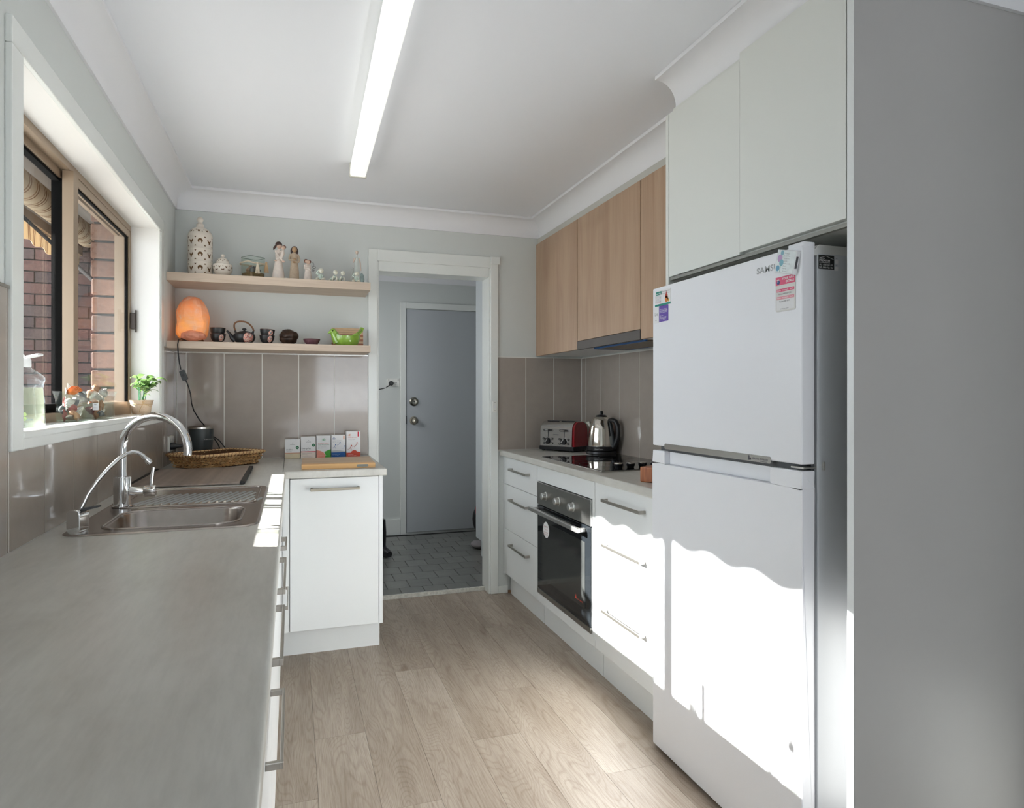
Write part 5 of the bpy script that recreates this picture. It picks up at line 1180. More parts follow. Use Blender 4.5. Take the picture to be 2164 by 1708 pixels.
obj('hair', MB().ball((fx + 0.002, fyy - 0.003, Z1 + 0.193), 0.0178, 16, 12, (1.0, 1.0, 0.92)).tube([(fx - 0.010, fyy, Z1 + 0.186), (fx - 0.020, fyy, Z1 + 0.176), (fx - 0.025, fyy, Z1 + 0.164)], [0.007, 0.006, 0.003], 8), HAIR, f1, smooth=60)
obj('baby_body', MB().tube([(fx + 0.024, fyy - 0.012, Z1 + 0.164), (fx + 0.022, fyy - 0.016, Z1 + 0.142), (fx + 0.014, fyy - 0.018, Z1 + 0.116)], [0.007, 0.011, 0.008], 12), GOWN1, f1, smooth=60)
obj('baby_arm', MB().tube([(fx + 0.022, fyy - 0.020, Z1 + 0.155), (fx + 0.008, fyy - 0.022, Z1 + 0.148)], [0.0045, 0.0038], 8), GOWN1, f1, smooth=60)
obj('baby_head', MB().ball((fx + 0.027, fyy - 0.012, Z1 + 0.176), 0.0105, 14, 10), SKIN1, f1, smooth=60)
obj('baby_hair', MB().ball((fx + 0.029, fyy - 0.008, Z1 + 0.180), 0.0115, 14, 10, (1, 1, 0.9)), HAIRR, f1, smooth=60)
fx = 0.0125
f2 = thing('figurine', 'tan figurine of a long haired woman with folded hands', 'figurine', (fx, fyy, Z1))
g = MB(); gown(g, fx, fyy, Z1, [(0.0255, 0), (0.026, 0.005), (0.024, 0.05), (0.0195, 0.09), (0.017, 0.115), (0.019, 0.135), (0.018, 0.146), (0.008, 0.153), (0.006, 0.160)])
obj('gown', g, GOWN2, f2, smooth=60)
for s in (-1, 1):
    obj('arm', MB().tube([(fx + s * 0.018, fyy, Z1 + 0.144), (fx + s * 0.026, fyy - 0.006, Z1 + 0.120), (fx + s * 0.022, fyy - 0.016, Z1 + (0.112 if s < 0 else 0.102)), (fx + s * 0.004, fyy - 0.022, Z1 + (0.114 if s < 0 else 0.102))], [0.0062, 0.0062, 0.0058, 0.0046], 10), GOWN2, f2, smooth=60)
    obj('hand', MB().ball((fx + (0.001 if s < 0 else -0.001), fyy - 0.023, Z1 + (0.115 if s < 0 else 0.099)), 0.0058, 10, 8, (1.5, 0.7, 0.9)), SKIN2, f2, smooth=60)
obj('head', MB().ball((fx + 0.001, fyy - 0.006, Z1 + 0.171), 0.0145, 16, 12, (0.9, 0.95, 1.1)), SKIN2, f2, smooth=60)
obj('hair', MB().ball((fx + 0.001, fyy + 0.002, Z1 + 0.174), 0.0168, 16, 12, (0.98, 0.9, 1.05)).tube([(fx - 0.012, fyy - 0.001, Z1 + 0.178), (fx - 0.015, fyy + 0.002, Z1 + 0.165), (fx - 0.015, fyy + 0.004, Z1 + 0.150)], [0.005, 0.006, 0.004], 8)
    .tube([(fx + 0.012, fyy - 0.001, Z1 + 0.178), (fx + 0.015, fyy + 0.002, Z1 + 0.163), (fx + 0.013, fyy + 0.004, Z1 + 0.147)], [0.005, 0.006, 0.004], 8), HAIR, f2, smooth=60)
fx = 0.084
f3 = thing('figurine', 'small pale figurine of an embracing pair with a wire butterfly', 'figurine', (fx, fyy, Z1))
g = MB(); gown(g, fx, fyy, Z1, [(0.024, 0), (0.0245, 0.004), (0.020, 0.03), (0.0155, 0.06), (0.0165, 0.080), (0.015, 0.092), (0.007, 0.098)])
obj('gown', g, GOWN1, f3, smooth=60)
obj('arm', MB().tube([(fx - 0.016, fyy, Z1 + 0.090), (fx - 0.018, fyy - 0.010, Z1 + 0.072), (fx + 0.004, fyy - 0.016, Z1 + 0.070), (fx + 0.014, fyy - 0.016, Z1 + 0.060)], [0.0055, 0.0055, 0.005, 0.004], 10), GOWN1, f3, smooth=60)
obj('arm', MB().tube([(fx + 0.010, fyy - 0.006, Z1 + 0.088), (fx - 0.006, fyy - 0.016, Z1 + 0.085)], [0.005, 0.0045], 10), GOWN1, f3, smooth=60)
obj('head', MB().ball((fx + 0.002, fyy - 0.008, Z1 + 0.106), 0.0105, 14, 10).ball((fx - 0.008, fyy - 0.003, Z1 + 0.110), 0.0095, 14, 10), SKIN1, f3, smooth=60)
obj('hair', MB().ball((fx - 0.010, fyy + 0.003, Z1 + 0.113), 0.0118, 14, 10).ball((fx + 0.007, fyy, Z1 + 0.110), 0.0105, 14, 10), HAIRR, f3, smooth=60)
bf = MB()
for (ax, az, rx, rz_) in ((0.026, 0.092, 0.006, 0.012), (0.033, 0.078, 0.009, 0.006), (0.031, 0.066, 0.007, 0.006), (0.028, 0.060, 0.004, 0.008)):
    bf.tube([(fx + ax + rx * math.cos(2 * PI * q / 12), fyy - 0.014, Z1 + az + rz_ * math.sin(2 * PI * q / 12)) for q in range(13)], 0.0008, 5)
obj('wire_butterfly', bf, BLACK, f3)

def baby(cx, label, pose, sc=1.0, yy=3.755):
    t = thing('figurine', label, 'figurine', (cx, yy, Z1))
    q = lambda x, y, z: (cx + x * sc, yy + y * sc, Z1 + z * sc)
    if pose == 'sit':
        obj('body', MB().tube([q(0, 0, 0.006), q(0, 0, 0.018), q(0.002, 0, 0.034)], [0.012 * sc, 0.0125 * sc, 0.008 * sc], 12), MINT, t, smooth=60)
        obj('leg', MB().tube([q(-0.006, -0.004, 0.007), q(-0.014, -0.014, 0.012), q(-0.018, -0.022, 0.006)], [0.006 * sc, 0.005 * sc, 0.0055 * sc], 8), IVORY, t, smooth=60)
        obj('leg', MB().tube([q(0.006, -0.004, 0.007), q(0.014, -0.014, 0.010), q(0.020, -0.022, 0.007)], [0.006 * sc, 0.005 * sc, 0.0055 * sc], 8), IVORY, t, smooth=60)
        obj('arm', MB().tube([q(-0.008, 0, 0.032), q(-0.018, -0.003, 0.036), q(-0.010, -0.004, 0.050)], [0.004 * sc, 0.004 * sc, 0.0035 * sc], 8), MINT, t, smooth=60)
        obj('arm', MB().tube([q(0.008, 0, 0.032), q(0.014, -0.006, 0.022), q(0.008, -0.012, 0.014)], [0.004 * sc, 0.004 * sc, 0.0035 * sc], 8), MINT, t, smooth=60)
        hx = 0.004
    else:
        obj('body', MB().tube([q(-0.018, 0.010, 0.012), q(-0.006, 0.0, 0.016), q(0.004, -0.006, 0.030)], [0.009 * sc, 0.010 * sc, 0.008 * sc], 12), MINT, t, smooth=60)
        obj('arm', MB().tube([q(-0.004, -0.008, 0.028), q(-0.010, -0.014, 0.014), q(-0.010, -0.016, 0.004)], [0.004 * sc, 0.004 * sc, 0.004 * sc], 8), IVORY, t, smooth=60)
        obj('arm', MB().tube([q(0.010, -0.008, 0.028), q(0.013, -0.014, 0.014), q(0.012, -0.016, 0.004)], [0.004 * sc, 0.004 * sc, 0.004 * sc], 8), IVORY, t, smooth=60)
        obj('leg', MB().tube([q(-0.016, 0.008, 0.010), q(-0.024, 0.0, 0.006), q(-0.026, -0.008, 0.005)], [0.006 * sc, 0.005 * sc, 0.0045 * sc], 8), IVORY, t, smooth=60)
        hx = 0.006
    obj('head', MB().ball(q(hx, -0.006, 0.050), 0.0128 * sc, 14, 10, (1, 1, 0.95)), IVORY, t, smooth=60)
    obj('face', MB().ball(q(hx - 0.004, -0.0182, 0.051), 0.0011 * sc, 6, 4).ball(q(hx + 0.005, -0.0182, 0.051), 0.0011 * sc, 6, 4).ball(q(hx, -0.0185, 0.046), 0.0011 * sc, 6, 4, (2, 1, 0.6)), DARKTXT, t)
baby(0.147, 'mint baby figurine sitting with one hand raised to its head', 'sit', 1.10)
baby(0.222, 'mint crawling baby figurine, left of the crawling pair', 'crawl', 1.02)
baby(0.262, 'mint crawling baby figurine, right of the crawling pair', 'crawl', 0.98)
baby(0.338, 'mint sitting baby figurine in front of the standing lady', 'sit', 1.0, 3.750)
lx, lyy = 0.352, 3.845
f5 = thing('figurine', 'slim pale blue porcelain lady standing at the shelf end', 'figurine', (lx, lyy, Z1))
g = MB(); gown(g, lx, lyy, Z1, [(0.026, 0), (0.025, 0.02), (0.020, 0.06), (0.015, 0.10), (0.0115, 0.125), (0.014, 0.145), (0.011, 0.158), (0.0045, 0.163), (0.0045, 0.178)])
PALEB = M('pale_blue_porcelain', (0.58, 0.61, 0.57), 0.3)
obj('dress', g, PALEB, f5, smooth=60)
PSK = M('porcelain_skin', (0.70, 0.57, 0.48), 0.35)
obj('head', MB().ball((lx, lyy - 0.003, Z1 + 0.188), 0.0095, 14, 10, (0.9, 1, 1.15)), PSK, f5, smooth=60)
obj('hair', MB().ball((lx, lyy + 0.002, Z1 + 0.192), 0.0098, 14, 10, (1, 1, 1)), IVORY, f5, smooth=60)
obj('arm', MB().tube([(lx + 0.013, lyy, Z1 + 0.156), (lx + 0.020, lyy, Z1 + 0.125), (lx + 0.022, lyy - 0.004, Z1 + 0.085)], [0.0045, 0.004, 0.003], 8), PSK, f5, smooth=60)
obj('arm', MB().tube([(lx - 0.013, lyy, Z1 + 0.156), (lx - 0.019, lyy - 0.006, Z1 + 0.132), (lx - 0.008, lyy - 0.010, Z1 + 0.156)], [0.0045, 0.004, 0.003], 8), PSK, f5, smooth=60)
obj('child', MB().tube([(lx - 0.030, lyy - 0.01, Z1 + 0.0), (lx - 0.028, lyy - 0.01, Z1 + 0.05), (lx - 0.024, lyy - 0.01, Z1 + 0.085)], [0.012, 0.009, 0.005], 10).ball((lx - 0.024, lyy - 0.012, Z1 + 0.094), 0.007, 10, 8), PALEB, f5, smooth=60)
obj('basin', MB().ball((lx + 0.028, lyy, Z1 + 0.036), 0.020, 14, 10, (0.75, 0.6, 1.8)), M('aqua_glaze', (0.32, 0.42, 0.41), 0.25, var=0.3, vscale=60), f5, smooth=60)

# salt lamp ---------------------------------------------------------------
slx, sly = -0.497, 3.835
sl = thing('salt_lamp', 'glowing orange rock salt lamp on the lower shelf', 'lamp', (slx, sly, Z2))
def saltmat():
    m, nt, b = nm('glowing_rock_salt'); b.inputs['Roughness'].default_value = 0.5
    v = coords(nt); n1 = noise_n(nt, v, 14, 5, 0.6, 0.8)
    c = ramp(nt, n1, [(0.30, (0.66, 0.24, 0.12)), (0.48, (0.74, 0.33, 0.19)), (0.57, (0.80, 0.42, 0.28)), (0.68, (0.85, 0.68, 0.60))])
    link(nt, c, b.inputs['Base Color'])
    tc = nt.nodes.new('ShaderNodeTexCoord'); vm = nt.nodes.new('ShaderNodeVectorMath'); vm.operation = 'DISTANCE'; vm.inputs[1].default_value = (0.0, -0.03, 0.085)
    link(nt, tc.outputs['Object'], vm.inputs[0])
    e = ramp(nt, vm.outputs['Value'], [(0.04, (1.0, 0.50, 0.13)), (0.09, (0.85, 0.27, 0.04)), (0.15, (0.25, 0.05, 0.010))])
    mx = nt.nodes.new('ShaderNodeMix'); mx.data_type = 'RGBA'; mx.blend_type = 'MULTIPLY'; mx.inputs[0].default_value = 0.8
    c2 = ramp(nt, n1, [(0.35, (1.5, 1.2, 0.9)), (0.5, (0.8, 0.7, 0.7)), (0.62, (0.35, 0.35, 0.45))])
    link(nt, e, mx.inputs[6]); link(nt, c2, mx.inputs[7]); link(nt, mx.outputs[2], b.inputs['Emission Color']); b.inputs['Emission Strength'].default_value = 0.34
    bump(nt, b, n1, 0.5, 0.01); return m
def salt_fn(d):
    v = Vector((d.x * 1.3 + 2, d.y * 1.3, d.z * 1.3)); r = 1 + 0.16 * noise.noise(v) + 0.06 * noise.noise(v * 3)
    r = min(r, 1.06 / max(0.3, abs(d.dot(Vector((0.55, -0.75, 0.36)).normalized())) * 1.0 + 0.12))
    return r
mb = MB(); SN = 22; vs = []; fs = []
sprof = [(0.0, 0.016), (0.050, 0.017), (0.066, 0.028), (0.0765, 0.050), (0.080, 0.078), (0.079, 0.105), (0.075, 0.135), (0.071, 0.165), (0.064, 0.195), (0.055, 0.218), (0.042, 0.234), (0.022, 0.243), (0.0, 0.245)]
for r_, z_ in sprof:
    for i in range(SN):
        a = 2 * PI * i / SN; q = 1 + 0.22 * noise.noise(Vector((math.cos(a) * 1.6, math.sin(a) * 1.6, z_ * 14))) + 0.05 * noise.noise(Vector((math.cos(a) * 5, math.sin(a) * 5, z_ * 40)))
        x_ = r_ * q * math.cos(a); y_ = r_ * q * math.sin(a) * 0.86
        if z_ < 0.06 and y_ < -0.035: y_ = -0.035 - (y_ + 0.035) * -0.3
        vs.append((slx + x_ - 0.02 * (z_ - 0.1), sly + y_, Z2 + z_ + 0.004 * noise.noise(Vector((x_ * 40, y_ * 40, 1)))))
for k in range(len(sprof) - 1):
    for i in range(SN): j_ = (i + 1) % SN; fs.append((k * SN + i, k * SN + j_, (k + 1) * SN + j_, (k + 1) * SN + i))
mb.add(vs, fs)
obj('salt_crystal', mb, saltmat(), sl, smooth=12)
obj('lower_facet', MB().ball((slx + 0.006, sly - 0.040, Z2 + 0.034), 0.055, 12, 8, (1.15, 0.62, 0.52), lambda d: 1 + 0.2 * noise.noise(d * 2.5)), M('unlit_pink_salt', (0.62, 0.30, 0.22), 0.5, var=0.2, vscale=30, emit=(0.8, 0.2, 0.06), es=0.10), sl)
obj('timber_base', MB().lathe([(0.052, 0.0), (0.054, 0.004), (0.054, 0.014), (0.050, 0.018), (0, 0.018)], (slx, sly - 0.01, Z2), 28, sy=0.8), M('base_timber', (0.22, 0.15, 0.09), 0.6, var=0.3, vscale=40), sl, smooth=35)
cd = [(slx - 0.02, sly - 0.055, Z2 + 0.004), (-0.520, 3.745, Z2 + 0.006), (-0.535, 3.725, Z2 + 0.013), (-0.547, 3.7095, Z2 + 0.006), (-0.551, 3.7065, Z2 - 0.02), (-0.549, 3.706, 1.48), (-0.543, 3.707, 1.42), (-0.536, 3.71, 1.385)]
obj('cord', MB().tube(cd, 0.0030, 10), BLACK, sl, smooth=60)
sw = Vector((0.34, 0, -0.94)).normalized(); swr = Vector((0.94, 0, 0.34)).normalized()
swo = obj('inline_switch', MB().prism(rrect(-0.0135, 0.0135, -0.0265, 0.0265, 0.007, 4), lambda a, b, d: (-0.524 + swr.x * a - sw.x * b, 3.71 + d, 1.358 + swr.z * a - sw.z * b), -0.008, 0.008), BLACKS, sl, bevel=0.0015)
obj('switch_rocker', MB().lathe([(0.0075, 0), (0.0075, -0.002), (0, -0.002)], (-0.523, 3.702, 1.358), 16, 'y'), BLACK, swo)
cd2 = [(-0.514, 3.712, 1.334), (-0.503, 3.72, 1.30), (-0.494, 3.73, 1.262), (-0.492, 3.745, 1.215), (-0.484, 3.77, 1.175), (-0.462, 3.81, 1.125), (-0.443, 3.845, 1.095), (-0.452, 3.860, 1.086)]
obj('cord', MB().tube(cd2, 0.0030, 10), BLACK, sl, smooth=60)

# tea set ------------------------------------------------------------
def floral():
    m, nt, b = nm('floral_medallion'); b.inputs['Roughness'].default_value = 0.4
    vo = nt.nodes.new('ShaderNodeTexVoronoi'); vo.inputs['Scale'].default_value = 260; link(nt, coords(nt), vo.inputs['Vector'])
    sp_ = nt.nodes.new('ShaderNodeSeparateColor'); link(nt, vo.outputs['Color'], sp_.inputs[0])
    r = ramp(nt, sp_.outputs[0], [(0.0, (0.60, 0.10, 0.07)), (0.3, (0.70, 0.25, 0.18)), (0.45, (0.70, 0.52, 0.40)), (0.7, (0.72, 0.50, 0.45)), (0.85, (0.10, 0.24, 0.28)), (1.0, (0.05, 0.05, 0.06))])
    link(nt, r, b.inputs['Base Color']); return m
FLOR = floral()
def disc_on(parent, cx, cy_, zb, prof, a, z, r, sx=1.0):
    mb = MB(); n = 20; vs = []; fs = []
    rings_ = 5
    for k in range(rings_ + 1):
        rr = r * k / rings_
        for i in range(n):
            t = 2 * PI * i / n; zz = z + rr * math.sin(t); R_ = on_surf(0, 0, prof, 0, 0, max(prof[0][1], min(prof[-1][1], zz))); aa = a + sx * rr * math.cos(t) / R_
            vs.append((cx + (R_ + 0.0012) * math.cos(aa), cy_ + (R_ + 0.0012) * math.sin(aa), zb + zz))
    for k in range(rings_):
        for i in range(n): j = (i + 1) % n; fs.append((k * n + i, k * n + j, (k + 1) * n + j, (k + 1) * n + i))
    mb.add(vs, fs); return obj('floral_medallion', mb, FLOR, parent, smooth=60)
PC = [(0.017, 0.0), (0.020, 0.003), (0.030, 0.014), (0.036, 0.028), (0.0385, 0.046)]
def cup(cx, cy_, z, label, a, group, medz=0.026, tilt=0.0):
    t = thing('tea_cup', label, 'cup', (cx, cy_, z), 0, group)
    obj('bowl', MB().lathe(PC + [(0.0365, 0.046), (0.034, 0.028), (0.020, 0.010), (0, 0.008)], (cx, cy_, z), 32), POTB, t, smooth=40)
    obj('rim', MB().lathe([(0.0388, 0.0445), (0.0388, 0.0475), (0.0362, 0.0475), (0.0362, 0.0445)], (cx, cy_, z), 32, cap=False), M('brown_rim', (0.10, 0.045, 0.03), 0.4), t, smooth=40)
    if a is not None: disc_on(t, cx, cy_, z, PC, a, medz, 0.0175, 0.75)
    t.rotation_euler = (0, tilt, 0)
    return t
gtc = 'stacked black tea cups'
cup(-0.372, 3.800, Z2, 'lower black tea cup of the pair by the salt lamp', math.radians(-56), gtc)
cup(-0.373, 3.800, Z2 + 0.0325, 'upper black tea cup of the pair by the salt lamp', None, gtc)
cup(-0.128, 3.800, Z2, 'lower black tea cup of the pair right of the teapot', math.radians(-62), gtc)
cup(-0.128, 3.801, Z2 + 0.0325, 'upper black tea cup of the pair right of the teapot', math.radians(-58), gtc, 0.024, 0.05)
tpx, tpy = -0.243, 3.81
tpt = thing('teapot', 'round black clay teapot with cane handle and floral medallion', 'teapot', (tpx, tpy, Z2))
PT = [(0.032, 0.0), (0.036, 0.003), (0.050, 0.016), (0.056, 0.034), (0.053, 0.050), (0.040, 0.060), (0.024, 0.063)]
obj('body', MB().lathe(PT + [(0, 0.064)], (tpx, tpy, Z2), 40), POTB, tpt, smooth=40)
obj('lid', MB().lathe([(0.030, 0.0625), (0.026, 0.066), (0.010, 0.069), (0.005, 0.071), (0.006, 0.074), (0.011, 0.076), (0.0115, 0.080), (0.006, 0.084), (0, 0.0845)], (tpx, tpy, Z2), 28), POTB, tpt, smooth=40)
obj('spout', MB().tube([(tpx - 0.044, tpy - 0.004, Z2 + 0.018), (tpx - 0.060, tpy - 0.005, Z2 + 0.030), (tpx - 0.068, tpy - 0.006, Z2 + 0.046), (tpx - 0.078, tpy - 0.007, Z2 + 0.060), (tpx - 0.087, tpy - 0.008, Z2 + 0.066)], [0.017, 0.013, 0.009, 0.0065, 0.0055], 14), POTB, tpt, smooth=60)
disc_on(tpt, tpx, tpy, Z2, [(p, z) for p, z in PT], math.radians(-62), 0.030, 0.028, 1.0)
for s in (-1, 1): obj('lug', MB().tube([(tpx + s * 0.040, tpy, Z2 + 0.054), (tpx + s * 0.046, tpy, Z2 + 0.070)], [0.007, 0.005], 10), POTB, tpt, smooth=60)
hpts = [(tpx - 0.045, tpy, Z2 + 0.070), (tpx - 0.050, tpy, Z2 + 0.090), (tpx - 0.047, tpy, Z2 + 0.108), (tpx - 0.032, tpy, Z2 + 0.118), (tpx - 0.010, tpy, Z2 + 0.120), (tpx + 0.012, tpy, Z2 + 0.115), (tpx + 0.030, tpy, Z2 + 0.102), (tpx + 0.042, tpy, Z2 + 0.085), (tpx + 0.048, tpy, Z2 + 0.070)]
def smooth_path(P, k=5):
    out = []; n = len(P)
    for i in range(n - 1):
        p0, p1, p2, p3 = (Vector(P[max(i - 1, 0)]), Vector(P[i]), Vector(P[i + 1]), Vector(P[min(i + 2, n - 1)]))
        for j in range(k):
            t = j / k; out.append(0.5 * ((2 * p1) + (-p0 + p2) * t + (2 * p0 - 5 * p1 + 4 * p2 - p3) * t * t + (-p0 + 3 * p1 - 3 * p2 + p3) * t ** 3))
    out.append(Vector(P[-1])); return out
sp_h = smooth_path(hpts, 8)
obj('handle', MB().tube(sp_h, [0.0040 + 0.0010 * (i % 2) for i in range(len(sp_h))], 10), CANE, tpt, smooth=60)

# carved head, bowl, bird, slat box
cvx, cvy = -0.021, 3.815
def carve_fn(d):
    r = 1 + 0.10 * noise.noise(d * 3.0) + 0.07 * noise.noise(d * 7.0)
    for c, h in ((Vector((0.55, -0.75, 0.2)), 0.22), (Vector((-0.1, -1, 0.05)), 0.14), (Vector((0.95, -0.2, 0.25)), 0.30), (Vector((0.85, -0.4, -0.45)), 0.20), (Vector((0.2, -0.95, -0.4)), 0.15)):
        r += h * max(0, d.dot(c.normalized()) - 0.86) / 0.14
    r -= 0.16 * math.exp(-((d.z + 0.12) / 0.08) ** 2) * max(0, -d.y)
    return r
mb = MB().ball((cvx, cvy, Z2 + 0.042), 0.044, 40, 28, (1.0, 0.85, 1.0), carve_fn)
mb.v = [(x, y, max(z, Z2 + 0.0005)) for x, y, z in mb.v]
tag(obj('carved_head', mb, CARVE, smooth=60), 'dark carved wooden head ornament between tea cups and bowl', 'ornament')
pb = obj('bowl', MB().lathe([(0.026, 0.0), (0.030, 0.002), (0.042, 0.020), (0.0465, 0.034), (0.0445, 0.0345), (0.040, 0.022), (0.026, 0.006), (0, 0.005)], (0.104, 3.80, Z2), 40), PURPLE, smooth=50)
tag(pb, 'small glossy plum ceramic dish on the lower shelf', 'bowl')
br = thing('bird_bowl', 'lime green ceramic bird shaped bowl with upturned tail', 'bowl', (0.29, 3.80, Z2))
bx_, by_ = 0.292, 3.800
mb = MB(); n = 32; prof = [(0.030, 0), (0.050, 0.003), (0.060, 0.020), (0.066, 0.040), (0.067, 0.056), (0.063, 0.056), (0.058, 0.035), (0.045, 0.014), (0, 0.010)]
vs = []; fs = []
for k, (r, z) in enumerate(prof):
    for i in range(n):
        a = 2 * PI * i / n; ca = math.cos(a)
        lift = 0.0
        if k in (3, 4, 5): lift = (0.016 if k > 3 else 0.006) * max(0, abs(ca) - 0.35) ** 1.2
        vs.append((bx_ + r * ca * 1.12, by_ + r * math.sin(a) * 0.72, Z2 + z + lift))
for k in range(len(prof) - 1):
    for i in range(n): j = (i + 1) % n; fs.append((k * n + i, k * n + j, (k + 1) * n + j, (k + 1) * n + i))
fs.append(tuple(range(n))[::-1]); mb.add(vs, fs)
obj('body', mb, GREEN, br, smooth=60)
obj('neck', MB().tube([(bx_ - 0.045, by_, Z2 + 0.022), (bx_ - 0.060, by_ - 0.002, Z2 + 0.052), (bx_ - 0.070, by_ - 0.003, Z2 + 0.074), (bx_ - 0.074, by_ - 0.003, Z2 + 0.082)], [0.030, 0.025, 0.019, 0.015], 18), GREEN, br, smooth=60)
obj('head', MB().ball((bx_ - 0.074, by_ - 0.003, Z2 + 0.080), 0.0175, 16, 12, (1.1, 0.9, 0.95)), GREEN, br, smooth=60)
obj('beak', MB().tube([(bx_ - 0.086, by_ - 0.004, Z2 + 0.078), (bx_ - 0.097, by_ - 0.005, Z2 + 0.072), (bx_ - 0.103, by_ - 0.005, Z2 + 0.068)], [0.010, 0.005, 0.0015], 10), GREEN, br, smooth=60)
obj('eye', MB().ball((bx_ - 0.077, by_ - 0.0180, Z2 + 0.084), 0.0038, 10, 6, (1.5, 0.5, 0.8)), GREEND, br)
for i in range(4):
    o_ = i * 0.008
    obj('tail_feather', MB().tube([(bx_ + 0.030 + o_ * 0.4, by_ - 0.022 + o_ * 1.2, Z2 + 0.052), (bx_ + 0.060 + o_ * 0.3, by_ - 0.016 + o_, Z2 + 0.068 + o_ * 0.3), (bx_ + 0.082, by_ - 0.012 + o_, Z2 + 0.088 + o_ * 0.4), (bx_ + 0.090 - o_ * 0.4, by_ - 0.010 + o_, Z2 + 0.104 + o_ * 0.2)], [0.008, 0.010, 0.009, 0.005], 12), GREEN, br, smooth=60)
obj('feather_line', MB().tube([(bx_ + 0.058, by_ - 0.027, Z2 + 0.070), (bx_ + 0.074, by_ - 0.024, Z2 + 0.080), (bx_ + 0.084, by_ - 0.021, Z2 + 0.094)], 0.0012, 6).tube([(bx_ + 0.060, by_ - 0.025, Z2 + 0.077), (bx_ + 0.072, by_ - 0.022, Z2 + 0.087), (bx_ + 0.080, by_ - 0.019, Z2 + 0.099)], 0.0009, 6), GREEND, br)
sb = thing('slatted_trivet', 'striped timber slatted board leaning behind the green bird bowl', 'board', (0.306, 3.93, Z2))
for i in range(9):
    obj('slat', MB().box(0.218, 0.396, 3.918 + i * 0.002, 3.934 + i * 0.002, Z2 + 0.0005 + 0.0128 * i, Z2 + 0.0122 + 0.0128 * i), SLATL if i % 2 == 0 or i > 6 else SLATD, sb)

# ---------------------------------------------------------------- boxes & board on the return
BY = 3.885
CREAM = M('cream_print', (0.66, 0.57, 0.40), 0.5); BLUSH = M('blush_print', (0.72, 0.62, 0.55), 0.5)
def carton(x0, x1, h, label, y=BY, dep=0.060, side=CARD):
    t = thing('carton', label, 'box', ((x0 + x1) / 2, y + dep / 2, ZL + 0.0005))
    obj('box_body', MB().box(x0, x1, y, y + dep, ZL + 0.0005, ZL + h), side, t, bevel=0.0006)
    return t
def fband(t, x0, x1, z0, z1, mat, name='printed_band', y=BY, e=0.0003):
    return obj(name, MB().box(x0, x1, y - e, y, z0, z1), mat, t)
def ftext(t, s, x, z, h, w, mat, y=BY, e=0.0006): text(s, (x, y, z), (1, 0, 0), (0, 0, 1), h, mat, t, w, ext=e)
def arbmark(t, cx, z, s, mat, y=BY):
    mb = MB()
    for sg in (-1, 1):
        mb.tube([(cx + sg * s * (0.5 + 0.45 * math.cos(a)), y - 0.0008, z + s * 0.45 * math.sin(a)) for a in [2 * PI * i / 10 for i in range(11)]], s * 0.08, 5)
        mb.tube([(cx + sg * s * 0.06, y - 0.0008, z - s * 0.5), (cx + sg * s * 0.10, y - 0.0008, z + s * 0.6), (cx + sg * s * 0.5, y - 0.0008, z + s * 0.95)], s * 0.08, 5)
    obj('emblem', mb, mat, t)
DG = M('dark_green_print', (0.01, 0.16, 0.06), 0.5)
x0, x1 = -0.037, 0.043
c1 = carton(x0, x1, 0.108, 'white skin drink carton with cream base, leftmost of the five')
fband(c1, x0, x1, ZL + 0.001, ZL + 0.030, CREAM); fband(c1, x0, x1, ZL + 0.030, ZL + 0.034, M('tan_stripe', (0.55, 0.25, 0.15), 0.5))
obj('torn_edge', MB().prism([(x0, ZL + 0.107)] + [(x0 + 0.08 * i / 14, ZL + 0.109 + (0.002 if i % 2 else 0.0)) for i in range(15)] + [(x1, ZL + 0.107)], XZ, BY + 0.0005, BY + 0.003), CARD, c1)
ftext(c1, 'arbonne', x0 + 0.028, ZL + 0.078, 0.005, 0.026, DARKTXT); arbmark(c1, x0 + 0.041, ZL + 0.088, 0.0035, GREYTXT)
ftext(c1, 'SkinElixir', x0 + 0.008, ZL + 0.047, 0.009, 0.034, DARKTXT); ftext(c1, 'Collagen Builder', x0 + 0.008, ZL + 0.040, 0.003, 0.028, DARKTXT)
ftext(c1, 'Dietary Supplement', x0 + 0.007, ZL + 0.022, 0.003, 0.034, GREYTXT); ftext(c1, 'Strawberry Lemonade flavoured drink', x0 + 0.007, ZL + 0.015, 0.003, 0.058, GREYTXT); ftext(c1, '30 sticks', x0 + 0.007, ZL + 0.007, 0.003, 0.020, GREYTXT)
def seal(t, cx, z): obj('round_seal', MB().lathe([(0, 0), (0.0088, 0), (0.0088, -0.0008), (0, -0.0008)], (cx, BY, z), 20, 'y'), DG, t); ftext(t, 'V', cx - 0.003, z - 0.003, 0.006, 0.006, WHITETXT, BY - 0.0008)
seal(c1, x1 - 0.014, ZL + 0.062)
x0, x1 = 0.048, 0.128
c2 = carton(x0, x1, 0.122, 'white energy drink carton with red stripe, second from the left')
fband(c2, x0, x1, ZL + 0.001, ZL + 0.035, BLUSH); fband(c2, x0, x1, ZL + 0.035, ZL + 0.0395, M('red_stripe', (0.55, 0.02, 0.03), 0.5))
ftext(c2, 'arbonne', x0 + 0.028, ZL + 0.091, 0.005, 0.026, DARKTXT); arbmark(c2, x0 + 0.041, ZL + 0.101, 0.0035, GREYTXT)
ftext(c2, 'EnergyFizz', x0 + 0.005, ZL + 0.052, 0.009, 0.048, DARKTXT); ftext(c2, 'Ginseng Fizz Sticks', x0 + 0.008, ZL + 0.044, 0.003, 0.036, DARKTXT)
ftext(c2, 'Strawberry and Grapefruit', x0 + 0.006, ZL + 0.028, 0.003, 0.054, DARKTXT); ftext(c2, 'flavoured powder', x0 + 0.006, ZL + 0.023, 0.003, 0.028, DARKTXT)
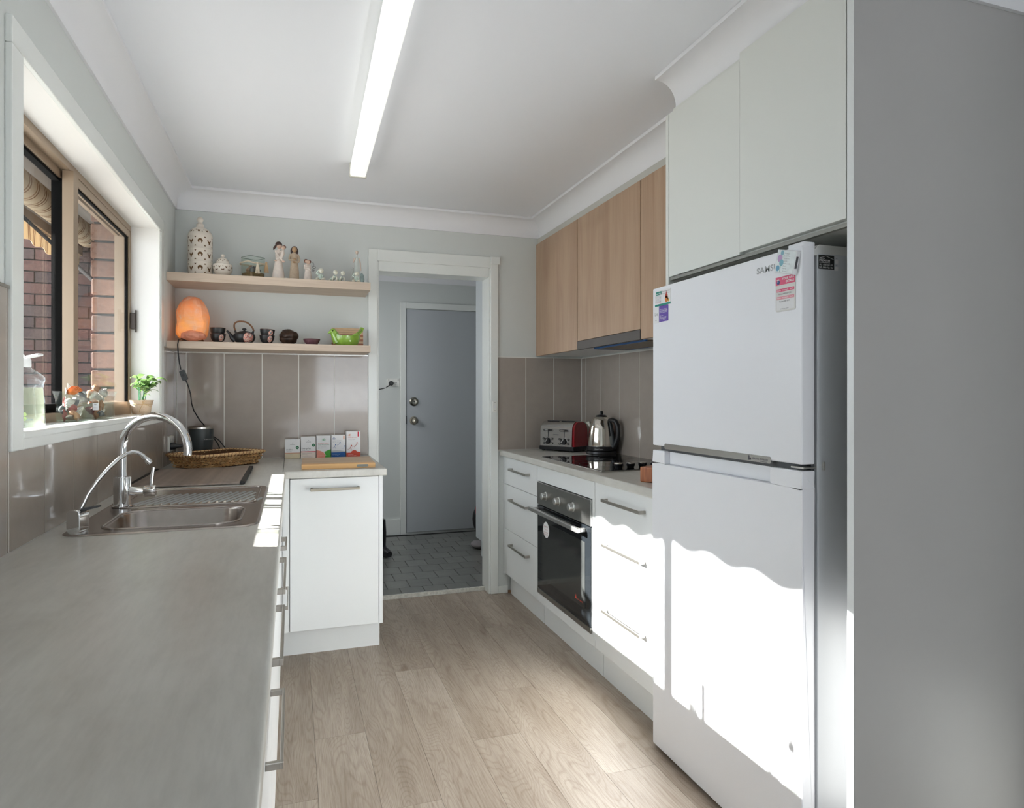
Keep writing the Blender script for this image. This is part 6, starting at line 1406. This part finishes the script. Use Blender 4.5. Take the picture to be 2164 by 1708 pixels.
ftext(c2, 'Dietary supplement', x0 + 0.006, ZL + 0.014, 0.003, 0.030, DARKTXT); ftext(c2, '30 single serve sticks', x0 + 0.006, ZL + 0.008, 0.003, 0.050, GREYTXT)
seal(c2, x1 - 0.012, ZL + 0.074)
x0, x1 = 0.132, 0.210
c3 = carton(x0, x1, 0.126, 'strawberry flavour carton with pink and green leaf shapes, middle of five')
GR = M('leaf_green_print', (0.05, 0.32, 0.03), 0.5); SAL = M('salmon_print', (0.72, 0.27, 0.20), 0.5)
def blob(t, pts, mat, e, y=BY): obj('printed_shape', MB().prism(pts, XZ, y - e, y - e + 0.0003), mat, t)
blob(c3, [(x0, ZL + 0.001), (x0 + 0.050, ZL + 0.001), (x0 + 0.048, ZL + 0.018), (x0 + 0.038, ZL + 0.032), (x0 + 0.020, ZL + 0.041), (x0, ZL + 0.045)], SAL, 0.0004)
blob(c3, [(x0 + 0.046, ZL + 0.001), (x1, ZL + 0.001), (x1, ZL + 0.048), (x0 + 0.062, ZL + 0.043), (x0 + 0.042, ZL + 0.034), (x0 + 0.050, ZL + 0.016)], GR, 0.0005)
arbmark(c3, x0 + 0.040, ZL + 0.103, 0.009, M('green_emblem', (0.02, 0.35, 0.12), 0.5))
ftext(c3, 'Strawberry Flavour', x0 + 0.008, ZL + 0.081, 0.005, 0.060, M('coral_text', (0.6, 0.15, 0.12), 0.5)); ftext(c3, 'VEGAN PROTEIN SHAKE', x0 + 0.008, ZL + 0.072, 0.0045, 0.062, DG)
ftext(c3, 'with twenty vitamins', x0 + 0.008, ZL + 0.066, 0.003, 0.050, GREYTXT); ftext(c3, 'and minerals', x0 + 0.008, ZL + 0.061, 0.003, 0.044, GREYTXT); ftext(c3, 'gluten free', x0 + 0.008, ZL + 0.054, 0.003, 0.028, GREYTXT)
ftext(c3, '10 single serve sachets', x0 + 0.006, ZL + 0.012, 0.003, 0.052, WHITETXT)
x0, x1 = 0.214, 0.292
BL = M('blue_print', (0.01, 0.09, 0.30), 0.5)
c4 = carton(x0, x1, 0.128, 'blue and white sports drink carton, second from the right')
fband(c4, x0, x1, ZL + 0.001, ZL + 0.030, BL); blob(c4, [(x0, ZL + 0.030), (x1, ZL + 0.030), (x1, ZL + 0.036), (x0 + 0.03, ZL + 0.042), (x0, ZL + 0.040)], M('grey_hill', (0.50, 0.51, 0.53), 0.5), 0.0003)
arbmark(c4, x0 + 0.014, ZL + 0.108, 0.0085, BL); ftext(c4, 'PREPARE PHYTOSPORT', x0 + 0.006, ZL + 0.094, 0.004, 0.048, DARKTXT); ftext(c4, 'before your workout', x0 + 0.006, ZL + 0.088, 0.003, 0.040, GREYTXT)
fband(c4, x1 - 0.012, x1 - 0.006, ZL + 0.104, ZL + 0.124, M('orange_tag', (0.80, 0.25, 0.05), 0.5), 'side_tag')
def runner(t, cx, z, s, mat, ph):
    y = BY - 0.0012; mb = MB()
    mb.ball((cx + 0.30 * s, y, z + 0.62 * s), 0.13 * s, 8, 6, (1, 0.2, 1))
    mb.tube([(cx + 0.22 * s, y, z + 0.45 * s), (cx, y, z + 0.05 * s)], [0.13 * s, 0.11 * s], 6, flat=0.25)
    mb.tube([(cx, y, z + 0.05 * s), (cx + 0.35 * s * ph, y, z - 0.1 * s), (cx + 0.25 * s * ph, y, z - 0.45 * s)], [0.09 * s, 0.07 * s, 0.04 * s], 6, flat=0.25)
    mb.tube([(cx, y, z + 0.05 * s), (cx - 0.3 * s, y, z - 0.2 * s), (cx - 0.62 * s, y, z - 0.12 * s)], [0.09 * s, 0.07 * s, 0.04 * s], 6, flat=0.25)
    mb.tube([(cx + 0.2 * s, y, z + 0.42 * s), (cx + 0.45 * s, y, z + 0.25 * s), (cx + 0.62 * s, y, z + 0.42 * s)], [0.06 * s, 0.05 * s, 0.03 * s], 6, flat=0.25)
    obj('athlete_print', mb, mat, t)
BL2 = M('bright_blue_print', (0.01, 0.13, 0.38), 0.5)
runner(c4, x0 + 0.016, ZL + 0.060, 0.022, BL2, 1); runner(c4, x0 + 0.042, ZL + 0.075, 0.020, BL2, -1); runner(c4, x1 - 0.009, ZL + 0.055, 0.020, BL2, 0.3)
ftext(c4, 'Berry flavour energy', x0 + 0.006, ZL + 0.018, 0.003, 0.040, WHITETXT); ftext(c4, '14 sticks', x0 + 0.006, ZL + 0.010, 0.003, 0.034, WHITETXT)
x0, x1 = 0.297, 0.376
RD = M('tomato_print', (0.55, 0.06, 0.03), 0.5)
c5 = carton(x0, x1, 0.148, 'tall red and white sports drink carton, rightmost of the five')
fband(c5, x0, x1, ZL + 0.001, ZL + 0.026, RD); blob(c5, [(x0 + 0.025, ZL + 0.026), (x0 + 0.030, ZL + 0.034), (x0 + 0.038, ZL + 0.039), (x0 + 0.052, ZL + 0.039), (x0 + 0.062, ZL + 0.031), (x1, ZL + 0.029), (x1, ZL + 0.026)], RD, 0.0003)
arbmark(c5, x0 + 0.018, ZL + 0.126, 0.0085, M('orange_emblem', (0.80, 0.32, 0.12), 0.5)); ftext(c5, 'REPLENISH PHYTOSPORT', x0 + 0.010, ZL + 0.111, 0.004, 0.048, RD); ftext(c5, 'complete hydration', x0 + 0.010, ZL + 0.104, 0.003, 0.036, M('pale_red_text', (0.7, 0.3, 0.25), 0.5)); ftext(c5, 'with electrolytes', x0 + 0.010, ZL + 0.099, 0.003, 0.040, GREYTXT)
fband(c5, x1 - 0.016, x1 - 0.009, ZL + 0.118, ZL + 0.146, M('crimson_tag', (0.60, 0.01, 0.04), 0.5), 'side_tag')
runner(c5, x0 + 0.020, ZL + 0.050, 0.028, RD, 1); runner(c5, x1 - 0.026, ZL + 0.066, 0.026, RD, -1)
ftext(c5, 'Grapefruit flavour', x0 + 0.010, ZL + 0.014, 0.003, 0.030, WHITETXT); ftext(c5, '14 single serve sticks', x0 + 0.010, ZL + 0.008, 0.003, 0.046, WHITETXT)

cb = thing('chopping_board', 'pale timber chopping board with metal badge on the return', 'chopping board', (0.22, 3.46, ZL + 0.0005), math.radians(-1.5))
for i in range(7): obj('stave', MB().box(-0.172, 0.174, -0.180 + 0.0525 * i, -0.180 + 0.0525 * i + 0.0522, 0.0, 0.0235), BOARDE if i == 0 else BOARDW, cb, world=False, bevel=0.0012)
obj('badge', MB().prism(rrect(0.085, 0.140, 0.006, 0.018, 0.005, 4), XZ, -0.1812, -0.1798), M('pewter_badge', (0.20, 0.21, 0.19), 0.4, 0.6), cb, world=False)

# ---------------------------------------------------------------- window sill things
ZS = 1.169
LIQ = M('dish_liquid', (0.70, 0.76, 0.58), 0.15)
def liquidmat():
    m, nt, b = nm('pale_green_liquid'); nt.nodes.remove(b); out = nt.nodes['Material Output']
    tr = nt.nodes.new('ShaderNodeBsdfTransparent'); tr.inputs['Color'].default_value = (0.92, 0.93, 0.86, 1)
    df = nt.nodes.new('ShaderNodeBsdfTranslucent'); df.inputs['Color'].default_value = (0.36, 0.37, 0.29, 1)
    d2_ = nt.nodes.new('ShaderNodeBsdfDiffuse'); d2_.inputs['Color'].default_value = (0.50, 0.51, 0.42, 1)
    a1 = nt.nodes.new('ShaderNodeMixShader'); a1.inputs[0].default_value = 0.5; link(nt, df.outputs[0], a1.inputs[1]); link(nt, d2_.outputs[0], a1.inputs[2])
    a2 = nt.nodes.new('ShaderNodeMixShader'); a2.inputs[0].default_value = 0.30; link(nt, tr.outputs[0], a2.inputs[1]); link(nt, a1.outputs[0], a2.inputs[2])
    link(nt, a2.outputs[0], out.inputs['Surface']); return m
bo = thing('dish_liquid_bottle', 'clear dishwashing liquid bottle with open white cap on the sill', 'bottle', (-0.652, 2.010, ZS))
bxx, byy = -0.652, 2.010; ub = Vector((0.948, -0.318, 0)); vb = Vector((0.318, 0.948, 0))
def oval(z, w, d, off=0.0, n=28, rr=1.0):
    return [tuple(Vector((bxx, byy, ZS + z)) + ub * (w * math.copysign(abs(math.cos(a)) ** 0.8, math.cos(a)) + off) + vb * d * math.copysign(abs(math.sin(a)) ** 0.8, math.sin(a))) for a in [2 * PI * i / n for i in range(n)]]
def loft(sections, cap=True):
    n = len(sections[0]); mb = MB(); vs = [p for s in sections for p in s]; fs = []
    for k in range(len(sections) - 1):
        for i in range(n): j = (i + 1) % n; fs.append((k * n + i, k * n + j, (k + 1) * n + j, (k + 1) * n + i))
    if cap: fs.append(tuple(range(n))[::-1]); fs.append(tuple(range((len(sections) - 1) * n, len(sections) * n)))
    return mb.add(vs, fs)
secs = [(0.0005, 0.042, 0.021, 0), (0.004, 0.045, 0.024, 0), (0.03, 0.0455, 0.025, 0), (0.07, 0.044, 0.024, 0), (0.100, 0.040, 0.023, 0.0), (0.112, 0.041, 0.023, 0.001), (0.124, 0.0455, 0.024, 0.0), (0.132, 0.044, 0.023, 0.0), (0.146, 0.030, 0.020, -0.005), (0.152, 0.020, 0.017, -0.008), (0.158, 0.016, 0.016, -0.010)]
PBOT = glassy('clear_plastic', (0.93, 0.96, 0.97), 1.0, dust=0.02, dustscale=20, haze=(0.6, 0.68, 0.7))
obj('bottle_body', loft([oval(z, w, d, o_) for z, w, d, o_ in secs]), PBOT, bo, smooth=50)
obj('liquid', loft([oval(z + 0.001, w - 0.002, d - 0.002, o_) for z, w, d, o_ in secs[:4]] + [oval(0.104, 0.0385, 0.0215, 0)]), liquidmat(), bo, smooth=50)
obj('cap', loft([oval(z, r, r * 0.95, -0.010, 24) for z, r in ((0.157, 0.0175), (0.159, 0.019), (0.176, 0.0185), (0.180, 0.016))]), M('white_cap', (0.85, 0.86, 0.87), 0.35), bo, smooth=40)
tipc = Vector((bxx, byy, ZS)) + ub * -0.010
obj('nozzle', MB().lathe([(0.006, 0.180), (0.006, 0.186), (0.0035, 0.190), (0, 0.190)], (tipc.x, tipc.y, ZS), 14), CARD, bo, smooth=40)
lc = Vector((bxx, byy, ZS + 0.186)) + ub * 0.022
obj('flip_lid', MB().obox(lc, (ub.x * 0.98, ub.y * 0.98, 0.20), vb, (-0.2 * ub.x, -0.2 * ub.y, 0.98), 0.017, 0.010, 0.0028), CARD, bo, bevel=0.002)
lab = []
def on_bottle(u, z): return Vector((bxx, byy, ZS + z)) + ub * u - vb * 0.0265
GTX = M('label_green_print', (0.10, 0.25, 0.06), 0.5); OTX = M('label_orange_print', (0.62, 0.30, 0.07), 0.5)
text('green', on_bottle(-0.046, 0.079), ub, (0, 0, 1), 0.013, GTX, bo, 0.044, bold=0.02)
text('ACTION', on_bottle(-0.030, 0.073), ub, (0, 0, 1), 0.004, GTX, bo, 0.024)
text('DISHWASHING LIQUID', on_bottle(-0.058, 0.050), ub, (0, 0, 1), 0.0055, OTX, bo, 0.072, bold=0.02)
text('tough on grease', on_bottle(-0.050, 0.0455), ub, (0, 0, 1), 0.0025, OTX, bo, 0.058)
text('400mL VANILLA AND ALMOND', on_bottle(-0.040, 0.020), ub, (0, 0, 1), 0.0035, M('blue_grey_text', (0.15, 0.22, 0.30), 0.5), bo, 0.078)
ev_ = MB().tube([on_bottle(-0.034 + 0.042 * math.cos(a) * 0.9, 0.082 + 0.020 * math.sin(a)) for a in [math.radians(-100 + 170 * i / 14) for i in range(15)]], 0.0006, 5)
obj('leaf_outline', ev_, GTX, bo)
obj('leaf_print', MB().add([on_bottle(0.000, 0.092), on_bottle(0.004, 0.097), on_bottle(0.009, 0.096), on_bottle(0.006, 0.091)], [(0, 1, 2, 3)]), GTX, bo)
obj('orange_patch', MB().add([on_bottle(-0.040, 0.061), on_bottle(-0.003, 0.060), on_bottle(-0.002, 0.066), on_bottle(-0.040, 0.067)], [(0, 1, 2, 3)]), OTX, bo)
for zz in (0.035, 0.024 + 0.0):
    cpt = on_bottle(0.016, zz + 0.0)
    obj('round_icon', MB().add([cpt + ub * 0.0052 * math.cos(2 * PI * q / 16) + Vector((0, 0, 0.0052 * math.sin(2 * PI * q / 16))) for q in range(16)], [tuple(range(16))]), M('icon_green', (0.40, 0.52, 0.22), 0.5), bo)

def vase(label, cx, cy_, s, rot):
    t = thing('glass_vase', label, 'vase', (cx, cy_, ZS))
    mb = MB(); prof = [(0.034, 0.001), (0.036, 0.02), (0.0345, 0.045), (0.036, 0.07), (0.0415, 0.092)]
    O_ = [[(x, y, ZS + z * s) for x, y in rsq(h * s, 0.004, (cx, cy_), rot)] for h, z in prof]
    I_ = [[(x, y, ZS + z * s) for x, y in rsq((h - 0.0022) * s, 0.003, (cx, cy_), rot)] for h, z in prof]
    for S_ in (O_, I_):
        n = len(S_[0]); mb.add([p for s_ in S_ for p in s_], [(k * n + i, k * n + (i + 1) % n, (k + 1) * n + (i + 1) % n, (k + 1) * n + i) for k in range(len(S_) - 1) for i in range(n)])
    mb.add(O_[0], [tuple(range(len(O_[0])))])
    n = len(O_[0]); mb.add(O_[-1] + I_[-1], [(i, (i + 1) % n, n + (i + 1) % n, n + i) for i in range(n)])
    obj('glass', mb, GLASS, t, smooth=40)
    obj('glass_foot', MB().prism(rsq(0.0335 * s, 0.004, (cx, cy_), rot), XY, ZS + 0.0012, ZS + 0.006), GLASS, t)
    return t
v1x, v1y = -0.664, 2.452; v2x, v2y = -0.662, 2.716
rv = math.radians(-18.5)
vase('flared square glass vase of shells nearer the dish liquid', v1x, v1y, 1.06, rv)
vv = vase('flared square glass vase of shells nearer the potted plant', v2x, v2y, 1.08, rv)
obj('paper_tag', MB().obox(Vector((v2x, v2y, ZS + 0.045)) + ub * 0.016 - vb * 0.0385, ub, vb, (0, 0, 1), 0.0105, 0.0004, 0.0125), CARD, vv)
text('W', Vector((v2x, v2y, ZS + 0.049)) + ub * 0.011 - vb * 0.0392, ub, (0, 0, 1), 0.006, DARKTXT, vv, 0.009)
text('from the sea', Vector((v2x, v2y, ZS + 0.040)) + ub * 0.008 - vb * 0.0392, ub, (0, 0, 1), 0.002, DARKTXT, vv, 0.015)
def vs_(cx, cy_, u, v, z): return tuple(Vector((cx, cy_, ZS + z)) + ub * u + vb * v)
faceR = lambda a=0, b=0: (math.radians(90) + b, a, -0.3234)
shell('fan', 'orange', vs_(v1x, v1y, 0.006, -0.012, 0.100), 0.028, faceR(-0.2), 'bright orange scallop shell standing on top of the left vase')
shell('fan', 'pink', vs_(v1x, v1y, 0.004, -0.016, 0.044), 0.030, faceR(1.2), 'large pink scallop shell pressed against the left vase glass')
shell('cone', 'white', vs_(v1x, v1y, -0.004, -0.019, 0.056), 0.028, (2.6, 0.3, 0), 'pointed white spiral shell in the left glass vase')
shell('fan', 'grey', vs_(v1x, v1y, 0.012, -0.014, 0.058), 0.018, faceR(2.5), 'dark grey scallop shell in the middle of the left vase')
g1 = 'small seashell packed inside the left glass vase'
for (u, v, z, kd, cl, s) in ((-0.020, -0.012, 0.085, 'fan', 'white', 0.025), (0.026, -0.004, 0.088, 'fan', 'grey', 0.020), (-0.018, -0.020, 0.062, 'fan', 'pink', 0.020), (-0.022, -0.014, 0.040, 'cone', 'grey', 0.024), (-0.018, -0.020, 0.020, 'fan', 'pink', 0.022), (0.000, -0.022, 0.016, 'fan', 'white', 0.022), (0.020, -0.018, 0.016, 'fan', 'tan', 0.020), (0.022, -0.004, 0.040, 'fan', 'white', 0.024), (0.0, 0.012, 0.03, 'lump', 'white', 0.033), (0.0, 0.012, 0.07, 'lump2', 'white', 0.034), (0.010, -0.022, 0.030, 'lump', 'peach', 0.022), (-0.010, 0.0, 0.10, 'fan', 'white', 0.026)):
    shell(kd, cl, vs_(v1x, v1y, u, v, z), s, (random.uniform(0, 3), random.uniform(0, 3), random.uniform(0, 6)), auto(kd, cl, z, u, 'left glass vase'), 'shells in the left glass vase')
shell('fan', 'purple', vs_(v2x, v2y, -0.012, -0.018, 0.030), 0.026, faceR(0.6), 'purple and orange striped scallop shell in the right vase')
shell('fan', 'peach', vs_(v2x, v2y, 0.010, -0.020, 0.022), 0.026, faceR(-1.2), 'peach coloured fan shell low in the right vase')
shell('lump', 'tan', vs_(v2x, v2y, 0.0, -0.010, 0.110), 0.030, (0.4, 0.6, 0.3), 'knobbly brown shell on top of the right vase')
shell('fan', 'white', vs_(v2x, v2y, 0.004, -0.022, 0.080), 0.027, faceR(0.2), 'white ribbed scallop shell in the upper right vase')
g2 = 'small seashell packed inside the right glass vase'
for (u, v, z, kd, cl, s) in ((-0.020, -0.010, 0.090, 'lump', 'peach', 0.034), (0.024, -0.006, 0.098, 'cone', 'white', 0.028), (0.004, -0.022, 0.055, 'fan', 'tan', 0.019), (-0.016, -0.022, 0.058, 'fan', 'orange', 0.016), (0.022, -0.016, 0.050, 'fan', 'tan', 0.020), (-0.004, -0.020, 0.048, 'fan', 'pink', 0.019), (0.024, -0.018, 0.018, 'cone', 'grey', 0.020), (0.0, 0.012, 0.035, 'lump', 'white', 0.033), (0.0, 0.012, 0.075, 'lump2', 'white', 0.034)):
    shell(kd, cl, vs_(v2x, v2y, u, v, z), s, (random.uniform(0, 3), random.uniform(0, 3), random.uniform(0, 6)), auto(kd, cl, z, u, 'right glass vase'), 'shells in the right glass vase')

# potted plant
px_, py_ = -0.650, 3.375
pt = thing('potted_plant', 'leafy artificial plant in a burlap wrapped pot with twine bow', 'plant', (px_, py_, ZS))
obj('pot', MB().lathe([(0.036, 0.001), (0.038, 0.010), (0.040, 0.030), (0.047, 0.058), (0.050, 0.064), (0.046, 0.062), (0.043, 0.056)], (px_, py_, ZS), 28), BURLAP, pt, smooth=50)
obj('soil', MB().lathe([(0.044, 0.056), (0.02, 0.060), (0, 0.061)], (px_, py_, ZS), 20, cap=False), M('soil', (0.16, 0.12, 0.04), 0.9, var=0.5, vscale=120), pt)['kind'] = 'stuff'
tw = MB().tube([(px_ + 0.0445 * math.cos(a), py_ + 0.0445 * math.sin(a), ZS + 0.046) for a in [2 * PI * i / 20 for i in range(21)]], 0.0014, 6)
bc = Vector((px_, py_, ZS + 0.048)) + ub * 0.028 - vb * 0.038
for (a1, b1) in ((0.016, 0.022), (-0.006, 0.018)):
    tw.tube([bc, bc + ub * a1 * 0.5 + Vector((0, 0, b1)), bc + ub * a1 + Vector((0, 0, b1 * 0.7)), bc], 0.0013, 6)
tw.tube([bc, bc + ub * 0.02 + Vector((0, 0, -0.006)), bc + ub * 0.036 + Vector((0, 0, -0.014))], 0.0013, 6)
tw.tube([bc, bc + ub * -0.012 + Vector((0, 0, -0.022)), bc + ub * -0.018 + Vector((0, 0, -0.040))], 0.0013, 6)
obj('twine_bow', tw, TWINE, pt)
def leafmat():
    m, nt, b = nm('variegated_leaf'); b.inputs['Roughness'].default_value = 0.35
    n = noise_n(nt, coords(nt, (1, 0.4, 1), randomize=True), 70, 2, 0.5)
    c = ramp(nt, n, [(0.38, (0.035, 0.13, 0.025)), (0.52, (0.11, 0.23, 0.045)), (0.62, (0.36, 0.44, 0.22))])
    link(nt, c, b.inputs['Base Color']); tl = nt.nodes.new('ShaderNodeBsdfTranslucent'); link(nt, c, tl.inputs['Color'])
    mx = nt.nodes.new('ShaderNodeMixShader'); mx.inputs[0].default_value = 0.35
    link(nt, b.outputs[0], mx.inputs[1]); link(nt, tl.outputs[0], mx.inputs[2]); link(nt, mx.outputs[0], nt.nodes['Material Output'].inputs['Surface']); return m
LEAF = leafmat(); STEM = M('bright_green_stem', (0.02, 0.14, 0.05), 0.4)
def leaf_mesh(w):
    vs = []; fs = []; nl = 8
    for i in range(nl + 1):
        t = i / nl; ww = w * math.sin(PI * min(1, t ** 0.8)) ** 0.8 + 0.001; z = 0.22 * math.sin(t * PI * 0.7) - 0.32 * t * t
        vs += [(-ww, t, z + ww * 0.35), (0, t, z), (ww, t, z + ww * 0.35)]
    for i in range(nl): a = 3 * i; fs += [(a, a + 1, a + 4, a + 3), (a + 1, a + 2, a + 5, a + 4)]
    return MB().add(vs, fs).mesh('leaf', [LEAF], 60)
LM = [leaf_mesh(0.30), leaf_mesh(0.22), leaf_mesh(0.10)]
random.seed(5)
for s in range(9):
    a = 2 * PI * s / 9 + random.uniform(-0.2, 0.2); reach = random.uniform(0.025, 0.055); hh = random.uniform(0.115, 0.165)
    if math.cos(a) < -0.35: reach *= 0.45
    tip = Vector((px_ + reach * math.cos(a), py_ + reach * math.sin(a) * 0.9, ZS + hh))
    b0 = Vector((px_ + 0.012 * math.cos(a), py_ + 0.012 * math.sin(a), ZS + 0.058)); mid = (b0 + tip) / 2 + Vector((-0.006 * math.cos(a), -0.006 * math.sin(a), 0.012))
    sp_ = smooth_path([b0, mid, tip], 4)
    obj('stem', MB().tube(sp_, 0.0016, 6), STEM, pt, smooth=60)
    for q, fr_ in enumerate((0.5, 0.72, 0.9, 1.0)):
        pos = sp_[min(len(sp_) - 1, int(fr_ * (len(sp_) - 1)))]
        la = a + (random.uniform(-1.3, 1.3) if q < 3 else random.uniform(-0.4, 0.4)); sz = random.uniform(0.042, 0.064)
        dirx, diry = math.cos(la), math.sin(la)
        if pos.x + dirx * sz < -0.700: la = PI - la; dirx = math.cos(la); diry = math.sin(la)
        if pos.y + diry * sz > 3.475: la = -la
        o = bpy.data.objects.new('leaf', random.choice(LM[:2])); C.objects.link(o); o.parent = pt
        o.location = pos - Vector(pt.location); o.scale = (sz, sz, sz); o.rotation_euler = (random.uniform(-0.1, 0.7), random.uniform(-0.5, 0.5), la - PI / 2)
for (a, h0, ln, tlt) in ((-0.75, 0.095, 0.075, 0.45), (-0.62, 0.075, 0.085, 0.30), (-0.9, 0.05, 0.060, 0.25), (0.4, 0.12, 0.05, 0.5)):
    o = bpy.data.objects.new('leaf', LM[2]); C.objects.link(o); o.parent = pt
    o.location = (0.018 * math.cos(a), 0.018 * math.sin(a), 0.05 + h0 * 0.5); o.scale = (ln * 0.8, ln, ln); o.rotation_euler = (tlt, 0, a - PI / 2)
    obj('stem', MB().tube([(px_, py_, ZS + 0.058), (px_ + 0.018 * math.cos(a), py_ + 0.018 * math.sin(a), ZS + 0.05 + h0 * 0.5)], 0.0014, 6), STEM, pt)

# ---------------------------------------------------------------- switch on door casing
ls = thing('light_switch', 'small white light switch on the right door casing', 'switch', (1.2155, YB - 0.017, 1.185))
obj('plate', MB().prism(rrect(1.201, 1.230, 1.152, 1.219, 0.003, 3), XZ, YB - 0.025, YB - 0.0172), WHITEP, ls, bevel=0.001)
obj('rocker', MB().prism(rrect(1.208, 1.223, 1.177, 1.195, 0.004, 3), XZ, YB - 0.028, YB - 0.0248), CARD, ls)
obj('screw', MB().box(1.2135, 1.2175, YB - 0.0262, YB - 0.0248, 1.158, 1.162).box(1.2135, 1.2175, YB - 0.0262, YB - 0.0248, 1.209, 1.213), DARKTXT, ls)

# ---------------------------------------------------------------- laundry things
lc_ = thing('laundry_cupboard', 'tall pale laundry cupboard seen edge on through the doorway', 'cupboard', (1.65, 4.56, 0.02))
obj('carcass', MB().box(1.348, 1.98, 4.15, 4.90, 0.165, 2.38), M('laundry_laminate', (0.60, 0.64, 0.66), 0.35), lc_)
obj('kickboard', MB().box(1.385, 1.40, 4.15, 4.88, 0.0205, 0.165), M('laundry_kick', (0.50, 0.55, 0.56), 0.4), lc_)
lo = thing('power_outlet', 'white double power outlet on the laundry wall beside the door', 'socket', (0.852, 5.865, 1.374))
obj('plate', MB().prism(rrect(0.796, 0.908, 1.338, 1.410, 0.003, 3), XZ, 5.858, 5.8699), WHITEP, lo, bevel=0.001)
obj('rocker', MB().box(0.806, 0.818, 5.855, 5.859, 1.390, 1.402).box(0.890, 0.902, 5.855, 5.859, 1.390, 1.402), M('rocker_grey', (0.6, 0.6, 0.56), 0.4), lo)
obj('slots', MB().box(0.868, 0.870, 5.857, 5.8585, 1.367, 1.377).box(0.882, 0.884, 5.857, 5.8585, 1.367, 1.377).box(0.875, 0.877, 5.857, 5.8585, 1.350, 1.360), BLACK, lo)
lp = thing('power_plug', 'round black plug and cable in the laundry wall outlet', 'plug', (0.832, 5.85, 1.366))
obj('plug_body', MB().lathe([(0.021, -0.001), (0.021, -0.02), (0.014, -0.030), (0, -0.031)], (0.832, 5.857, 1.366), 22, 'y'), BLACK, lp, smooth=40)
obj('cable', MB().tube(smooth_path([(0.826, 5.83, 1.357), (0.80, 5.80, 1.340), (0.76, 5.75, 1.322), (0.70, 5.65, 1.31), (0.60, 5.50, 1.305)], 5), 0.0048, 8), BLACK, lp, smooth=60)
obj('cable_tag', MB().tube([(0.775, 5.77, 1.327), (0.760, 5.75, 1.322)], 0.0062, 10), CARD, lp)
vc = thing('work_boots', 'pair of black rubber boots peeking past the return cabinet', 'boots', (0.655, 5.20, 0.021))
for dx, dy in ((0.0, 0.0), (-0.02, 0.16)):
    obj('boot', MB().tube([(0.64 + dx, 5.12 + dy, 0.30), (0.645 + dx, 5.12 + dy, 0.20), (0.648 + dx, 5.12 + dy, 0.10), (0.66 + dx, 5.10 + dy, 0.062), (0.685 + dx, 5.04 + dy, 0.056), (0.70 + dx, 5.00 + dy, 0.055)], [0.045, 0.046, 0.040, 0.040, 0.034, 0.022], 14), BLACK, vc, smooth=60)
bp = thing('backpack', 'red and black backpack slumped behind the laundry cupboard', 'bag', (1.62, 5.55, 0.021))
BRD = M('red_nylon', (0.30, 0.01, 0.03), 0.6, var=0.2, vscale=40)
obj('bag_body', MB().ball((1.64, 5.58, 0.17), 0.16, 20, 14, (0.85, 0.6, 1.0)), BLACK, bp, smooth=60)
obj('red_flap', MB().ball((1.585, 5.53, 0.255), 0.10, 18, 12, (0.7, 0.5, 0.95)), BRD, bp, smooth=60)
obj('strap', MB().tube(smooth_path([(1.545, 5.50, 0.25), (1.51, 5.48, 0.19), (1.515, 5.48, 0.13), (1.55, 5.48, 0.11), (1.565, 5.48, 0.16)], 5), 0.010, 8, flat=0.4), BLACK, bp, smooth=60)
obj('reflective_patch', MB().ball((1.54, 5.475, 0.165), 0.024, 10, 8, (0.7, 0.3, 1.2)), M('grey_patch', (0.45, 0.45, 0.47), 0.5), bp, smooth=60)
sh = obj('cloth_shoe', MB().ball((1.435, 5.14, 0.050), 0.055, 18, 10, (1.1, 1.5, 0.55), lambda d: 1 + 0.15 * noise.noise(d * 3)), M('grey_felt', (0.26, 0.24, 0.25), 0.9), smooth=60)
tag(sh, 'grey felt slipper half under the laundry cupboard', 'slipper')
